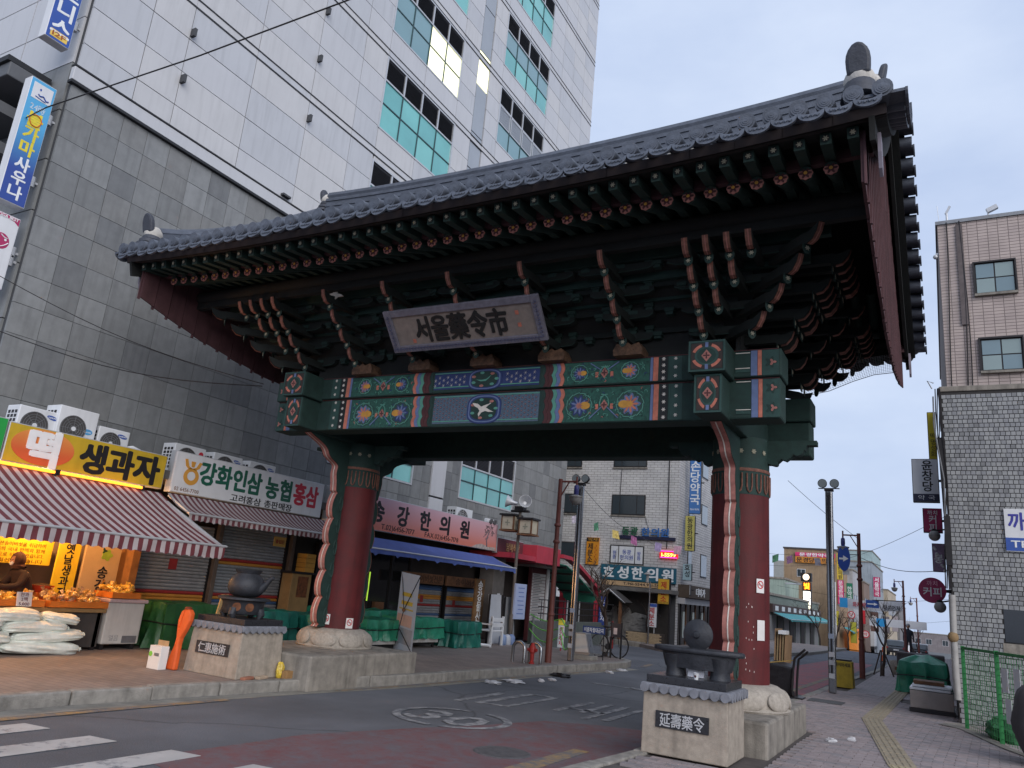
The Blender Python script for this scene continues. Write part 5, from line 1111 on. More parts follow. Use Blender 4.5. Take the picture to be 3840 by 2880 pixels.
for k in range(22): spots.append((rb.uniform(-12.05,-11.68), rb.uniform(6.25, 7.05), .84+rb.uniform(0,.08), rb.choice((0,2))))
for x, y, z, k in spots:
    o = inst("snack_bag", bag_ms[k], None, (x, y, z), (rb.uniform(-.6,.6), rb.uniform(-.6,.6), rb.uniform(0,6.28)), (1.15,)*3); tag(o, ("clear bag of brown snacks heaped in the counter trays" if k < 2 else "clear bag of yellow snacks heaped in the counter trays"), "snack bag", "brown snack bags" if k < 2 else "yellow snack bags")
t = thing("red_basket", "round red plastic basket on the snack counter", "basket", (-12.22, 7.35, .95)); MB().lathe([(.11,.0),(.17,.10),(.18,.10),(.12,-.005)], (-12.22, 7.35, .95), 20).build("bowl", mat("basket_red", (196, 70, 36), .5, .1), t, True); MB().sph((-12.22, 7.35, 1.03), .14, (1,1,.35), 12, 8).build("contents", mat("dark_snack", (70, 46, 30), .7, .4, 30), t)
MB().box(-12.34, -12.1, 7.2, 7.5, .77, .945).build("stand", tr_m, t)
t = thing("price_card", "small handwritten price card at the left of the counter", "sign", (-11.66, 6.78, .77)); panel(((0,1,0),(-.25,0,.97),(.97,0,.25)), (-11.62, 6.78, .87), -.11, .11, -.10, .10, .006).build("card", m_whb, t); text("한과\n2팩\n5,000", .05, (-11.612, 6.78, .87), ((0,1,0),(-.25,0,.97),(.97,0,.25)), mat("card_ink", (110, 60, 60), .6), t, w=.15)
# bundled white plastic in front of the counter
m_pls = mat("plastic_white", (230, 236, 228), .34, .12, 7, .35, 22, spec=.6)
def lump(name, c, s_, seed, m, n=18, amp=.18, fr=3.0):
    q = MB(); q.sph((0,0,0), 1, (1,1,1), n*2, n); rs = random.Random(seed); ph = [rs.uniform(0, 6.28) for _ in range(9)]; V = []
    for x, y, z in q.V:
        d = 1 + amp*(math.sin(fr*x*2+ph[0])*math.sin(fr*y*2.3+ph[1])+.6*math.sin(fr*4*z+ph[2]+x*3)+.5*math.sin(fr*5*y+ph[3])*math.sin(fr*3*z+ph[4])); V.append((c[0]+s_[0]*x*d, c[1]+s_[1]*y*d, c[2]+s_[2]*max(z*d, -.95)))
    q.V = V; return q
from mathutils import noise as mno
def crumple(q, c, k=3.0, amp=.10):
    """crumpled film: ridged noise pushed outwards from the middle"""
    out = []
    for v in q.V:
        p = Vector(v); d = p - Vector(c); L = d.length or 1; f = 0; kk = k
        for o in range(3): f += (.5 - abs(mno.noise(Vector((p.x, p.y, p.z*1.6))*kk + Vector((7.1*o, 3, 1)))))/(1.8**o); kk *= 2.0
        out.append(tuple(p + d/L*amp*f))
    q.V = out; return q
def sack(c, L, r0, h0, seed, tilt=0.0):
    """plastic sack lying along Y: pinched creased ends, slumped body"""
    rs = random.Random(seed); q = MB(); rows = []; NU, NV = 30, 44; ph = [rs.uniform(0, 6.28) for _ in range(6)]; nf = rs.choice((7, 9, 11))
    for i in range(NU+1):
        u = -1 + 2*i/NU; e = abs(u)**3; pr_ = max(.05, (1-abs(u)**4.5))**.55; row = []
        if abs(u) > .93: pr_ = .10 + .35*(abs(u)-.93)/.07*.6
        for j in range(NV):
            a = 2*math.pi*j/NV; cr = 1 + (.03+.16*e)*math.sin(nf*a+ph[0]+u*2.5) + .05*math.sin(3*a+ph[1]+u*6) + .06*mno.noise(Vector((u*4+seed, math.cos(a)*2.2, math.sin(a)*2.2)))
            x = r0*pr_*cr*math.cos(a); z = h0*pr_*cr*math.sin(a); z = max(z, -h0*.8)
            row.append((c[0]+x, c[1]+u*L, c[2]+z+.05*u*tilt - .03*e*(1 if tilt == 0 else 0)))
        row.append(row[0]); rows.append(row)
    q.grid(rows); return q
spec = [(-11.46,7.05,.22,.62,.20,.10,"bottom right sack of the white plastic pile"), (-11.46,5.85,.22,.6,.21,.10,"bottom left sack of the white plastic pile"), (-11.48,7.15,.37,.55,.19,.09,"second layer right sack of the white plastic pile"), (-11.48,6.05,.38,.6,.2,.10,"second layer left sack of the white plastic pile"), (-11.5,6.95,.51,.50,.18,.09,"third layer right sack of the white plastic pile"), (-11.5,6.0,.53,.5,.18,.09,"third layer left sack of the white plastic pile"), (-11.52,7.3,.62,.3,.16,.08,"knotted top right sack of the white plastic pile"), (-11.52,6.65,.66,.36,.16,.10,"topmost sack of the white plastic pile")]
for k, (x, y, z, L, r0, h0, lab) in enumerate(spec): tag(sack((x, y, z), L, r0, h0, 31+k, .6*((k % 3)-1)).build("plastic_sack", m_pls, None, True), lab, "plastic sack", "white plastic sacks before the counter")
t = thing("carton", "open white carton standing on the pavement before the pedestal", "carton", (-9.58, 7.62, .135)); cm_ = mat("carton_white", (214, 212, 210), .6, .05)
MB().box(-9.71, -9.47, 7.55, 7.68, .137, .44).build("body", cm_, t, bevel=.004); panel(FY, (-9.70, 7.66, .44), 0, .22, -.01, .07, -.004).build("flap", mat("carton_inside", (170, 140, 104), .7), t); MB().prism(ell(.035,.035,18), (-9.67, 7.549, .33), (1,0,0), (0,0,1), (0,-.003,0)).build("green_mark", mat("mark_green", (120, 190, 70), .6), t); panel(FY, (-9.55, 7.549, .33), -.05, .05, -.02, .02, .002).build("print_block", m_grey, t)
# ================================================================== seller, pedestals, tarpaulins
def skin_figure(name, verts, edges, parent, m, root=0, sub=1):
    me = bpy.data.meshes.new(name); off = org(parent); me.from_pydata([Vector(v[:3])-off for v in verts], edges, []); me.materials.append(m); o = bpy.data.objects.new(name, me); COL.objects.link(o); o.parent = parent; ORG[o.name] = off
    sk = o.modifiers.new("skin", 'SKIN'); sk.use_smooth_shade = True
    if not me.skin_vertices:
        bm = bmesh.new(); bm.from_mesh(me); bm.verts.layers.skin.verify(); bm.to_mesh(me); bm.free()
    for i, v in enumerate(verts): d = me.skin_vertices[0].data[i]; r_ = v[3]; d.radius = r_ if isinstance(r_, tuple) else (r_, r_); d.use_root = (i == root)
    ss = o.modifiers.new("sub", 'SUBSURF'); ss.levels = sub; ss.render_levels = sub; return o
t = thing("person", "seller in dark brown hooded coat bending over the lit snack counter", "person", (-12.25, 7.0, .13))
bx, by, bz = -12.25, 7.02, .13
V = [(bx,by+.10,.78,(.17,.14)),(bx,by+.06,.98,(.17,.13)),(bx,by-.02,1.16,(.18,.12)),(bx,by-.05,1.25,(.11,.09)),(bx,by-.08,1.30,.055),(bx,by-.10,1.36,.06),
     (bx-.16,by-.03,1.20,.07),(bx-.20,by-.12,1.02,.06),(bx-.16,by-.30,1.00,.048),(bx-.12,by-.37,1.02,.035),
     (bx+.16,by-.03,1.20,.07),(bx+.21,by-.13,1.02,.06),(bx+.17,by-.31,1.00,.048),(bx+.13,by-.38,1.02,.035),
     (bx-.09,by+.10,.72,.10),(bx-.10,by+.06,.42,.075),(bx-.10,by+.08,.17,.05),(bx-.10,by-.03,.16,.045),
     (bx+.09,by+.10,.72,.10),(bx+.10,by+.06,.42,.075),(bx+.10,by+.08,.17,.05),(bx+.10,by-.03,.16,.045)]
Ed = [(0,1),(1,2),(2,3),(3,4),(4,5),(2,6),(6,7),(7,8),(8,9),(2,10),(10,11),(11,12),(12,13),(0,14),(14,15),(15,16),(16,17),(0,18),(18,19),(19,20),(20,21)]
skin_figure("body", V, Ed, t, mat("coat_brown", (50, 34, 32), .85, .2, 14, .2, 60))
q = MB(); q.sph((bx, by-.115, 1.385), .088, (.86, 1.0, 1.18), 18, 12); q.build("head", mat("skin", (190, 140, 112), .6, .1), t, True)
q = MB(); q.sph((bx, by-.10, 1.40), .107, (.95, 1.02, 1.12), 20, 14); q.V = [v for v in q.V]; q.F = [f for f in q.F if not (sum(q.V[i][1] for i in f)/len(f) < by-.185 and sum(q.V[i][2] for i in f)/len(f) < 1.44)]; q.M = [0]*len(q.F); q.lathe([(.085,1.27),(.10,1.31),(.09,1.34)], (bx, by-.085, 0), 16); q.build("hood", mat("hood_brown", (78, 50, 40), .9, .2, 20, .3, 70), t, True)
q = MB(); q.sph((bx, by-.19, 1.345), .042, (1.1, .5, .8), 12, 8); q.build("face_mask", m_whb, t, True)
q = MB(); q.sph((bx-.03, by-.2, 1.40), .008, (1,1,1), 8, 6); q.sph((bx+.03, by-.2, 1.40), .008, (1,1,1), 8, 6); q.build("eyes", m_ink, t); MB().sph((bx, by-.205, 1.375), .014, (1,1.2,1), 8, 6).build("nose", MATS["skin"], t, True)
for sx in (-1, 1):
    hx, hy, hz = bx+sx*.125, by-.385, 1.02; HV = [(hx,hy,hz,.03),(hx-sx*.005,hy-.05,hz,(.036,.016)),(hx-sx*.01,hy-.09,hz,(.036,.014))]; HE = [(0,1),(1,2)]
    for k in range(4):
        i = len(HV); fx = hx-sx*.01+(-.027+.018*k); L = (.05,.06,.057,.045)[k]; HV += [(fx,hy-.10,hz,.0095),(fx,hy-.10-L*.5,hz-.012,.009),(fx,hy-.10-L*.8,hz-.035,.008)]; HE += [(2,i),(i,i+1),(i+1,i+2)]
    i = len(HV); HV += [(hx-sx*.035,hy-.055,hz+.004,.011),(hx-sx*.055,hy-.085,hz-.01,.010)]; HE += [(1,i),(i,i+1)]
    skin_figure("hand", HV, HE, t, mat("glove_orange", (206, 120, 70), .7, .1), 0, 1)
t = thing("work_bowl", "steel bowl on the counter under the seller's hands", "bowl", (-12.25, 6.62, .9)); MB().lathe([(.08,.0),(.17,.09),(.175,.085),(.07,-.006)], (-12.25, 6.62, .90), 20).build("bowl", m_grey, t, True); MB().box(-12.38,-12.12,6.5,6.75,.765,.894).build("stand", tr_m, t)
# -- stone pedestals
m_ped = mat("pedestal_stone", (158, 148, 136), .85, .16, 14, .25, 110, stain=.28); m_cap = mat("pedestal_cap_grey", (120, 122, 130), .8, .18, 9, .2, 60); m_slab = mat("black_granite", (42, 42, 46), .3, .15, 30, spec=.6); m_sil = mat("engraved_silver", (176, 178, 182), .5, .06)
def pedestal(label, x0, x1, y0, y1, z0, plaque, taper):
    t = thing("stone_pedestal", label, "pedestal", ((x0+x1)/2, (y0+y1)/2, z0)); h = .66; dx = (x1-x0)*taper
    q = MB(); b = [(x0,y0),(x1,y0),(x1,y1),(x0,y1)]; u = [(x0+dx,y0+dx),(x1-dx,y0+dx),(x1-dx,y1-dx),(x0+dx,y1-dx)]
    q.add([(*p, z0) for p in b]+[(*p, z0+h-.06) for p in u], [(0,3,2,1),(4,5,6,7),(0,1,5,4),(1,2,6,5),(2,3,7,6),(3,0,4,7)]); q.build("body", m_ped, t, bevel=.012)
    zc = z0+h-.06; c = MB().box(x0+dx-.03, x1-dx+.03, y0+dx-.03, y1-dx+.03, zc+.002, zc+.085).build("tile_cap", m_cap, t, bevel=.02)
    cs = MB().cyl((0,-.006,.05), (0,.03,.05), .046, n=14).mesh("round_tile_end", m_cap, smooth=True); n = 9
    for i in range(n):
        x = x0+dx+.02+(x1-x0-2*dx-.04)*i/(n-1); inst("round_tile_end", cs, c, (x, y0+dx-.035, zc-.015))
    for i in range(7):
        y = y0+dx+.03+(y1-y0-2*dx-.06)*i/6; inst("round_tile_end", cs, c, (x1-dx+.035, y, zc-.015), (0,0,math.pi/2))
    MB().box(x0+dx+.02, x1-dx-.02, y0+dx+.02, y1-dx-.02, zc+.087, zc+.165).build("granite_slab", m_slab, t, bevel=.006)
    w = (x1-x0); F_ = ((1,0,0), (0, dx/(h-.06), 1), (0,-1,dx/(h-.06))); yp = y0 + dx*.55
    pc = (x0+w*.48, yp-.002, z0+.345); pl_ = panel(FY if taper < .03 else F_, pc, -.31*w, .31*w, -.08, .08, .014).build("plaque", m_slab, t); text(plaque, .115, P(pc, FY if taper < .03 else F_, 0, 0, .016), FY if taper < .03 else F_, m_sil, t, bold=.012, w=.52*w); return t
pedestal("left stone pedestal with black plaque carrying an iron kettle", -9.37, -8.33, 7.88, 8.70, .135, "仁惠施術", .028)
pedestal("right stone pedestal with black plaque carrying a herb grinder", -2.84, -1.95, 8.31, 9.05, .12, "延壽藥令", .006)
m_iron = mat("cast_iron_black", (52, 54, 60), .55, .25, 10, .2, 50, metal=.25)
t = thing("iron_kettle", "black cast iron medicine kettle with spout sitting on a brazier", "kettle", (-8.85, 8.29, 1.18)); kc = (-8.85, 8.29, 0)
MB().lathe([(.15,1.185),(.20,1.205),(.24,1.25),(.258,1.31),(.252,1.38),(.22,1.44),(.175,1.485),(.16,1.505),(.185,1.545),(.192,1.56),(.175,1.56),(.13,1.52)], kc, 40).build("pot", m_iron, t, True)
MB().tube([(-8.68,8.33,1.27),(-8.60,8.36,1.32),(-8.54,8.38,1.40),(-8.50,8.40,1.46),(-8.46,8.41,1.475)], [.07,.058,.04,.032,.028], 12).build("spout", m_iron, t, True)
t = thing("iron_brazier", "round black iron brazier with four feet under the kettle", "brazier", (-8.85, 8.29, .84))
MB().lathe([(.26,.95),(.285,1.0),(.29,1.10),(.31,1.13),(.365,1.145),(.365,1.172),(.32,1.178),(.22,1.172)], kc, 40).build("bowl", m_iron, t, True); MB().lathe([(.05,.93),(.22,.94),(.26,.955)], kc, 30).build("base", m_iron, t, True)
for k in range(4):
    a = R(-70+90*k); x, y = -8.85+.26*math.cos(a), 8.29+.26*math.sin(a); MB().tube([(x,y,1.02),(x+.03*math.cos(a),y+.03*math.sin(a),.95),(x+.005*math.cos(a),y+.005*math.sin(a),.89),(x+.03*math.cos(a),y+.03*math.sin(a),.845)], [.06,.055,.04,.055], 10).build("foot", m_iron, t, True)
    MB().lathe([(.055,.838),(.06,.85),(.04,.865)], (x+.03*math.cos(a), y+.03*math.sin(a), 0), 12).build("pale_toe", m_gran, t, True)
for a in (-60, -25): MB().lathe([(.0001,0),(.06,0),(.06,.004)], (-8.85+.288*math.cos(R(a)), 8.29+.288*math.sin(R(a)), 1.05), 16, Matrix.Rotation(R(a),3,'Z') @ Matrix.Rotation(R(90),3,'Y')).build("rust_patch", mat("rust", (112, 70, 46), .8, .4, 12), t)
t = thing("herb_grinder", "black iron herb grinder, long trough on a block with round wheel", "grinder", (-2.36, 8.68, .885)); gy = 8.68
A = [2*math.pi*k/32 for k in range(32)]
MB().prism([(.50*math.cos(a)*(1 if abs(math.cos(a)) < .9 else .985), .20*math.sin(a)) for a in A], (-2.36, gy, 1.125), (1,0,0), (0,1,0), (0,0,.055)).build("trough_rim", m_iron, t, bevel=.022)
q = MB(); rows = []
for k, (zz, sx_, sy_) in enumerate(((1.124,.40,.17),(1.06,.385,.165),(.97,.36,.15))): rows.append([(-2.36+sx_*math.cos(a), gy+sy_*math.sin(a), zz) for a in A+[A[0]]])
q.grid(rows); q.add(rows[-1][:-1], [tuple(range(32))]); q.build("trough_body", m_iron, t, True)
for x0, x1 in ((-2.70,-2.50), (-2.22,-2.03)):
    q = MB(); q.lathe([(.11,.886),(.105,.90),(.10,.95),(.115,1.03),(.13,1.10)], ((x0+x1)/2, gy, 0), 20); q.V = [(x, gy+(y-gy)*1.3, z) for x, y, z in q.V]; q.build("leg", m_iron, t, True)
q = MB(); AX = Matrix.Rotation(R(90), 3, 'X'); q.lathe([(.001,-.085),(.03,-.08),(.04,-.055),(.11,-.035),(.158,-.012),(.163,0),(.158,.012),(.11,.035),(.04,.055),(.03,.08),(.001,.085)], (-2.365, gy-.02, 1.32), 40, AX); q.build("grinding_wheel", m_iron, t, True)
t = thing("paper_cup", "white paper cup with a round mark on the right pedestal", "cup", (-2.30, 8.38, .885)); MB().lathe([(.022,.885),(.031,.948),(.033,.95),(.029,.946)], (-2.30, 8.38, 0), 20).build("cup", m_whb, t, True); MB().prism(ell(.011,.013,14), (-2.30, 8.352, .918), (1,0,0), (0,-.12,1), (0,-.003,0)).build("round_mark", m_dred, t)
t = thing("grey_board", "thin pale grey board lying behind the cup under the grinder", "board", (-2.36, 8.62, .885)); MB().ob((-2.36, 8.6, .925), (.085,0,0), (0,.012,.038), (0,.008,-.003)).build("board", mat("board_pale", (168, 170, 180), .5), t)
# orange plastic post leaning on the left pedestal
t = thing("plastic_post", "orange plastic paddle shaped post leaning against the left pedestal", "post", (-9.42, 7.83, .135)); m_or = mat("safety_orange", (214, 92, 40), .5, .08, 6, stain=.12)
pl_ = [(-.115,0),(.075,0),(.06,.15),(.03,.33),(.03,.42),(.09,.55),(.125,.66),(.12,.76),(.06,.815),(-.02,.82),(-.085,.77),(-.105,.66),(-.08,.54),(-.045,.42),(-.05,.32),(-.085,.16)]
MB().prism(pl_, (-9.44, 7.80, .137), (1,0,0), (.06,.06,1), (0,-.085,0)).build("body", m_or, t, bevel=.02)
q = MB(); q.prism([(a*.7+.003, b*.62+.30) for a, b in pl_[9:14]], (-9.44, 7.715, .137), (1,0,0), (.06,.06,1), (0,-.01,0)); q.build("ridge", m_or, t); MB().lathe([(.03,0),(.05,0),(.05,.02),(.035,.03)], (-9.385, 7.80, .952), 16).build("top_hole", mat("orange_dark", (120, 50, 24), .6), t, True)
tag(lump("snack_sack", (-8.27, 8.62, .235), (.055, .06, .12), 3, mat("sack_yellow", (206, 176, 60), .35, .3, 25, .5, 30, spec=.7), 12, .10, 4).build("snack_sack", MATS["sack_yellow"], None, True), "small yellow plastic sack standing on the kerb by the left pedestal", "sack")
tag(MB().ob((-8.16, 8.66, .19), (.05,0,0), (0,.06,0), (0,0,.055)).build("rubbish_box", mat("carton_tan2", (150, 116, 76), .8, .2), None, bevel=.006), "crumpled brown box next to the yellow sack", "box")
for lab, x, y, c in (("broken reddish brick lying at the foot of the left pedestal", -8.29, 8.05, (150, 100, 80)), ("pale stone chip lying at the foot of the left pedestal", -8.28, 8.30, (170, 150, 130))):
    tag(MB().ob((x, y, .155), (.04,.01,0), (-.01,.09,.004), (0,0,.02)).build("rubble_piece", mat("rubble_%d" % int(y*100), c, .9, .25), None, bevel=.01), lab, "rubble")
# two short laths sticking up behind the kettle
t = thing("timber_laths", "pair of pale timber laths standing between the tarpaulins", "timber", (-11.0, 9.6, .13))
for k in range(2): MB().ob((-11.05, 9.78+.085*k, .62), (.012,0,0), (0,.03,.004), (.05,.03,.48)).build("lath", mat("lath_pine", (186, 158, 110), .7, .15), t)
# -- tarpaulin covered goods
def wrinkle(q, amp, seed):
    out = []
    for x, y, z in q.V:
        p = Vector((x*3.2, y*3.2, z*2.2 + seed*5)); n1 = mno.noise(p); n2 = mno.noise(p*2.3 + Vector((4, 1, 9)))
        d = amp*(n1 + .6*(.4-abs(n2))); out.append((x + d, y + d*.4, max(.138, z + d*.8)))
    q.V = out
def tarp(label, x0, x1, y0, y1, h, m, seed, cart=False, flat=.0):
    rs = random.Random(seed); ph = [rs.uniform(0, 6.28) for _ in range(8)]; t = thing("tarpaulin_stack", label, "tarpaulin", ((x0+x1)/2, (y0+y1)/2, .135), "green tarpaulin stacks on the left pavement")
    zb = .14 if not cart else .34; per = []; n = 16
    for (ax, ay), (bx_, by_) in (((x0,y0),(x1,y0)), ((x1,y0),(x1,y1)), ((x1,y1),(x0,y1)), ((x0,y1),(x0,y0))):
        L = math.hypot(bx_-ax, by_-ay); k = max(8, int(L/.055))
        for i in range(k): per.append((ax+(bx_-ax)*i/k, ay+(by_-ay)*i/k))
    cx, cy = (x0+x1)/2, (y0+y1)/2; rows = []
    for j, (f, z) in enumerate(((1.07, 0), (1.035, .12), (1.03, .3), (.985, .55), (1.02, .62), (1.0, .8), (.995, .93), (.97, 1.0))):
        row = []
        for i, (x, y) in enumerate(per):
            w = (.05*(1-z)+.012)*(math.sin(i*.85+ph[0])+.6*math.sin(i*1.9+ph[1]+z*3)+.4*math.sin(i*.31+ph[2])); dx, dy = x-cx, y-cy; L = math.hypot(dx, dy)
            row.append((cx+dx*f+dx/L*w, cy+dy*f+dy/L*w, zb+(h-zb)*z + .012*math.sin(i*.7+ph[3])*z + (rs.uniform(-.015,.015) if j == 0 else 0)))
        row.append(row[0]); rows.append(row)
    q = MB(); q.grid(rows); top = []
    for f in (.97, .6, .3):
        top.append([(cx+(x-cx)*f/1.0, cy+(y-cy)*f/1.0, h + .02*math.sin(x*6+ph[4])*math.sin(y*5+ph[5]) + flat*(1-f) + .012*math.sin(i*.7+ph[3])*f) for i, (x, y) in enumerate(per)]); top[-1].append(top[-1][0])
    top[0] = rows[-1]; q.grid(top); q.add(top[-1][:-1], [tuple(range(len(top[-1])-1))]); wrinkle(q, .035, seed); q.build("tarpaulin", m, t, True)
    rp = [(cx+(x-cx)*1.03+.02*math.copysign(1, x-cx), cy+(y-cy)*1.03+.02*math.copysign(1, y-cy), zb+(h-zb)*(.55+.03*math.sin(i*.2))) for i, (x, y) in enumerate(per)]; MB().tube(rp+[rp[0]], .012, 5).build("rope", m_dk, t, True)
    if cart:
        MB().box(x0+.06, x1-.06, y0+.06, y1-.06, .26, .5).build("crate", m_frz, t)
        for x in (x0+.15, x1-.15):
            for y in (y0+.15, y1-.15): MB().cyl((x-.02, y, .175), (x+.02, y, .175), .04, n=12).build("caster", m_dk, t)
            q = MB(); q.box(x-.02, x+.02, y0+.1, y1-.1, .2, .26); q.build("cart_rail", m_dk, t)
    return t
m_t1 = mat("tarp_green_bright", (44, 132, 104), .42, .22, 5, .35, 16, spec=.5); m_t2 = mat("tarp_green_dark", (42, 92, 52), .45, .25, 5, .35, 16, spec=.5); m_t3 = mat("tarp_green_teal", (30, 104, 92), .42, .22, 5, .35, 16, spec=.5)
tarp("dark green tarpaulin stack right of the white freezer", -12.3, -11.55, 9.15, 10.35, .88, m_t2, 1)
tarp("dark teal tarpaulin stack behind the kettle pedestal", -11.9, -11.0, 10.5, 11.75, .84, m_t3, 2)
tarp("teal tarpaulin stack at the foot of the left column", -11.7, -10.7, 11.9, 13.0, .80, m_t3, 3)
tarp("green tarpaulin stack just right of the left gate column", -11.4, -10.5, 13.2, 14.75, .76, m_t1, 4, True)
tarp("long green tarpaulin stack at the back behind the banner", -12.4, -11.6, 13.4, 15.9, .88, m_t1, 5)
tarp("green tarpaulin cart behind the standing banner", -11.5, -10.7, 15.0, 16.4, .80, m_t1, 6, True)
tarp("separate green tarpaulin box left of the white bench", -11.35, -10.5, 16.75, 17.85, .74, m_t3, 7)
t = thing("x_banner", "translucent standing banner seen from behind with crossed rods", "banner", (-9.8, 13.6, .14))
BF = (Vector((1.62, -1.59, 0)).normalized()*-1, Vector((0,0,1)), Vector((-.7, -.7, 0))); a_, b_ = Vector((-10.62, 14.4, 0)), Vector((-9.84, 14.0, 0))
bn = MB(); bn.add([(*a_[:2], .16), (*b_[:2], .12), (b_.x-.02, b_.y+.02, 1.74), (a_.x-.02, a_.y, 1.80)], [(0,1,2,3)]);  bc_ = mat("banner_cloth", (206, 208, 212), .7, .06); bn.build("cloth", bc_, t)
_n = bc_.node_tree.nodes; _l = bc_.node_tree.links; _tr = _n.new("ShaderNodeBsdfTranslucent"); _tr.inputs[0].default_value = (.62, .64, .66, 1); _ms = _n.new("ShaderNodeMixShader"); _ms.inputs[0].default_value = .6; _l.new(_n["Principled BSDF"].outputs[0], _ms.inputs[1]); _l.new(_tr.outputs[0], _ms.inputs[2]); _l.new(_ms.outputs[0], [x for x in _n if x.type == 'OUTPUT_MATERIAL'][0].inputs[0])
BR = (Vector((b_.x-a_.x, b_.y-a_.y, -.05)).normalized(), Vector((0,0,1)), Vector((.456,.89,0))); BC = (a_+b_)/2
for (u0, u1, z0, z1, c, nm) in ((-.28,.18,1.28,1.36,(206,184,80),"print_yellow"), (-.28,.25,1.10,1.18,(206,184,80),"print_yellow"), (-.40,.30,.66,.90,(206,176,168),"print_rose"), (-.34,.38,.30,.62,(160,164,176),"print_slate"), (-.35,.3,1.0,1.03,(206,184,80),"print_yellow")):
    o_ = BC + BR[0]*0; panel(BR, Vector((BC.x, BC.y, 0)) - Vector((.456,.89,0))*.016, u0, u1, z0, z1, .006).build("printed_block", mat(nm, c, .7, .1), t)
q = MB(); c0 = Vector((BC.x-.05, BC.y-.05, 1.0)); q.bar(c0, (b_.x, b_.y, 1.72), .014, .014); q.bar(c0, (a_.x, a_.y, 1.78), .014, .014); q.bar(c0, (BC.x-.1, BC.y-.08, .62), .02, .02); q.bar((BC.x-.1, BC.y-.08, .62), (b_.x+.08, b_.y-.10, .15), .014, .014); q.bar((BC.x-.1, BC.y-.08, .62), (a_.x-.02, a_.y+.05, .15), .014, .014); q.build("crossed_rods", m_dk, t); MB().sph(c0, .04, (1,1,1), 10, 8).build("hub", m_wood, t, True)
t = thing("plastic_bench", "white plastic garden chair by the wooden post sign", "chair", (-10.8, 19.1, .13)); wp = m_whb
q = MB(); q.box(-11.1, -10.68, 18.75, 19.4, .50, .54); q.build("seat", wp, t, bevel=.01)
for z0, z1 in ((.62,.72),(.76,.86)): MB().box(-10.72, -10.68, 18.75, 19.42, z0, z1).build("back_slat", wp, t, bevel=.006)
for y in (18.78, 19.38): MB().box(-10.73, -10.67, y-.03, y+.03, .135, .90).build("leg", wp, t, bevel=.006); MB().box(-11.12, -11.06, y-.03, y+.03, .135, .68).build("leg", wp, t, bevel=.006); MB().box(-11.12, -10.67, y-.035, y+.035, .66, .70).build("arm", wp, t, bevel=.006)
tag(MB().tube([(-10.62,17.9,.21),(-10.5,18.05,.20),(-10.42,18.2,.19),(-10.42,18.28,.16),(-10.42,18.3,.13)], .035, 8).build("drain_pipe", m_whb, None, True), "white elbow drain pipe on the pavement by the green tarpaulin", "pipe")
for lab, a, b, z, x in (("white plastic sheet over a board right of the chair", 19.42, 20.12, 1.46, -11.2), ("grey board in a black frame next to the white sheet", 20.22, 20.85, 1.42, -11.15)):
    t = thing("standing_board", lab, "board", (x, (a+b)/2, .14)); MB().ob((x, (a+b)/2, .14+(z-.14)/2), (.012,0,0), (0,(b-a)/2,0), (-.05,0,(z-.14)/2)).build("sheet", mat("sheet_grey" if a > 20 else "sheet_white", (128, 130, 134) if a > 20 else (178, 182, 190), .5, .1, 2), t)
    q = MB(); q.box(x-.02, x+.03, b, b+.04, .14, z); q.box(x-.02, x+.03, a-.03, a, .14, z); q.build("frame", m_dk, t)
t = thing("water_crates", "blue and white plastic canisters under the boards", "canister", (-10.9, 19.9, .13))
for k, c in enumerate(((120, 140, 176), (176, 180, 190), (110, 130, 170))): MB().lathe([(.10,.0),(.11,.03),(.11,.20),(.07,.26),(.03,.28)], (-10.85, 19.72+.25*k, .135), 14).build("canister", mat("canister_%d" % k, c, .4, .1), t, True)
# ================================================================== street furniture, middle and right side, far street
m_st = mat("stainless", (150, 152, 156), .22, .10, 6, metal=.85); m_brn = mat("lamp_post_brown", (104, 58, 52), .55, .15, 8); m_navy = mat("lamp_navy", (48, 50, 110), .5, .1); m_bowl = mat("lamp_bowl", (150, 148, 146), .5, .12)
def gz(y): return 0.0 if y < 50 else -1.8*(y-50)/55
# -- lamp posts with hanging lamps
def lamp_post(label, x, y, z0, sx, h=4.12):
    t = thing("street_lamp", label, "street lamp", (x, y, z0), "brown street lamps with hanging bowls")
    MB().lathe([(.075,0),(.075,.9),(.062,.95),(.055,1.5),(.05,h)], (x, y, z0), 14).build("post", m_brn, t, True)
    for zz in (1.0, 2.62, 3.0): MB().lathe([(.06,0),(.08,.02),(.08,.05),(.06,.08)], (x, y, z0+zz), 14).build("collar", m_brn, t, True)
    ax = x + sx*.42; q = MB(); q.bar((x, y, z0+h-.06), (ax+sx*.02, y, z0+h-.06), .04, .04); q.bar((x, y, z0+h-.45), (x+sx*.22, y, z0+h-.08), .025, .025); q.build("arm", m_brn, t)
    MB().cyl((ax, y, z0+h+.06), (ax, y, z0+h-.22), .022, n=10).build("hanger", m_brn, t, True); MB().lathe([(.03,.0),(.055,-.03),(.06,-.16),(.05,-.24)], (ax, y, z0+h-.14), 12).build("lamp_cap", m_navy, t, True)
    MB().lathe([(.06,.03),(.17,.0),(.165,-.03)], (ax, y, z0+h-.40), 20).build("shade", m_bowl, t, True); MB().lathe([(.15,0),(.14,-.07),(.10,-.14),(.04,-.175)], (ax, y, z0+h-.43), 20).build("bowl", m_bowl, t, True); return t
lamp_post("brown street lamp with hanging bowl by the fire hydrant", -7.84, 16.42, .13, 1)
lamp_post("nearest brown street lamp on the right pavement with blue arrow sign", -2.11, 24.5, .12, -1, 3.95)
lamp_post("second brown street lamp along the right pavement", -1.97, 47.5, .12, -1, 3.85); lamp_post("farthest brown street lamp along the right pavement", -2.0, 70, gz(70)+.1, -1, 4.4)
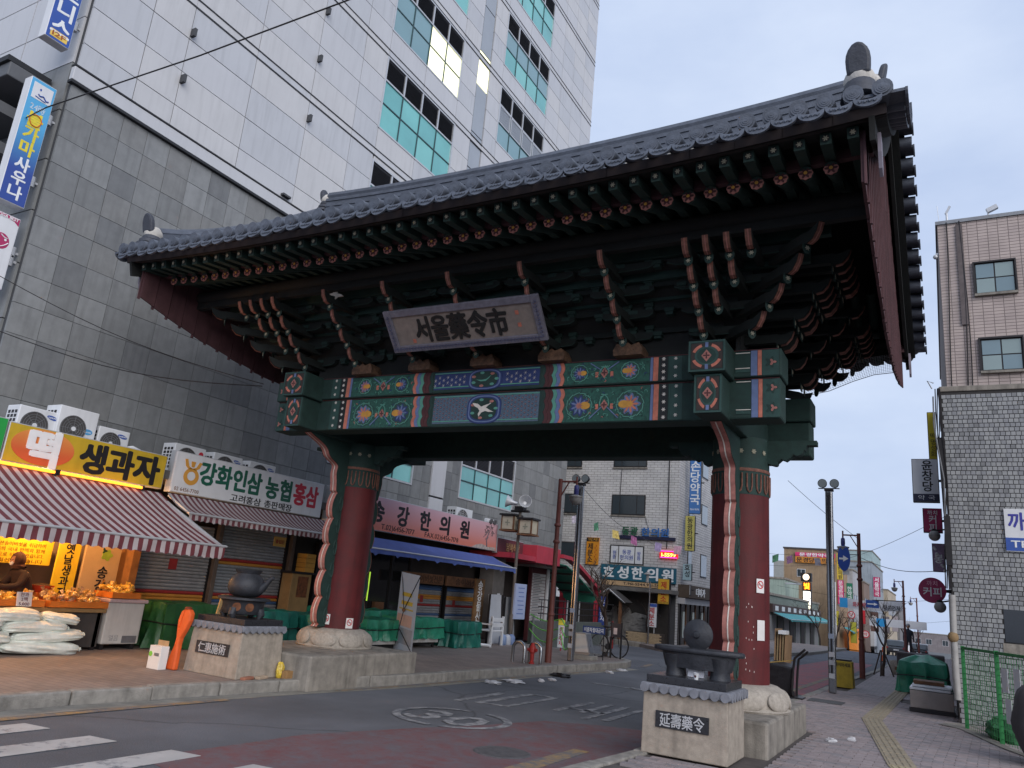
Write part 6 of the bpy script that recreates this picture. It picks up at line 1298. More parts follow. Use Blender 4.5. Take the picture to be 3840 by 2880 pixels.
t = thing("arrow_sign", "blue oval arrow sign fixed to the nearest right street lamp", "road sign", (-2.5, 24.4, 2.95)); MB().prism(ell(.17, .36, 28), (-2.50, 24.38, 3.34), (1,0,0), (0,0,1), (0,-.02,0)).build("oval_plate", mat("road_sign_blue", (40, 76, 160), .5, .08), t); MB().prism([(-.13,.02),(-.02,.02),(-.02,.09),(.12,.0),(-.02,-.09),(-.02,-.03),(-.13,-.03)], (-2.50, 24.36, 3.33), (1,0,0), (0,0,1), (0,-.006,0)).build("white_arrow", m_wl, t); q = MB(); q.bar((-2.36, 24.4, 3.1), (-2.11, 24.45, 3.12), .02, .02); q.bar((-2.36, 24.4, 3.45), (-2.11, 24.45, 3.46), .02, .02); q.build("bracket", m_dk, t); panel(FY, (-2.47, 24.4, 2.95), -.08, .10, -.07, .07, .01).build("small_plate", m_whb, t)
# -- tall steel poles with twin floodlights
def flood(label, x, y, z0, h=4.25, r_=.075):
    t = thing("floodlight_pole", label, "light pole", (x, y, z0), "steel poles with twin floodlights"); MB().box(x-r_, x+r_, y-r_, y+r_, z0, z0+h).build("pole", m_st, t, bevel=.03); MB().box(x-r_-.015, x+r_+.015, y-r_-.015, y+r_+.015, z0+h, z0+h+.05).build("cap", m_dk, t)
    MB().box(x-.02, x+.02, y-r_-.012, y-r_, z0+.3, z0+h-.1).build("cable_groove", m_dk, t)
    for sx in (-1, 1): MB().cyl((x+sx*.125, y-.10, z0+h+.16), (x+sx*.125, y+.02, z0+h+.16), .10, .085, 20).build("floodlight", m_dk, t, True); MB().cyl((x+sx*.125, y-.105, z0+h+.16), (x+sx*.125, y-.098, z0+h+.16), .088, n=20).build("lens", mat("lens_grey", (120, 128, 132), .15, .1), t)
    q = MB(); q.bar((x-.22, y, z0+h+.06), (x+.22, y, z0+h+.06), .03, .02); q.build("yoke", m_dk, t)
    for k, (zz, c) in enumerate(((.35,(176,178,184)),(.62,(150,152,160)),(.78,(180,180,186)),(1.15,(150,160,180)))): panel(FY, (x, y-r_-.012, z0+zz), -.055, .055, -.05, .05, .004).build("sticker", mat("pole_sticker_%d" % k, c, .6, .1), t)
    return t
flood("steel floodlight pole on the right pavement next to the yellow bin", -2.17, 18.45, .12); flood("steel floodlight pole on the left pavement before the white brick building", -7.80, 17.55, .13, 4.15, .07)
# -- guards, hydrant, kiosk, lantern post
for lab, x0, x1, y in (("left stainless hoop guard around the fire hydrant", -8.25, -7.97, 15.5), ("right stainless hoop guard around the fire hydrant", -7.97, -7.70, 15.75)):
    pts = [(x0, y, .12), (x0, y, .42)] + [((x0+x1)/2-(x1-x0)/2*math.cos(a), y, .42+.14*math.sin(a)) for a in [math.pi*k/8 for k in range(1, 8)]] + [(x1, y, .42), (x1, y, .12)]; tag(MB().tube(pts, .036, 10).build("hoop_guard", m_st, None, True), lab, "guard rail", "hoop guards at the hydrant")
t = thing("fire_hydrant", "red fire hydrant between the stainless hoop guards", "hydrant", (-7.84, 15.62, .13)); MB().lathe([(.06,0),(.06,.03),(.04,.04),(.045,.22),(.07,.24),(.07,.34),(.05,.38),(.03,.43)], (-7.84, 15.62, .13), 16).build("barrel", mat("hydrant_red", (150, 40, 38), .5, .12), t, True)
for sx in (-1, 1): MB().cyl((-7.84, 15.62, .42), (-7.84+sx*.11, 15.6, .42), .035, n=10).build("outlet", MATS["hydrant_red"], t, True)
t = thing("steel_kiosk", "slanted stainless information kiosk on a stone base at the corner", "kiosk", (-7.85, 18.5, .13)); MB().box(-8.1, -7.6, 18.3, 18.75, .13, .24).build("stone_base", m_kerb, t, bevel=.01); MB().prism([(0,.24),(.40,.24),(.40,.30),(.28,.76),(0,.76)], (-8.07, 18.68, 0), (1,0,0), (0,0,1), (0,-.32,0)).build("cabinet", mat("kiosk_steel", (140, 142, 146), .35, .1, 4, metal=.5), t, bevel=.008)
MB().ob((-7.72, 18.5, .52), (.055,0,-.21), (0,.12,0), (.008,0,.002)).build("screen_panel", mat("kiosk_panel", (96, 100, 108), .3, .1), t)
MB().prism([(.03,.30),(.37,.32),(.27,.73),(.03,.73)], (-8.07, 18.36, 0), (1,0,0), (0,0,1), (0,-.008,0)).build("side_plate", m_alu, t)
t = thing("no_parking_board", "blue board with white lettering above the steel kiosk", "sign", (-7.8, 18.9, .8)); panel(FY, (-7.80, 18.9, .83), -.30, .30, -.085, .085, .02).build("board", mat("board_navy", (40, 62, 112), .5, .08), t); text("이륜차절대금지", .10, (-7.80, 18.88, .83), FY, m_wl, t, bold=.012, w=.52)
for sx in (-1, 1): MB().cyl((-7.8+sx*.26, 18.93, .13), (-7.8+sx*.26, 18.93, .80), .014, n=8).build("stake", m_dk, t)
t = thing("lantern_post", "post with two paper lantern boxes and horn loudspeakers above", "lantern post", (-11.0, 20.4, .13)); MB().lathe([(.07,0),(.07,.8),(.05,.85),(.045,3.78)], (-11.0, 20.4, .13), 12).build("post", mat("post_olive", (92, 84, 78), .6, .15), t, True)
for x0, z in ((-11.50, 3.36), (-10.90, 3.26)):
    l_ = MB().box(x0, x0+.42, 20.2, 20.6, z, z+.38).build("lantern", mat("lantern_paper", (176, 168, 150), .7, .1), t)
    for dx in (0, .4): 
        for dy in (0, .38): MB().box(x0+dx-.01, x0+dx+.03, 20.2+dy-.01, 20.2+dy+.03, z-.02, z+.40).build("frame_bar", m_wood, l_)
    MB().box(x0-.06, x0+.48, 20.14, 20.66, z+.40, z+.45).build("lantern_roof", m_dk, l_); MB().box(x0-.04, x0+.46, 20.16, 20.64, z-.06, z-.02).build("lantern_base", m_wood, l_); MB().prism(petal(4,.09,.4,24), (x0+.21, 20.2, z+.19), (1,0,0), (0,0,1), (0,-.006,0)).build("painted_flower", mat("paper_print", (130, 130, 116), .7), l_)
for d, rz in ((-.22, R(200)), (.16, R(-60))): 
    Mx = Matrix.Rotation(rz, 3, 'Z') @ Matrix.Rotation(R(80), 3, 'Y'); q = MB(); q.lathe([(.03,-.12),(.05,-.1),(.06,0),(.12,.14),(.19,.22),(.185,.22),(.05,.02)], (-11.0+d, 20.35, 4.15), 18, Mx); q.build("horn_speaker", m_alu, t, True)
q = MB(); q.box(-11.3, -10.7, 20.35, 20.45, 3.88, 3.94); q.box(-11.15, -10.85, 20.3, 20.5, 3.90, 4.05); q.build("speaker_bracket", m_dk, t)
t = thing("light_box_sign", "pale blue standing light box beside the lantern post", "sign", (-11.0, 20.7, .82)); panel(FX, (-10.98, 20.70, 1.32), -.33, .33, -.50, .50, .08).build("box", mat("lightbox_blue", (160, 172, 204), .5, .05), t, bevel=.01)
for k in range(7): panel(FX, (-10.9, 20.70, 1.70-.12*k), -.2+.03*(k % 3), .2-.04*(k % 2), -.012, .012, .003).build("print_line", mat("print_blue", (90, 110, 170), .6), t)
# -- stairs with red canopy, directory, low wall and ropes
m_rc = mat("canopy_red", (176, 58, 74), .55, .1, 3, stain=.12); m_tl = mat("canopy_teal", (60, 140, 118), .5, .12, 3)
t = thing("stair_canopy", "red stair canopy with curved beam and green roofing at the tower end", "canopy", (-11.5, 24, .1)); MB().box(-12.7, -11.2, 22.1, 23.85, 2.52, 3.06).build("fascia_box", m_rc, t, bevel=.01); MB().box(-12.7, -11.22, 20.5, 22.1, 2.55, 2.70).build("fascia_box", m_rc, t)
arc = [(23.85,2.86),(24.5,2.84),(25.2,2.66),(26.0,2.38),(26.7,2.12),(27.15,1.95),(27.3,1.7),(27.32,.82),(27.32,.1)]
for xx in (-11.2, -12.6):
    q = MB()
    for (a, b), (c, d) in zip(arc[:-1], arc[1:]): q.bar((xx, a, b), (xx, c, d), .12, .24, (1,0,0))
    q.build("curved_beam", m_rc, t)
pass; q = MB()
for (a, b), (c, d) in zip(arc[:6], arc[1:7]): q.bar((-11.9, a, b-.25), (-11.9, c, d-.25), 1.3, .03, (0,0,1))
q.build("roof_sheet", m_tl, t)
for k in range(5): a, b = arc[k]; MB().box(-12.55, -11.25, a-.02, a+.02, b-.36, b-.30).build("purlin", m_dk, t)
t = thing("stair_wall", "low grey wall with green railing beside the stairs", "wall", (-10.9, 25, .1)); MB().box(-11.15, -10.95, 21.8, 28.6, -.05, .78).build("wall", mat("wall_greygreen", (92, 98, 94), .85, .15), t, bevel=.01)
for k in range(12): MB().cyl((-11.05, 22.4+.55*k, .78), (-11.05, 22.4+.55*k, 1.42), .014, n=6).build("baluster", m_dk, t)
for z in (1.0, 1.2, 1.42): MB().cyl((-11.05, 22.2, z), (-11.05, 28.6, z), .016, n=6).build("rail", m_dk, t)
t = thing("directory_board", "tall maroon directory board with rows of white name plates", "sign", (-12.2, 24.4, .1)); MB().box(-12.35, -12.22, 23.85, 25.0, .05, 2.45).build("board", mat("directory_maroon", (84, 42, 46), .6, .1), t, bevel=.01); MB().box(-12.30, -12.15, 25.02, 25.14, .05, 2.7).build("curved_side", m_whb, t, bevel=.03)
for k in range(16): panel(FX, (-12.22, 24.42, 2.2-.107*k), -.5, .5, -.046, .046, .01).build("name_plate", mat("plate_white", (196, 196, 198), .5, .06), t); panel(FX, (-12.21, 24.35, 2.2-.107*k), -.34, .1+.1*(k % 3), -.016, .016, .003).build("plate_text", m_grey, t)
MB().box(-12.9, -11.7, 23.7, 25.2, 2.45, 2.52).build("small_roof", mat("corrugated", (170, 164, 160), .6, .12), t)
t = thing("parking_sign", "narrow white sign with red lettering and yellow top on the rope", "sign", (-9.3, 20.3, .13)); SFR = ((.9,.43,0),(0,0,1),(.43,-.9,0)); panel(SFR, (-9.35, 20.3, .62), -.085, .085, -.40, .18, .015).build("board", m_whb, t); panel(SFR, (-9.35, 20.3, .88), -.09, .09, -.07, .07, .02).build("yellow_top", m_yl2, t); text("정기주차", .115, (-9.343, 20.285, .52), SFR, m_rdl, t, vert=True, bold=.02); MB().cyl((-9.35, 20.33, .13), (-9.35, 20.33, .5), .02, n=8).build("stake", m_rc, t)
for lab, z0, dz in (("upper neon green rope strung by the parking sign", .98, .13), ("middle neon green rope strung by the parking sign", .75, .17), ("lower neon green rope strung by the parking sign", .55, .28)):
    pts = [(-11.0+1.65*k/8 if k < 9 else 0, 21.6-1.3*k/8, z0 - dz*math.sin(math.pi*k/8)) for k in range(9)] + [(-9.35+1.45*k/8, 20.3-2.6*k/8, z0 - dz*math.sin(math.pi*k/8)) for k in range(1, 9)]; tag(MB().tube(pts, .017, 6).build("rope", mat("rope_neon", (120, 200, 90), .5, .1), None, True), lab, "rope", "neon ropes at the stairs")
tag(MB().lathe([(.06,0),(.05,.1),(.03,.78),(.035,.8),(.035,.84)], (-10.9, 21.62, .13), 10).build("rope_post", m_grey, None, True), "grey post holding the green ropes at the stairs", "post")
# -- bicycle and notice stand
t = thing("bicycle", "black bicycle leaning by the notice stand at the corner", "bicycle", (-7.86, 20.0, .14)); rr = .29; bd = Vector((.62,.78,0)); c1 = Vector((-8.02, 19.85, .14+rr)); c2 = c1 + bd*.55*.62; c2 = Vector((-7.66, 20.35, .14+rr))
bd = (c2-c1).normalized()
for c in (c1, c2):
    w = MB().tube([c + bd*rr*math.cos(a) + Vector((0,0,rr*math.sin(a))) for a in [2*math.pi*k/28 for k in range(29)]], .02, 7).build("wheel", m_dk, t, True); q = MB()
    for k in range(12): a = math.pi*k/6; q.cyl(c, c + bd*rr*math.cos(a) + Vector((0,0,rr*math.sin(a))), .003, n=4, cap=False)
    q.cyl(c - Vector((-bd.y,bd.x,0))*.04, c + Vector((-bd.y,bd.x,0))*.04, .02, n=8); q.build("spokes", m_grey, w)
st_, hd = c1 + bd*.2 + Vector((0,0,.42)), c2 - bd*.10 + Vector((0,0,.46)); bb = c1 + bd*.27 - Vector((0,0,.02)); q = MB()
for a, b in ((bb, st_), (bb, hd-Vector((0,0,.08))), (st_-Vector((0,0,.04)), hd), (c1, bb), (c1, st_-Vector((0,0,.05))), (hd, c2)): q.cyl(a, b, .014, n=8)
q.build("frame", m_dk, t, True); nn = Vector((-bd.y, bd.x, 0)); MB().tube([hd+nn*.24+bd*-.05+Vector((0,0,.1)), hd+nn*.1+Vector((0,0,.1)), hd-nn*.1+Vector((0,0,.1)), hd-nn*.24-bd*.05+Vector((0,0,.1))], .013, 7).build("handlebar", m_dk, t, True); MB().sph(st_+Vector((0,0,.06)), .09, (1.2,.7,.35), 12, 8).build("saddle", m_dk, t, True); MB().cyl(st_, st_+Vector((0,0,.05)), .013, n=8).build("seat_post", m_grey, t); q = MB(); q.cyl(bb-nn*.03, bb+nn*.03, .08, n=14); q.bar(bb+nn*.05, bb+nn*.05+Vector((.03,0,-.15)), .015, .015); q.box(bb.x+nn.x*.05-.04, bb.x+nn.x*.05+.05, bb.y+nn.y*.05-.03, bb.y+nn.y*.05+.03, bb.z-.17, bb.z-.15); q.build("crank", m_dk, t)
t = thing("notice_stand", "black steel frame with a dark notice panel by the bicycle", "notice board", (-7.63, 20.05, .13)); 
for x in (-7.78, -7.50): MB().box(x-.018, x+.018, 20.03, 20.07, .13, 1.04).build("upright", m_dk, t)
panel(FY, (-7.64, 20.03, .85), -.13, .13, -.18, .17, .012).build("panel", mat("panel_dark", (62, 54, 56), .6), t); panel(FY, (-7.66, 20.018, .82), -.05, .05, -.08, .08, .003).build("paper", mat("paper_rose", (206, 184, 180), .7), t)
t = thing("fire_box", "slim red and white extinguisher stand behind the notice panel", "extinguisher", (-7.9, 20.4, .13)); MB().lathe([(.05,0),(.05,.55),(.03,.62),(.02,.7)], (-7.92, 20.45, .35), 12).build("cylinder", MATS["hydrant_red"], t, True); panel(FY, (-7.92, 20.39, .75), -.04, .04, -.1, .1, .003).build("label_plate", m_whb, t); MB().cyl((-7.92, 20.45, .13), (-7.92, 20.45, .35), .02, n=8).build("stand", m_dk, t)
# -- bare trees
m_bark = mat("bark", (74, 62, 56), .9, .3, 12, .5, 30)
def bare_tree(label, x, y, z0, h, seed, spread=1.0, wrap=False, depth=5, th=.075, lean=(0,0)):
    rs = random.Random(seed); t = thing("bare_tree", label, "tree", (x, y, z0), "leafless street trees"); tr_ = MB(); cr = MB()
    def grow(p, d, L, r_, k):
        n = 4; pts = [p]; dd = d.copy()
        for i in range(n): dd = (dd + Vector((rs.uniform(-.22,.22), rs.uniform(-.22,.22), rs.uniform(-.05,.18)))).normalized(); pts.append(pts[-1] + dd*L/n)
        (tr_ if k == 0 else cr).tube(pts, [r_*(1-.38*i/n) for i in range(n+1)], 6 if k < 3 else 4)
        if k < depth:
            for j in range(3 if k < 2 else rs.choice((2, 3))):
                a = rs.uniform(0, 6.28); sp = rs.uniform(.5, 1.0)*spread; nd = (dd + Vector((math.cos(a)*sp, math.sin(a)*sp, rs.uniform(-.1,.45)))).normalized(); grow(pts[rs.choice((2, 3, 4, 4)) if k else 4], nd, L*rs.uniform(.58,.82), r_*.56, k+1)
    grow(Vector((x, y, z0)), Vector((lean[0], lean[1], 1)).normalized(), h*.34, th, 0); tr_.build("trunk", m_bark, t, True); cr.build("crown", m_bark, t, True)
    if wrap: MB().lathe([(th*1.3,.12),(th*1.35,.5),(th*1.2,.52)], (x, y, z0), 12).build("trunk_wrap", mat("wrap_white", (176, 172, 168), .8, .15), t, True)
    return t
bare_tree("bare tree with twisted branches at the corner behind the kiosk", -8.07, 20.4, .13, 2.9, 21, 1.1, True, 5, .085, (.1, 0)); bare_tree("small bare tree with wooden stakes on the right pavement", -1.77, 27.0, .12, 2.5, 5, .9, False, 4, .055)
t = thing("tree_stakes", "three thin timber stakes around the small right pavement tree", "stakes", (-1.77, 27, .12))
for a in (0.4, 2.5, 4.6): MB().cyl((-1.77+.32*math.cos(a), 27+.32*math.sin(a), .12), (-1.77+.05*math.cos(a), 27+.05*math.sin(a), .85), .02, n=6).build("stake", m_bark, t)
for k, (lab, x, y, h) in enumerate((("bare tree before the teal awning shops", -7.3, 56, 3.6), ("bare tree left of the white shop door", -7.0, 62, 3.4), ("bare tree beside the red round signs", -7.0, 70, 3.8), ("bare tree far down the left kerb", -6.9, 84, 4.2), ("bare tree far down the right kerb", -2.6, 78, 4.4), ("bare tree at the end of the right kerb", -2.8, 100, 5.0), ("bare tree at the end of the left kerb", -6.8, 104, 5.0))): bare_tree(lab, x, y, gz(y), h, 40+k, 1.0, False, 4, .07)
bare_tree("bushy bare shrub in the garden before the white brick building", -11.3, 30.0, .3, 1.6, 71, 1.2, False, 4, .04); bare_tree("bare shrub behind the brick planter", -10.3, 30.4, .4, 1.9, 72, 1.2, False, 4, .04)
# -- right pavement: bin, covered goods, cart
t = thing("grit_bin", "yellow metal bin with black lettering on the right pavement", "bin", (-2.17, 20.6, .12)); m_yb = mat("bin_yellow", (186, 158, 52), .6, .18, 6, stain=.3)
q = MB(); q.add([(-2.40,20.4,.12),(-1.96,20.4,.12),(-1.96,20.85,.12),(-2.40,20.85,.12),(-2.37,20.42,.70),(-1.98,20.42,.70),(-1.98,20.80,.70),(-2.37,20.80,.70)], [(0,3,2,1),(4,5,6,7),(0,1,5,4),(1,2,6,5),(2,3,7,6),(3,0,4,7)]); q.build("body", m_yb, t, bevel=.01); MB().box(-2.34, -2.01, 20.45, 20.77, .70, .74).build("dark_top", m_dk, t); text("대지마세요", .075, (-2.175, 20.41, .62), FY, m_ink, t, bold=.015, w=.34)
t = tarp("green tarpaulin covered stall goods on the right pavement", -1.05, -.05, 21.2, 22.3, .82, m_t1, 15, False, .22); t['group'] = "green tarpaulins right"
t = thing("foam_boxes", "white foam boards stacked on a grey display case by the tile wall", "display case", (-.3, 17.2, .12)); MB().box(-.66, .04, 16.8, 17.6, .20, .50).build("case", mat("case_grey", (150, 142, 138), .6, .1), t, bevel=.01); MB().box(-.68, .06, 16.78, 17.62, .13, .20).build("base", m_dk, t); MB().box(-.66, .0, 16.8, 17.6, .51, .55).build("foam_board", m_whb, t, bevel=.005); MB().box(-.62, .02, 16.85, 17.6, .56, .60).build("foam_board", m_whb, t, bevel=.005); MB().box(-.60, -.10, 16.95, 17.5, .605, .665).build("wooden_tray", m_wood, t)
t = thing("hand_cart", "folded black hand cart leaning behind the right gate column", "cart", (-2.75, 16.2, .12)); q = MB(); q.add([(-3.05,16.3,.16),(-2.66,16.3,.14),(-2.66,16.6,.14),(-3.05,16.6,.16),(-3.06,16.2,.72),(-2.62,16.2,.66),(-2.62,16.55,.72),(-3.06,16.5,.76)], [(0,3,2,1),(4,5,6,7),(0,1,5,4),(1,2,6,5),(2,3,7,6),(3,0,4,7)]); q.build("black_bag", mat("bag_black", (32, 32, 36), .45, .3, 8, .4, 14), t, bevel=.03)
q = MB(); q.tube([(-2.64,16.25,.14),(-2.60,16.2,.6),(-2.56,16.15,.84),(-2.46,16.1,.93),(-2.36,16.05,1.02)], .022, 8); q.tube([(-2.58,16.45,.14),(-2.55,16.4,.6),(-2.52,16.35,.82),(-2.42,16.3,.9),(-2.34,16.25,.98)], .022, 8); q.build("handles", m_dk, t, True); MB().bar((-3.1,16.2,.70), (-2.58,16.2,.80), .02, .02).build("gilt_rod", mat("rod_gilt", (170, 140, 80), .4, .1, metal=.5), t); MB().box(-2.72, -2.42, 16.1, 16.5, .125, .15).build("foot_plate", m_dk, t)
for y in (16.15, 16.5): MB().cyl((-2.60, y, .19), (-2.57, y, .19), .065, n=14).build("wheel", m_dk, t)
t = thing("cardboard_stack", "flattened brown cardboard stack behind the right gate column", "cardboard", (-2.98, 17.0, .12))
for k in range(5): MB().ob((-3.02+.045*k, 17.0+.02*k, .74), (.012,0,0), (0,.35,0), (.02,0,.60-.03*k)).build("cardboard_sheet", mat("cardboard_%d" % (k % 2), (146-10*(k % 2), 118, 90), .8, .12), t)
MB().ob((-2.86, 16.75, 1.28), (.07,0,0), (0,.2,0), (0,0,.035)).build("paper_stack", m_whb, t)
# -- tile clad house, one small tile each
th_ = thing("tile_house", "small house clad in square white tiles at the right edge", "building", (2.2, 18, 0)); m_tl_ = [mat("wall_tile_a", (146, 147, 148), .35, .10, 9, spec=.5), mat("wall_tile_b", (134, 135, 138), .35, .12, 9, spec=.5), mat("wall_tile_c", (120, 121, 123), .4, .15, 9)]; TW0 = .12; TYW = 15.8
MB().box(.12, 6, TYW, 19.2, -.1, 5.84).build("core_wall", mat("tile_grout_dark", (58, 56, 56), .9, .2, 6), th_); wallp = MB().box(.10, 6, TYW-.006, TYW+.002, 0, 5.86).build("tile_wall", MATS["tile_grout_dark"], th_)
tm = [MB().box(-.0345,.0345,-.012,0,-.0335,.0335).mesh("wall_tile", m) for m in m_tl_]; rt = random.Random(9); allt = []
for j in range(73):
    for i in range(36):
        x = .15 + .0785*i + (.02 if j % 2 else 0); z = .10 + .0785*j
        if x > .83 and 1.48 < z < 2.06: continue
        allt.append((x, z))
vis_ = sorted([p for p in allt if p[0] < 1.15 and 3.0 < p[1] < 5.9], key=lambda p: (p[0]-.5)**2*4+(p[1]-4.4)**2)[:300]; vs = set(vis_); rest = MB()
for x, z in vis_: inst("wall_tile", rt.choices(tm, (6,4,1))[0], wallp, (x, TYW-.006, z), (R(rt.uniform(-2,2)), 0, R(rt.uniform(-2,2))))
for x, z in allt:
    if (x, z) not in vs: rest.m = rt.choices((0,1,2), (6,4,1))[0]; rest.box(x-.0345, x+.0345, TYW-.018, TYW-.006, z-.0335, z+.0335)
rest.build("wall_tiles", m_tl_, wallp, kind="stuff")
MB().box(.08, 6, TYW-.03, 19.2, 5.85, 5.95).build("coping", m_conc, th_, bevel=.01); MB().box(.84, 2.0, TYW-.016, TYW-.002, 1.50, 2.04).build("dark_window", glassmat("window_black", (22, 24, 28), .1), th_); MB().box(.8, 2.0, TYW-.03, TYW-.004, 1.28, 1.48).build("window_sill", m_conc, th_)
for y in (16.6, 17.9): MB().box(.09, .12, y-.45, y+.45, .15, 2.2).build("street_door", m_dk, th_)
tag(MB().tube([(.10,15.74,2.2),(.09,15.74,1.5),(.09,15.74,.9),(.1,15.74,.5)], .055, 10).build("down_pipe", mat("pipe_pale", (160, 158, 156), .6, .15), None, True), "pale down pipe on the corner of the tile clad house", "pipe"); tag(MB().sph((.08,15.72,1.50), .085, (1,.8,1.1), 12, 8).build("wrapped_lamp", mat("sack_tan", (140, 116, 84), .8, .2), None, True), "small tan wrapped lamp hung on the pale down pipe", "lamp")
t = thing("cable_bundle", "black cables running down the corner of the tile clad house", "cable", (.06, 15.75, 2.2)); q = MB(); rc = random.Random(4)
for k in range(7): q.tube([(.04+.02*k*.5+.03*math.sin(z*2+k), 15.74-.008*k, z) for z in [5.9-.45*i for i in range(9)]], .010, 5)
q.build("cables", m_dk, t, True); MB().box(.03, .13, 15.70, 15.76, 4.05, 4.95).build("cable_tray", m_dk, t); MB().box(.04, .14, 15.68, 15.76, 2.7, 3.55).build("cable_tray", m_dk, t); q = MB(); q.tube([(-.02,15.72,5.75),(-.03,15.70,5.2),(.02,15.70,4.7),(.08,15.70,4.2),(.06,15.70,3.5)], .014, 6); q.tube([(-.03,15.72,5.9),(-.1,15.7,6.05),(.0,15.7,6.0)], .012, 5); q.build("pale_cables", m_grey, t, True)
def blade(label, x0, x1, z0, z1, y, m, th=.14, grp=None):
    t = thing("blade_sign", label, "sign", ((x0+x1)/2, y, z0)); MB().box(x0, x1, y, y+th, z0, z1).build("sign_box", m_dk, t, bevel=.008); panel(FY, ((x0+x1)/2, y, (z0+z1)/2), -(x1-x0)/2+.012, (x1-x0)/2-.012, -(z1-z0)/2+.012, (z1-z0)/2-.012, .004).build("sign_face", m, t); MB().box(x1, x1+.12, y+.03, y+.09, (z0+z1)/2-.02, (z0+z1)/2+.02).build("bracket", m_dk, t); return t
t = blade("white blade sign with black pharmacy lettering on the tile clad house", -.45, .0, 3.9, 4.73, 16.5, m_whb); text("윤창당", .185, (-.19, 16.496, 4.40), FY, m_ink, t, vert=True, bold=.02); panel(FY, (-.225, 16.495, 3.985), -.213, .213, -.07, .07, .004).build("dark_band", mat("band_navy", (44, 46, 70), .5), t); text("약 국", .075, (-.22, 16.49, 3.985), FY, m_wl, t, w=.28)
t = blade("tall yellow blade sign behind the pharmacy sign", -.15, .0, 4.70, 5.77, 17.0, mat("blade_yellow", (196, 176, 40), .5, .06)); text("떡명성화", .11, (-.06, 16.996, 5.1), FY, m_ink, t, vert=True)
t = blade("magenta coffee blade sign under the pharmacy sign", -.32, .02, 3.44, 3.92, 17.5, m_mag); text("까치", .08, (-.15, 17.496, 3.83), FY, m_wl, t, bold=.02); text("커피", .15, (-.15, 17.496, 3.62), FY, m_wl, t, vert=True, bold=.02)
t = blade("pale mauve blade sign with white blossoms above the round sign", -.19, .04, 2.70, 3.25, 17.7, mat("blade_mauve", (150, 128, 156), .5, .2, 14)); text("봉", .15, (-.08, 17.696, 2.95), FY, m_wl, t, bold=.03)
for k in range(9): MB().sph((-.15+.02*k, 17.69, 3.16-.055*k+.03*(k % 2)), .028, (1,.5,1), 8, 6).build("blossom", m_whb, t, True)
t = thing("round_sign", "round magenta coffee sign on the tile clad house", "sign", (-.22, 17.5, 2.08)); MB().cyl((-.22,17.5,2.33), (-.22,17.62,2.33), .24, n=36).build("disc", m_mag, t, True); text("까치", .085, (-.22, 17.498, 2.46), FY, mat("letter_rose", (226, 170, 190), .5), t, bold=.015); text("커피", .15, (-.22, 17.498, 2.30), FY, m_wl, t, bold=.025); MB().box(.0, .12, 17.53, 17.59, 2.3, 2.36).build("bracket", m_dk, t)
for lab, x, z in (("upper white globe lamp beside the magenta blade sign", -.13, 3.37), ("lower white globe lamp below the round coffee sign", -.10, 2.02)): t = thing("globe_lamp", lab, "lamp", (x, 17.4, z-.1), "globe lamps on the tile clad house"); MB().sph((x, 17.4, z), .105, (1,1,1), 18, 12).build("globe", mat("globe_glass", (150, 148, 148), .3, .08), t, True); MB().cyl((x, 17.4, z+.09), (.12, 17.4, z+.14), .015, n=8).build("arm", m_dk, t); MB().lathe([(.05,0),(.055,.03),(.02,.05)], (x, 17.4, z+.085), 12).build("cap", m_dk, t, True)
t = thing("wall_sign", "white and blue telephone sign on the tile wall at the right edge", "sign", (1.4, 15.75, 3.0)); panel(FY, (1.45, 15.775, 3.35), -.5, .6, -.36, .36, .03).build("board", m_whb, t); panel(FY, (1.45, 15.744, 3.115), -.5, .6, -.115, .105, .004).build("blue_band", m_blu_s, t); text("까치커피", .26, (1.50, 15.744, 3.50), FY, mat("letter_indigo", (60, 60, 150), .5), t, bold=.03, w=1.0); text("TEL 968", .13, (1.42, 15.739, 3.115), FY, m_wl, t, bold=.02, w=.8)
t = thing("green_fence", "green wire mesh fence panel leaning before the tile wall", "fence", (.6, 13.9, .1)); m_gf = mat("fence_green", (44, 120, 66), .5, .12)
for x, y in ((.20, 15.1), (.60, 13.7), (1.0, 12.4)): MB().box(x-.028, x+.028, y-.028, y+.028, .08, 1.38).build("fence_post", m_gf, t)
q = MB()
for (x0, y0), (x1, y1) in (((.20,15.1),(.60,13.7)), ((.60,13.7),(1.0,12.4))):
    for k in range(14): q.bar((x0, y0, .2+.085*k), (x1, y1, .2+.085*k), .006, .006)
    for k in range(1, 16): f = k/16; q.bar((x0+(x1-x0)*f, y0+(y1-y0)*f, .15), (x0+(x1-x0)*f, y0+(y1-y0)*f, 1.32), .006, .006)
q.build("wire_mesh", m_gf, t); 
for x0, y0, x1, y1 in ((.20,15.1,.60,13.7), (.60,13.7,1.0,12.4)): MB().bar((x0,y0,1.35), (x1,y1,1.35), .04, .04).build("top_rail", m_gf, t)
tag(lump("green_net_heap", (.75, 14.3, .26), (.32, .45, .2), 8, m_t2, 14, .12, 2.5).build("green_net_heap", mat("net_green", (56, 104, 72), .8, .2, 8, .3, 40), None, True), "crumpled green netting heaped at the foot of the fence", "netting")
tag(lump("covered_machine", (.98, 12.0, .60), (.34, .4, .56), 5, m_dk, 18, .05, 2.0).build("covered_machine", mat("cover_grey", (72, 68, 70), .8, .15, 4, .25, 20), None, True), "object under a dark grey cover at the right edge", "cover"); t = thing("notice_papers", "white notices tied to the green fence", "notice", (.85, 12.9, .7))
for k, (x, y, z) in enumerate(((.70,13.35,1.0),(.82,12.95,1.02),(.72,13.3,.6))): panel(((.3,-.95,0),(0,0,1),(-.95,-.3,0)), (x-.03, y, z), -.1, .1, -.16, .16, .006).build("paper", m_whb, t)
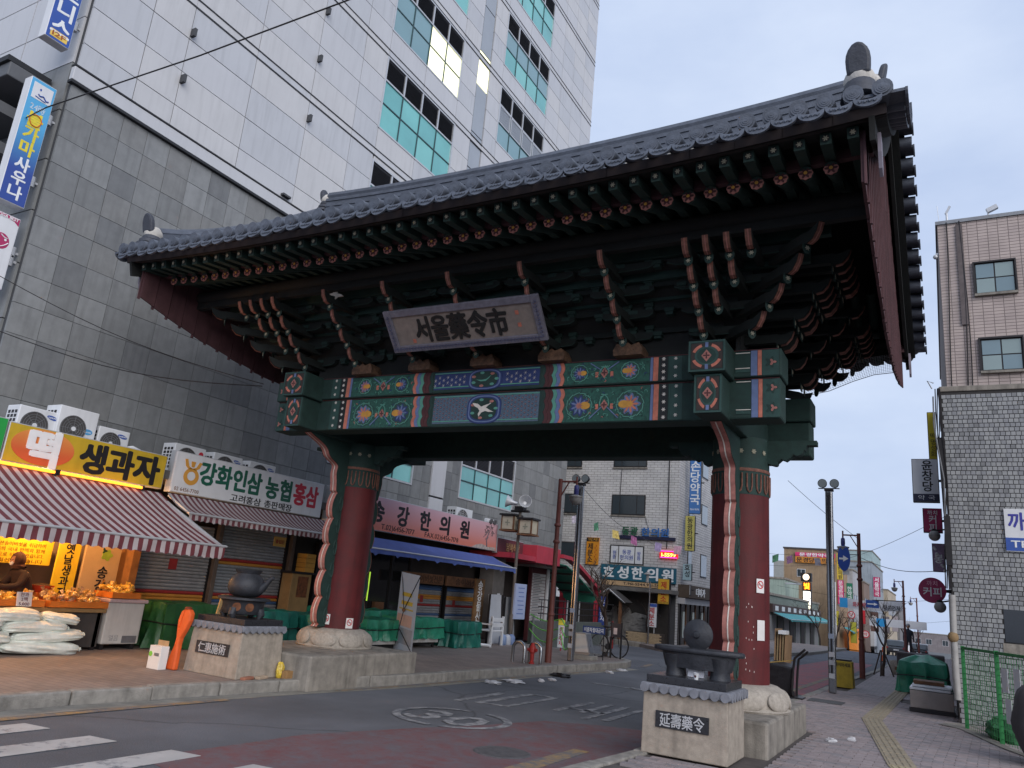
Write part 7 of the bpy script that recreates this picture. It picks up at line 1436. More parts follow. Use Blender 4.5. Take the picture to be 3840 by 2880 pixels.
sheet([(-.10,15.55),(.10,15.8),(.32,15.0),(.68,13.35),(1.6,11.0),(1.45,10.95),(.55,13.3),(.1,14.9),(-.2,15.2)], .136, m_conc, "concrete_edging", pr)
# -- pink brick block behind
pb = thing("pink_brick_block", "tall block clad in pink brick tiles behind the tile house", "building", (3, 23, 0)); MB().box(.27, 8, 20, 34, 0, 11.27).build("brick_wall", brickmat("pink_brick", (178, 164, 158), (168, 154, 150), (112, 102, 100), .21, .078, 'xz', .008, .12, .5, .0), pb); MB().box(.23, 8, 19.96, 34, 11.27, 11.36).build("coping", m_grey, pb)
for x0, x1, z0, z1 in ((.99,1.80,9.34,10.12), (1.0,1.82,7.43,8.2), (2.6,3.4,9.34,10.12), (2.6,3.4,7.43,8.2)):
    w = MB(); w.box(x0,x1,19.985,19.999,z0,z1); w = w.build("window", m_dk, pb)
    for i in range(2):
        for j in range(2): a, b = x0+.03+(x1-x0-.03)*i/2, x0+(x1-x0-.03)*(i+1)/2; c, d = z0+.03+(z1-z0-.03)*j/2, z0+(z1-z0-.03)*(j+1)/2; MB().box(a, b, 19.972, 19.984, c, d).build("pane", glassmat("pane_pale_%d" % ((i+j) % 2), ((130,146,146),(112,132,140))[(i+j) % 2], .1), w)
    MB().box(x0-.03, x1+.03, 19.90, 19.99, z0-.06, z0-.005).build("sill", m_conc, pb)
    for (a, b, c, d) in ((x0-.035, x0-.002, z0, z1), (x1+.002, x1+.035, z0, z1), (x0-.035, x1+.035, z1+.002, z1+.04)): MB().box(a, b, 19.93, 19.995, c, d).build("reveal", m_dk, pb)
q = MB()
for k, x in enumerate((.42, .72, .76)): q.tube([(x+.05*math.sin(z*.7+k), 19.96, z) for z in [11.3-.5*i for i in range(11)]], .014, 5)
q.build("cables", m_dk, pb, True); MB().box(.66, .80, 19.95, 19.99, 8.6, 11.2).build("rain_stain", mat("stain_dark", (96, 88, 88), .9, .2), pb)
t = thing("roof_antenna", "small mast antenna with camera arm on the roof of the pink block", "antenna", (.5, 20.3, 11.36)); q = MB(); q.cyl((.5,20.3,11.36), (.5,20.3,11.75), .025, n=8); q.cyl((.33,20.3,11.36), (.30,20.3,11.95), .006, n=5); q.bar((.5,20.3,11.45), (.85,20.2,11.38), .06, .05); q.bar((.48,20.3,11.7), (.58,20.3,11.9), .05, .05); q.build("mast", m_alu, t)
t = thing("roof_camera", "security camera on a post on the roof of the pink block", "camera", (1.4, 20.2, 11.36)); q = MB(); q.cyl((1.38,20.2,11.36), (1.38,20.2,11.55), .02, n=8); q.ob((1.46,20.15,11.60), (.11,0,.05), (0,.05,0), (-.02,0,.05)); q.build("camera_body", m_alu, t)
t = thing("wall_camera", "small dome camera on the left edge of the pink block", "camera", (.22, 20.05, 10.4)); MB().sph((.20,20.05,10.45), .06, (1,1,1), 10, 8).build("dome", m_alu, t, True); MB().box(.2,.28,20.03,20.07,10.5,10.54).build("arm", m_alu, t)
# -- white brick building beyond the side street
wb = thing("white_brick_building", "white brick office building with clinic signs beyond the side street", "building", (-12, 35, 0)); WY, WX = 31.0, -9.38
m_wb = brickmat("white_brick_front", (200, 199, 198), (190, 189, 190), (140, 136, 134), .30, .105, 'xz', .010, .12, .5); m_wbs = brickmat("white_brick_side", (200, 199, 198), (190, 189, 190), (140, 136, 134), .30, .105, 'yz', .010, .12, .5)
MB().box(-19, WX-.02, WY+.03, 38.5, 0, 12.6).build("core_wall", m_gap, wb); MB().box(-19, WX, WY, WY+.03, 2.0, 12.6).build("front_wall", m_wb, wb); MB().box(WX-.02, WX, WY+.03, 38.5, 0, 12.6).build("side_wall", m_wbs, wb); MB().box(-19, WX+.05, WY-.05, 38.5, 12.6, 12.75).build("coping", m_conc, wb)
MB().box(-19, WX-.3, WY+.0, WY+.03, 0, 2.0).build("ground_floor_wall", mat("dark_entrance", (62, 58, 56), .8, .2, 2), wb); MB().box(-14.2, WX+.1, WY-.9, WY, 2.02, 2.17).build("entrance_slab", mat("slab_grey", (104, 102, 100), .85, .15), wb)
m_wg = glassmat("window_smoke", (58, 66, 72), .12); m_wf = mat("window_frame_dark", (46, 46, 48), .5, .1)
def wwin(x0, x1, z0, z1, parts, y=WY, sign=None):
    w = MB().box(x0-.03, x1+.03, y-.03, y-.004, z0-.03, z1+.03).build("window", m_wf, wb); n = len(parts); xs = [x0]
    for p in parts: xs.append(xs[-1] + (x1-x0)*p)
    for a, b in zip(xs[:-1], xs[1:]): MB().box(a+.02, b-.02, y-.042, y-.032, z0+.02, z1-.02).build("pane", sign or m_wg, w)
    MB().box(x0-.06, x1+.06, y-.06, y-.004, z0-.09, z0-.035).build("sill", m_conc, wb); return w
for z0, z1 in ((5.13,5.93), (7.17,7.97), (9.2,10.0), (11.2,12.0)): wwin(-12.28, -10.84, z0, z1, (.24,.52,.24)); wwin(-14.6, -13.84, z0, z1, (.6,.4))
wwin(-14.57, -13.92, 3.25, 3.84, (1,)); w = wwin(-12.24, -10.81, 3.10, 3.82, (.25,.50,.25), WY, m_whb)
m_iblu = mat("letter_royal", (64, 84, 160), .5, .06); text("동광\n한의원", .17, (-11.53, WY-.042, 3.46), FY, m_iblu, w, bold=.02, w=.58)
for x in (-12.06, -10.99): text("왕뜸", .16, (x, WY-.042, 3.44), FY, m_iblu, w, vert=True, bold=.02)
for y0, y1, z0, z1 in ((32.4,33.0,5.2,6.1), (34.4,35.4,5.2,6.1), (32.4,33.0,3.0,3.9), (34.4,35.4,2.9,3.9), (32.4,33.0,7.3,8.2), (34.4,35.4,7.3,8.2)): w = MB().box(WX, WX+.02, y0, y1, z0, z1).build("window", m_wf, wb); MB().box(WX+.02, WX+.03, y0+.05, y1-.05, z0+.05, z1-.05).build("pane", glassmat("side_pane", (140, 150, 156), .12), w)
q = MB(); q.tube([(-9.83, WY-.02, z) for z in (8, 6, 4.2, 3.8)], .02, 5); q.tube([(-11.9, WY-.02, 8), (-11.95, WY-.02, 5.9)], .012, 5); q.build("wall_cable", m_dk, wb); q = MB()
for k in range(6): q.tube([(-10.84+.02*k*k*.3, WY-.004, 5.10-.08*k), (-10.80+.03*k, WY-.004, 5.05-.09*k), (-10.72+.01*k, WY-.004, 4.95-.09*k)], .006, 4)
q.build("wall_crack", m_gap, wb)
t = thing("channel_letters", "green and blue raised clinic letters on a navy bar", "sign", (-10.7, WY-.1, 4.12)); MB().box(-12.0, -9.47, WY-.12, WY-.005, 4.12, 4.25).build("navy_bar", mat("bar_navy", (38, 40, 66), .5), t); text("동광", .30, (-11.40, WY-.09, 4.44), FY, mat("letter_moss", (44, 96, 70), .5), t, bold=.03, ext=.05, w=.70); text("한의원", .30, (-10.32, WY-.09, 4.42), FY, mat("letter_azure", (60, 110, 176), .5), t, bold=.03, ext=.05, w=1.18)
def fsign(label, x0, x1, z0, z1, m, y=WY-.12, th=.1): t = thing("wall_sign", label, "sign", ((x0+x1)/2, y, z0)); MB().box(x0, x1, y, y+th, z0, z1).build("sign_box", m, t, bevel=.008); return t
t = fsign("orange vertical mill sign on the white brick building", -13.32, -12.76, 2.97, 4.1, mat("sign_amber", (206, 136, 40), .5, .08)); panel(FY, (-13.04, WY-.122, 4.01), -.27, .27, -.08, .08, .004).build("dark_head", m_ink, t); text("의제", .12, (-13.04, WY-.126, 4.01), FY, mat("letter_amber", (220, 160, 60), .5), t, w=.42); text("제분소", .25, (-13.13, WY-.122, 3.47), FY, m_ink, t, vert=True, bold=.02)
for k in range(8): panel(FY, (-12.86-.05*(k % 2), WY-.122, 3.75-.09*k), -.015, .015, -.035, .035, .003).build("small_print", mat("print_red", (170, 70, 40), .6), t)
t = fsign("long teal clinic sign with big white lettering", -12.60, -9.38, 2.42, 3.03, mat("sign_petrol", (36, 92, 112), .5, .08, 2, stain=.1))
for c, x in zip("효성한의원", (-12.25, -11.62, -11.0, -10.36, -9.72)): text(c, .42, (x, WY-.122, 2.74), FY, m_wl, t, bold=.035, w=.50)
panel(FY, (-11.1, WY-.05, 2.30), -1.45, 1.32, -.09, .09, .05).build("phone_strip", mat("strip_tan", (190, 160, 124), .5, .06), t); text("T.961-5544,961-5599", .12, (-10.72, WY-.102, 2.30), FY, m_ink, t, bold=.015, w=1.75)
t = fsign("red glowing number display on the white brick building", -10.08, -9.34, 3.42, 3.72, mat("led_red", (210, 30, 30), .5, .1, 8, emit=.9)); text("1-5599", .16, (-9.71, WY-.124, 3.55), FY, mat("led_yellow", (255, 190, 90), .5, .02, emit=2.0), t, bold=.03, w=.60); panel(FY, (-9.71, WY-.122, 3.695), -.35, .35, -.012, .012, .003).build("led_violet", mat("led_violet", (160, 80, 230), .5, .02, emit=1.0), t); panel(FY, (-9.71, WY-.122, 3.445), -.35, .35, -.012, .012, .003).build("led_violet", MATS["led_violet"], t)
t = blade("tall blue blade sign at the corner of the white brick building", -9.14, -8.66, 5.32, 7.9, 31.6, mat("blade_blue", (70, 118, 180), .5, .06)); text("손당약국", .42, (-8.90, 31.596, 6.60), FY, m_wl, t, vert=True, bold=.02); text("964-9696", .10, (-8.90, 31.596, 5.50), FY, m_wl, t, w=.38)
t = blade("yellow green blade sign with black clinic lettering at the corner", -9.25, -8.84, 3.80, 5.22, 31.5, mat("blade_olive", (186, 178, 100), .5, .06)); text("동광한의원", .235, (-9.045, 31.496, 4.51), FY, m_ink, t, vert=True, bold=.02)
t = blade("pale blue blade sign with two dark letters at the corner", -9.27, -8.90, 2.62, 3.28, 31.4, mat("blade_mist", (150, 176, 184), .5, .06)); text("효성", .23, (-9.085, 31.396, 3.0), FY, m_ink, t, vert=True, bold=.02)
t = blade("small white rounded blade sign below the pale blue one", -9.30, -8.90, 2.06, 2.46, 31.3, m_whb); text("다이가", .10, (-9.1, 31.296, 2.26), FY, m_ink, t, w=.3)
t = blade("yellow mill light box with red lettering at the corner", -9.88, -9.42, 1.62, 2.58, 30.2, mat("box_amber", (206, 160, 50), .5, .06)); text("제분소", .24, (-9.65, 30.196, 2.10), FY, mat("letter_crimson", (176, 36, 40), .5), t, vert=True, bold=.025); text("962-1578", .07, (-9.65, 30.196, 1.68), FY, m_ink, t, w=.38); MB().cyl((-9.42,30.3,.1), (-9.42,30.3,2.6), .04, n=10).build("sign_post", m_dk, t)
t = blade("white standing mill sign with blue head and red lettering", -10.15, -9.78, .72, 1.62, 29.9, m_whb); text("제분소", .22, (-9.99, 29.896, 1.12), FY, MATS["letter_crimson"], t, vert=True, bold=.025); panel(FY, (-9.965, 29.896, 1.54), -.17, .17, -.06, .06, .004).build("blue_head", m_blu_s, t); MB().cyl((-9.9,29.97,.1), (-9.9,29.97,.75), .02, n=8).build("stake", m_alu, t)
t = thing("garden_lamp", "slim steel post with a small pagoda lantern by the planter", "lamp", (-10.0, 29.6, .12)); MB().cyl((-10.0,29.6,.12), (-10.0,29.6,2.42), .03, n=10).build("post", m_st, t, True); MB().lathe([(.02,.28),(.16,.18),(.05,.17),(.06,-.12),(.02,-.16)], (-10.1,29.55,2.5), 14).build("lantern", m_bowl, t, True)
t = thing("brick_planter", "low tan brick planter in front of the white brick building", "planter", (-10.3, 30.1, .12)); 
pw = MB().box(-10.95, -9.64, 29.78, 30.6, .12, .50).build("planter_core", mat("soil", (70, 60, 52), .95, .3, 10), t); bk = MB().box(-.072,.072,-.03,.0,-.0235,.0235).mesh("brick", mat("brick_tan", (168, 148, 120), .85, .2, 8))
for j in range(7):
    for i in range(9):
        x = -10.88 + .15*i + (.075 if j % 2 else 0)
        if x < -9.6: inst("brick", bk, pw, (x, 29.78, .15+.053*j))
t = thing("garden_wall", "rounded grey stone garden wall with a gate roof behind the tree", "wall", (-11.2, 30.4, .1)); A = [math.pi*k/12 for k in range(13)]
MB().prism([(-12.4,.05),(-12.4,1.05)] + [(-11.5-.42*math.cos(a), 1.12+.34*math.sin(a)) for a in A] + [(-10.9,1.2),(-10.35,1.12),(-10.35,.05)], (0, 30.7, 0), (1,0,0), (0,0,1), (0,-.2,0)).build("wall", mat("rubble_grey", (122, 120, 118), .9, .25, 6, .5, 14), t, bevel=.02)
rg = random.Random(2)
for k in range(46):
    x, z = rg.uniform(-12.3, -10.45), rg.uniform(.15, 1.05); MB().ob((x, 30.492, z), (rg.uniform(.06,.13),0,rg.uniform(-.01,.01)), (0,.012,0), (0,0,rg.uniform(.03,.06))).build("stone", MATS["rubble_grey"], t, bevel=.012)
q = MB(); q.prism([(-.62,-.45),(-.70,-.42),(0,.05),(.70,-.42),(.62,-.45),(0,-.03)], (-11.62, 30.3, 1.98), (1,0,0), (0,0,1), (0,-.9,0)); q.build("gate_roof", mat("shingle_dark", (70, 68, 68), .8, .2), t); MB().prism([(-.66,-.42),(-.72,-.46),(0,.06),(.72,-.46),(.66,-.42),(0,.02)], (-11.62, 29.4, 1.99), (1,0,0), (0,0,1), (0,-.04,0)).build("gable_trim", m_whb, t)
for x in (-12.1, -11.15): MB().box(x-.05, x+.05, 29.5, 29.6, .1, 1.6).build("gate_post", m_wood, t)
tag(MB().box(-11.9, -10.1, 28.9, 29.6, -.02, .16).build("entrance_step", m_conc, None, bevel=.02), "low concrete entrance step at the side street corner", "step")
t = thing("market_tent", "white pitched tent roof in the side street behind the stairs", "tent", (-14, 30, 0)); q = MB(); q.add([(-15.2,29.2,1.55),(-13.2,29.2,1.55),(-13.2,30.6,1.55),(-15.2,30.6,1.55),(-14.2,29.9,2.05)], [(0,1,4),(1,2,4),(2,3,4),(3,0,4)]); q.build("canvas", m_whb, t)
for x, y in ((-15.1,29.3),(-13.3,29.3),(-13.3,30.5),(-15.1,30.5)): MB().cyl((x,y,0), (x,y,1.55), .03, n=8).build("leg", m_alu, t)
t = thing("banner_stand", "narrow blue vertical banner beside the red beam", "banner", (-10.8, 27, .4)); panel(((1,0,0),(0,0,1),(0,-1,0)), (-10.95, 27.2, 1.15), -.13, .13, -.45, .55, .01).build("cloth", mat("banner_navy", (50, 70, 140), .6, .08), t); text("주차금지", .17, (-10.95, 27.19, 1.2), FY, m_wl, t, vert=True, bold=.02); MB().cyl((-11.1,27.22,.1), (-11.1,27.22,1.75), .015, n=6).build("pole", m_dk, t)
# side wall shopfront of the brick building
t = thing("corner_shopfront", "dark restaurant front with brown fascia on the street side of the brick building", "shopfront", (WX+.1, 34, .1)); MB().box(WX+.002, WX+.45, 31.2, 38.0, 1.95, 2.45).build("fascia", mat("fascia_brown", (78, 66, 56), .7, .2), t, bevel=.01); MB().box(WX+.002, WX+.3, 31.2, 38.0, 1.7, 1.93).build("canopy_edge", m_alu, t); MB().box(WX+.002, WX+.04, 31.3, 37.9, .1, 1.7).build("dark_glass", glassmat("shop_dark_glass", (40, 38, 36), .1), t); text("더마가", .28, (WX+.452, 32.9, 2.2), FX, m_wl, t, bold=.03, ext=.02, w=1.4); text("효성한의원", .24, (WX+.452, 35.6, 2.2), FX, m_wl, t, bold=.03, w=1.9)
for k in range(9): MB().box(WX+.045, WX+.07, 31.5+.7*k, 31.58+.7*k, .1, 1.7).build("mullion", m_wood if k % 2 else m_dk, t)
for k in range(3): panel(FX, (WX+.05, 31.9+1.4*k, .9), -.12, .12, -.5, .5, .02).build("lit_panel", mat("panel_lit", (190, 200, 196), .5, .1), t)
# -- far street: falling road, kerbs, rows of houses
MB().add([(-70,50,0),(60,50,0),(60,240,gz(240)),(-70,240,gz(240))], [(0,1,2,3)]).build("road_far", m_asph, road)
MB().add([(-40,49.9,.10),(-5.2,49.9,.10),(-6.4,110,gz(110)+.1),(-6.4,200,gz(200)+.1),(-40,200,gz(200)+.1)], [(0,1,2,3,4)]).build("pavement_far", m_pavL, p2); MB().add([(-1.95,49.9,.10),(30,49.9,.10),(30,200,gz(200)+.1),(-2.1,200,gz(200)+.1)], [(0,1,2,3)]).build("pavement_far", m_pavL, pr)
def house(label, x0, x1, y0, y1, h, c, wins=(), face='Y', side=None, zb=-3, roof=None):
    t = thing("street_house", label, "building", ((x0+x1)/2, (y0+y1)/2, zb)); MB().box(x0, x1, y0, y1, zb, h).build("walls", mat("house_%d_%d_%d" % c, c, .85, .14, 1.2, .1, 20, stain=.25), t); MB().box(x0-.08, x1+.08, y0-.08, y1+.08, h, h+.14).build("roof", roof or m_conc, t)
    for (a, b, z0, z1) in wins: w = MB().box(a-.04, b+.04, y0-.03, y0-.002, z0-.04, z1+.04).build("window", m_whb, t); MB().box(a, (a+b)/2-.02, y0-.04, y0-.03, z0, z1).build("pane", m_wg, w); MB().box((a+b)/2+.02, b, y0-.04, y0-.03, z0, z1).build("pane", m_wg, w)
    if side is not None:
        n = int((y1-y0)/2.2)
        for fl in range(int((h-2.6)/2.8)):
            for k in range(n): ya = y0+.6+2.2*k; w = MB().box(side-.01, side+.02, ya, ya+1.1, 2.9+2.8*fl, 4.2+2.8*fl).build("window", m_wf, t); MB().box(side+.02 if side > x0+.5 else side-.03, side+.03 if side > x0+.5 else side-.02, ya+.06, ya+1.04, 2.96+2.8*fl, 4.14+2.8*fl).build("pane", m_wg, w)
    return t
sh = house("low grey green shop row with teal awnings on the left of the street", -16, -9.4, 50, 71.5, 2.75, (120, 132, 126))
t = thing("fascia_sign", "brown fascia with white plates over the teal awnings", "sign", (-9.2, 60, 1.75)); MB().box(-9.4, -9.2, 50.2, 71.3, 1.75, 2.25).build("board", mat("fascia_dark", (72, 56, 54), .7, .15), t)
for k in range(9): panel(FX, (-9.2, 51.5+2.25*k, 2.0), -.5, .5, -.14, .14, .02).build("name_plate", m_whb, t)
for lab, a, b in (("nearer teal awning on the low shop row", 50.5, 62.5), ("farther teal awning on the low shop row", 63, 71.3)): awning(lab, -9.2, 1.75, -8.2, 1.40, a, b, mat("awning_teal", (70, 150, 156), .7, .1), mat("awning_teal", (70, 150, 156), .7, .1), .14, .5, .02)
t = thing("shop_doors", "dark shop openings with grey shutters under the teal awnings", "shopfront", (-9.3, 60, -.5))
for k in range(9): MB().box(-9.42, -9.36, 50.4+2.3*k, 52.2+2.3*k, -.6, 1.6).build("opening" if k % 2 else "shutter", m_dk if k % 2 else m_shut, t)
t = house("mint green gabled house behind the low shop row", -17, -11.2, 66, 73, 4.4, (150, 166, 156)); 
br = house("brown patterned brick building with pink and orange signs", -12.75, -8.35, 75, 84, 7.55, (150, 128, 104), ((-11.6,-10.95,5.15,5.75), (-9.1,-8.6,4.6,5.5)), side=-8.35, roof=mat("roof_dark", (70, 66, 66), .7, .15)); MB().box(-13.6, -12.75, 74.6, 80, -1, 6.4).build("stair_bay", mat("bay_pale", (150, 152, 150), .7, .1), br)
t = fsign("magenta pharmacy sign at the top of the brown building", -11.75, -8.4, 6.9, 7.25, mat("sign_pinkred", (206, 56, 110), .5, .06), 74.8); text("문경한약국", .27, (-10.1, 74.798, 7.07), FY, m_wl, t, bold=.03, w=2.6)
t = fsign("orange clinic sign under the magenta one on the brown building", -11.75, -8.4, 6.35, 6.88, mat("sign_orange2", (196, 128, 50), .5, .06), 74.8); text("문경당한의원", .36, (-10.1, 74.798, 6.6), FY, m_ink, t, bold=.03, w=3.1)
t = thing("led_sign_tower", "lit vertical sign with orange character and warm globe above", "sign", (-9.5, 66, 2)); MB().box(-9.85, -9.2, 66, 66.4, 1.9, 4.3).build("casing", m_dk, t); panel(FY, (-9.52, 66, 4.0), -.28, .28, -.27, .27, .01).build("amber_face", mat("led_amber_dark", (120, 60, 10), .5, .1, emit=.4), t); text("빛", .42, (-9.52, 65.985, 4.0), FY, mat("led_amber", (255, 150, 30), .5, .02, emit=2.2), t, bold=.04)
for k in range(3): panel(FY, (-9.52, 66, 3.35-.55*k), -.27, .27, -.25, .25, .01).build("lit_panel", mat("led_white", (250, 244, 220), .5, .02, emit=1.3), t)
MB().box(-9.95, -9.15, 65.9, 66.4, 4.35, 5.0).build("lamp_box", m_dk, t); MB().sph((-9.55, 65.88, 4.68), .24, (1,.5,1), 16, 10).build("glowing_globe", mat("globe_warm", (255, 226, 190), .5, .02, emit=1.6), t, True); MB().cyl((-13.5, 66.2, 4.1), (-9.6, 66.2, 4.1), .05, n=8).build("arm", m_alu, t)
house("white slim building behind the steel floodlight pole", -9.3, -7.9, 84.5, 92, 6.5, (168, 168, 172), side=-7.9); house("grey office block far on the left of the street", -11, -7.3, 100, 118, 8.4, (142, 150, 158), ((-10.6,-9.9,5.2,6.0),(-9.3,-8.4,5.2,6.0)), side=-7.3); house("brown low house before the grey office block", -10.5, -7.6, 92.5, 99.5, 5.8, (126, 108, 98), side=-7.6); house("pale glass topped block far on the left", -13, -8.6, 119, 135, 11.2, (150, 170, 172), side=-8.6); house("cream house farther down the left of the street", -11, -6.9, 120, 140, 6.2, (170, 158, 140), side=-6.9); house("dark grey house at the far end of the left row", -11, -6.6, 142, 165, 4.8, (118, 116, 118), side=-6.6); house("grey brown block closing the far end of the street", -7.5, 4, 190, 200, .6, (126, 120, 122), ((-6,-5,-1.5,-.5),(-4,-3,-1.5,-.5),(-1,0,-1.5,-.5))); house("low house far on the right of the street", .4, 8, 60, 100, 3.2, (150, 140, 136)); house("brown roofed house far on the right of the street", .2, 8, 36, 58, 6.0, (140, 132, 128))
t = thing("far_sign_column", "white vertical sign with black characters beside the lit sign tower", "sign", (-8.6, 74, 0)); MB().box(-9.0, -8.3, 73.8, 74.0, -.6, 4.8).build("board", m_whb, t)
for k in range(7): panel(FY, (-8.65, 73.8, 4.2-.65*k), -.2, .2, -.2, .2, .006).build("character_block", mat("ink_grey", (90, 90, 96), .6), t)
def vsign(label, x0, x1, z0, z1, y, c, s_=None, ink=None):
    t = blade(label, x0, x1, z0, z1, y, mat("vs_%d_%d_%d" % c, c, .55, .08), .2)
    if s_: text(s_, min((x1-x0)*.75, (z1-z0)/len(s_)/1.15), ((x0+x1)/2, y-.004, (z0+z1)/2), FY, ink or m_wl, t, vert=True, bold=.02)
vsign("yellow vertical clinic sign high on the brown building", -8.35, -7.85, 5.1, 7.4, 75.5, (206, 180, 70), "문경당한의원", m_ink); vsign("pink vertical pharmacy sign below the yellow one", -8.3, -7.8, 3.0, 5.05, 75.3, (206, 56, 110), "문경한약국"); vsign("green vertical sign right of the pink one", -7.7, -7.2, 3.1, 4.9, 76.5, (40, 120, 90), "한약국"); vsign("blue vertical sign edge behind the floodlight pole", -8.9, -8.5, 2.4, 4.2, 75.0, (60, 100, 170)); vsign("yellow vertical sign low behind the floodlight pole", -8.6, -8.2, 1.2, 2.4, 74.9, (206, 190, 60)); vsign("magenta vertical sign on the grey office block", -7.2, -6.5, 4.6, 6.8, 100, (176, 50, 96), "서울약국"); vsign("red vertical sign beside the rows of shop boards", -7.0, -6.5, 1.5, 2.9, 80, (186, 40, 50)); vsign("yellow green narrow sign by the orange shop", -7.6, -7.1, -.2, 1.6, 78, (176, 170, 60)); vsign("brown vertical board left of the white truck", -6.4, -5.7, .9, 2.7, 84, (96, 74, 70), "한약", m_wl); vsign("grey vertical board behind the street lamp", -5.6, -5.0, .8, 2.4, 88, (110, 104, 108)); vsign("pale vertical board farther along the left row", -5.2, -4.6, 1.0, 2.6, 96, (170, 160, 164))
for lab, x, z, y in (("upper round red and white pharmacy disc", -7.6, 2.2, 79), ("lower round red and white pharmacy disc", -6.7, .6, 82)): t = thing("round_sign", lab, "sign", (x, y, z-.3), "round pharmacy discs"); MB().cyl((x,y,z), (x,y+.15,z), .33, n=24).build("disc", m_rdl, t); MB().cyl((x,y-.01,z), (x,y,z), .25, n=24).build("inner_disc", m_whb, t); text("약", .28, (x, y-.012, z), FY, m_rdl, t, bold=.02); MB().bar((x, y+.08, z-.3), (x-1.2, y+.08, z-.3), .05, .05).build("bracket", m_dk, t)
awning("small teal awning beyond the floodlight pole", -8.0, 1.1, -7.2, .75, 76, 80, MATS["awning_teal"], MATS["awning_teal"], .15, .5, .02); awning("small red awning beyond the teal one", -7.6, 1.0, -6.9, .7, 80.5, 84, mat("awning_coral", (196, 110, 100), .7, .1), MATS["awning_coral"], .15, .5, .02)
t = thing("orange_shop", "small shop front glowing orange in the left row", "shopfront", (-7.2, 81, -1)); MB().box(-8, -7.3, 80, 83, -1.1, 1.0).build("lit_front", mat("orange_lit", (206, 130, 60), .6, .15, 3, emit=.25), t)
# banners across the street, blue arrow board
t = thing("street_banner", "white banner with red and black lettering hung across the street", "banner", (-4, 52, 2.3)); q = MB(); K = 20
q.grid([[(-5.6+3.4*k/K, 52+.05*math.sin(k*.9), z - .12*math.sin(math.pi*k/K)*(1 if z > 2.6 else 1.1) + (.06*k/K)) for k in range(K+1)] for z in (2.42, 2.70, 2.98)]); q.build("cloth", mat("banner_white", (206, 206, 210), .7, .05), t); panel(FY, (-5.4, 51.93, 2.69), -.22, .22, -.29, .27, .02).build("blue_end", mat("banner_cyan", (50, 150, 210), .6, .05), t); text("화재예방", .26, (-4.45, 51.92, 2.62), FY, m_rdl, t, bold=.02, w=.9); text("대피먼저", .26, (-2.8, 51.92, 2.58), FY, m_ink, t, bold=.02, w=.85); q = MB(); q.tube([(-9.3,52.3,3.4), (-5.6,52,2.98)], .01, 4); q.tube([(-2.2,52,2.98), (.3,51,3.3)], .01, 4); q.build("cords", m_dk, t)
t = thing("arrow_board", "blue rectangular board with white arrow hung above the street", "road sign", (-3.65, 50, 2.4)); panel(FY, (-3.68, 50, 2.68), -.34, .34, -.21, .21, .03).build("board", mat("board_blue", (44, 80, 150), .5, .08), t); MB().prism([(-.26,-.03),(.08,-.03),(.08,-.09),(.27,0),(.08,.09),(.08,.03),(-.26,.03)], (-3.68, 49.966, 2.68), (1,0,0), (0,0,1), (0,-.006,0)).build("white_arrow", m_wl, t); MB().bar((-3.68,50.05,2.9), (-1.97,49.5,2.95), .05, .05).build("arm", m_dk, t)
t = thing("far_banner", "second white and blue banner farther down the street", "banner", (-3, 66, 1.2)); panel(FY, (-3.2, 66, 1.75), -1.9, 1.9, -.28, .28, .02).build("cloth", MATS["banner_white"], t); panel(FY, (-4.3, 65.98, 1.75), -.32, .32, -.3, .28, .02).build("blue_end", MATS["banner_cyan"], t); q = MB(); q.tube([(-7,66,2.3),(-5.1,66,2.0)], .01, 4); q.tube([(-1.3,66,2.0),(.4,66,2.3)], .01, 4); q.build("cords", m_dk, t)
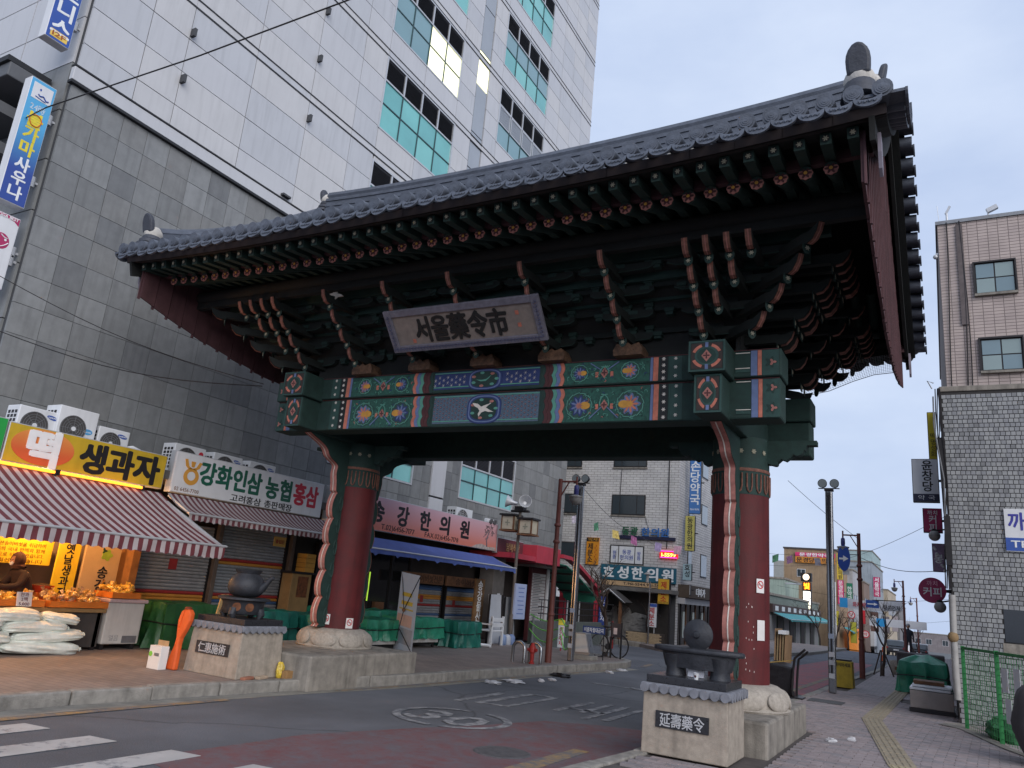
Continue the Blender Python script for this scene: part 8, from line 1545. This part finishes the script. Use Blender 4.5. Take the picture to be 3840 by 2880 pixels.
# vehicles far away
def car(label, x, y, c, h=1.55, wd=1.8, L=4.4, truck=False):
    z = gz(y); t = thing("parked_truck" if truck else "parked_car", label, "truck" if truck else "car", (x, y+L/2, z)); bm_ = mat("car_%d_%d_%d" % c, c, .3, .05, 3, spec=.6)
    if truck:
        MB().box(x-1.0, x+1.0, y, y+3.2, z+.75, z+2.55).build("cargo_box", bm_, t, bevel=.04); MB().box(x-.9, x+.9, y+3.25, y+4.8, z+.5, z+2.1).build("cab", bm_, t, bevel=.12); MB().box(x-.95, x+.95, y-.05, y+4.6, z+.45, z+.70).build("chassis", m_dk, t); MB().box(x-.02, x+.02, y-.012, y-.002, z+.8, z+2.5).build("door_seam", m_grey, t)
    else:
        pl_ = [(0,.35),(0,.85),(.25,.95),(.6,h-.05),(1.1,h),(2.4,h),(3.2,1.0),(4.2,.9),(4.35,.7),(4.35,.35)]; MB().prism(pl_, (x-wd/2, y, z), (0,1,0), (0,0,1), (wd,0,0)).build("body", bm_, t, bevel=.09); MB().ob((x, y+.36, z+(.97+h-.08)/2), (wd*.40,0,0), (0,.16,(h-1.08)/2), (0,-.02,.012)).build("rear_window", m_wg, t)
        for sx in (-1, 1): MB().box(x+sx*wd*.43-.14, x+sx*wd*.43+.08*0+.05, y-.03, y+.02, z+.72, z+.88).build("tail_light", m_sred, t); MB().prism([(.7,.98),(1.1,h-.1),(2.3,h-.1),(2.95,1.0)], (x+sx*(wd/2+.003), y, z), (0,1,0), (0,0,1), (sx*.006,0,0)).build("side_window", m_wg, t)
        MB().box(x-.25, x+.25, y-.02, y+.01, z+.55, z+.66).build("number_plate", m_whb, t); MB().box(x-wd/2+.03, x+wd/2-.03, y-.06, y+.1, z+.32, z+.5).build("bumper", m_dk, t)
    for sx in (-1, 1):
        for yy in (.8, L-.9): w = MB().cyl((x+sx*(wd/2-.12), y+yy, z+.32), (x+sx*(wd/2+.02), y+yy, z+.32), .32, n=18).build("wheel", m_dk, t, True); MB().cyl((x+sx*(wd/2+.02), y+yy, z+.32), (x+sx*(wd/2+.03), y+yy, z+.32), .18, n=14).build("rim", m_grey, w)
    return t
car("white box truck parked on the left side down the street", -8.4+.2, 99, (206, 208, 210), truck=True, L=4.8); car("dark grey hatchback far down the street", -4.7, 92, (66, 70, 76)); car("black car parked behind the hatchback", -2.9, 101, (40, 40, 44)); car("white car at the far end of the street", -5.6, 124, (196, 198, 202))
t = thing("person", "standing figure in dark coat with pale grey hood far down the right kerb", "person", (-1.95, 51.0, .0)); px_, py_ = -1.95, 51.0; V = [(px_,py_,.92,(.15,.10)),(px_,py_,1.15,(.16,.11)),(px_,py_,1.38,(.17,.10)),(px_,py_,1.48,.06),(px_,py_,1.54,.06),(px_-.19,py_,1.36,.06),(px_-.24,py_,1.12,.05),(px_-.25,py_-.05,.90,.04),(px_-.25,py_-.06,.80,.035),(px_+.19,py_,1.36,.06),(px_+.24,py_,1.12,.05),(px_+.25,py_-.05,.90,.04),(px_+.25,py_-.06,.80,.035),(px_-.09,py_,.86,.09),(px_-.10,py_-.02,.50,.065),(px_-.10,py_,.18,.045),(px_-.10,py_-.1,.15,.04),(px_+.09,py_,.86,.09),(px_+.10,py_-.02,.50,.065),(px_+.10,py_,.18,.045),(px_+.10,py_-.1,.15,.04)]
skin_figure("body", V, [(0,1),(1,2),(2,3),(3,4),(2,5),(5,6),(6,7),(7,8),(2,9),(9,10),(10,11),(11,12),(0,13),(13,14),(14,15),(15,16),(0,17),(17,18),(18,19),(19,20)], t, mat("coat_dark", (44, 46, 54), .8, .15)); MB().sph((px_, py_, 1.64), .10, (.85,1,1.15), 12, 9).build("head", MATS["skin"], t, True); MB().sph((px_, py_+.02, 1.66), .115, (.95,1,1.1), 12, 9).build("hood", m_grey, t, True)
t = thing("traffic_cone", "orange traffic cone on the road edge down the street", "cone", (-1.95, 40.3, 0)); MB().lathe([(.12,.03),(.10,.05),(.03,.62),(.02,.64)], (-2.6, 40.3, 0), 14).build("cone", m_or, t, True); MB().box(-2.75,-2.45,40.15,40.45,.002,.03).build("base", m_dk, t); MB().lathe([(.075,.28),(.058,.40)], (-2.6, 40.3, 0), 14).build("white_band", m_whb, t, True)
t = thing("stone_planter", "round stone planter by the small staked tree", "planter", (-1.3, 28.4, .12)); MB().lathe([(.20,0),(.28,.1),(.32,.35),(.30,.42),(.26,.42),(.24,.36)], (-1.35, 28.6, .12), 20).build("tub", m_gran, t, True)
t = thing("market_bench", "dark low bench with goods behind the green tarpaulin", "bench", (-.6, 24, .12)); MB().box(-1.2, -.1, 23.6, 24.4, .585, .95).build("goods", mat("goods_dark", (92, 86, 88), .8, .3, 5), t, bevel=.03); MB().box(-1.25, -.05, 23.5, 24.5, .5, .58).build("top", m_wood, t); 
for x in (-1.15, -.15): MB().box(x-.03, x+.03, 23.6, 24.4, .12, .5).build("leg", m_dk, t)
# -- overhead wires, bunting, bird net, litter
def wire(label, pts, r_=.008, sag=0):
    P_ = []
    for a, b in zip(pts[:-1], pts[1:]):
        for k in range(10): f = k/10; v = Vector(a)*(1-f)+Vector(b)*f; v.z -= sag*math.sin(math.pi*f); P_.append(v)
    P_.append(Vector(pts[-1])); tag(MB().tube(P_, r_, 5).build("overhead_wire", m_dk, None, True), label, "wire", "overhead wires")
wire("black overhead wire crossing in front of the white tower panels", [(-13.25,5.78,8.56),(-11.8,5.4,8.16),(-8.61,5.6,8.29),(-6.18,5.8,8.53),(-2,6.2,9.3)], .011); wire("upper wire from the tower to the gate's left beam end", [(-12.95,5.9,5.72),(-9.6,8.62,4.50)], .007, .18); wire("lower wire from the tower to the gate's left beam end", [(-12.95,6.1,4.86),(-9.6,8.6,4.46)], .008, .22); wire("thin wire from the right gate eave down to the street lamp", [(-3.3,20,4.85),(-2.1,24.5,3.9)], .006, .05); wire("wire from the nearest right lamp to the tile clad house", [(-2.1,24.5,3.4),(.1,17.8,2.75)], .008, .18); wire("thin bunting line from the left floodlight pole to the brick building", [(-7.8,17.6,4.25),(-8.4,24,3.62),(-9.4,31,3.9)], .006, .2); wire("thin wire over the street in front of the brown building", [(-9.3,40,4.2),(-4.5,34,3.7),(.2,20.5,4.2)], .006, .2)
for k, (x, y, z, c, w_) in enumerate(((-10.83,24,4.2,(190,182,196),"white and violet"), (-10.06,24,4.0,(120,190,150),"mint green"), (-9.36,24,3.82,(214,190,110),"yellow and pink"), (-8.71,24,3.68,(206,130,180),"bright pink"), (-7.88,24,3.5,(190,170,214),"lilac"), (-7.25,24,3.39,(214,170,190),"pale pink"), (-5.4,30,3.69,(120,180,140),"green far"), (-4.92,30,3.68,(206,150,190),"rose far"), (-3.97,30,3.7,(196,190,200),"whitish far"))):
    rk = random.Random(k); q = MB(); a = rk.uniform(-.5,.5); q.grid([[(x+(-.11+.22*i/3)*math.cos(a)+.02*j*math.sin(k), y+(-.11+.22*i/3)*math.sin(a)+.03*math.sin(i+j+k), z-.13*j+.03*i*math.cos(k)) for i in range(4)] for j in range(3)]); tag(q.build("bunting_flag", mat("flag_%d" % k, c, .7, .2, 14), None), "small %s bunting flag hanging over the street" % w_, "flag", "bunting flags")
tag(MB().tube([(-11.3,24,4.35),(-10.06,24,4.05),(-9.36,24,3.9),(-8.71,24,3.76),(-7.88,24,3.58),(-7.25,24,3.46),(-5.4,30,3.75),(-3.97,30,3.76)], .005, 4).build("bunting_string", m_dk, None), "thin string carrying the bunting flags", "string")
nt_ = thing("bird_net", "torn pale bird net hanging under the right gable of the gate", "net", (-1.3, 12.6, 5.2)); q = MB(); m_net = mat("net_pale", (176, 180, 188), .8, .1)
top_ = [(-2.05,12.5,5.30),(-1.6,12.5,5.42),(-1.2,12.6,5.52),(-.85,12.7,5.62),(-.52,12.8,5.70)]; bot_ = [(-1.78,12.6,5.02),(-1.45,12.6,5.08),(-1.1,12.6,5.22),(-.8,12.6,5.31),(-.52,12.6,5.33)]
def lerp(A_, f): f *= len(A_)-1; i = min(int(f), len(A_)-2); return Vector(A_[i])*(1-(f-i))+Vector(A_[i+1])*(f-i)
for k in range(41): q.tube([lerp(top_, k/40), (lerp(top_, k/40)+lerp(bot_, k/40))/2+Vector((0,.02,-.01)), lerp(bot_, k/40)], .0022, 3)
for j in range(13): f = j/12; q.tube([lerp(top_, k/16)*(1-f)+lerp(bot_, k/16)*f for k in range(17)], .0022 if j < 12 else .007, 3)
q.build("mesh", m_net, nt_)
rl = random.Random(12)
for k, (x, y, w_, s_) in enumerate(((-7.05,12.6,"flat white paper scrap",.16), (-6.95,13.2,"crumpled white plastic bag",.2), (-6.7,14.3,"small white paper ball",.08), (-6.75,13.9,"tiny white wrapper",.06), (-6.75,17.4,"pale paper strip",.10), (-6.8,18.3,"thin white wrapper",.12), (-2.95,16.9,"white plastic bag on the right kerb",.16), (-1.35,11.2,"small white tissue by the right foundation",.06), (-1.15,11.6,"white scrap by the right foundation",.05))):
    q = lump("litter", (x, y, .02+(.12 if x > -2 else 0)), (s_, s_*.6, .03), 60+k, m_whb, 8, .3, 2.5); tag(q.build("litter", mat("litter_white", (190, 190, 194), .7, .12), None, True), w_ + (" lying on the road edge" if x < -2.9 else " lying on the pavement") if "right" not in w_ else w_ + " lying on the ground", "litter", "litter along the kerb")
tag(lump("litter", (-6.95, 15.2, .03), (.22, .12, .04), 80, m_dk, 8, .3, 2.5).build("litter", m_dk, None, True), "dark rag lying in the left gutter", "litter", "litter along the kerb")
tag(lump("litter", (-2.2, 10.9, .485), (.14, .05, .012), 81, m_whb, 8, .2, 2.5).build("litter", m_whb, None, True), "white scrap lying on the right foundation block", "litter", "litter along the kerb")
mesh_lettering()
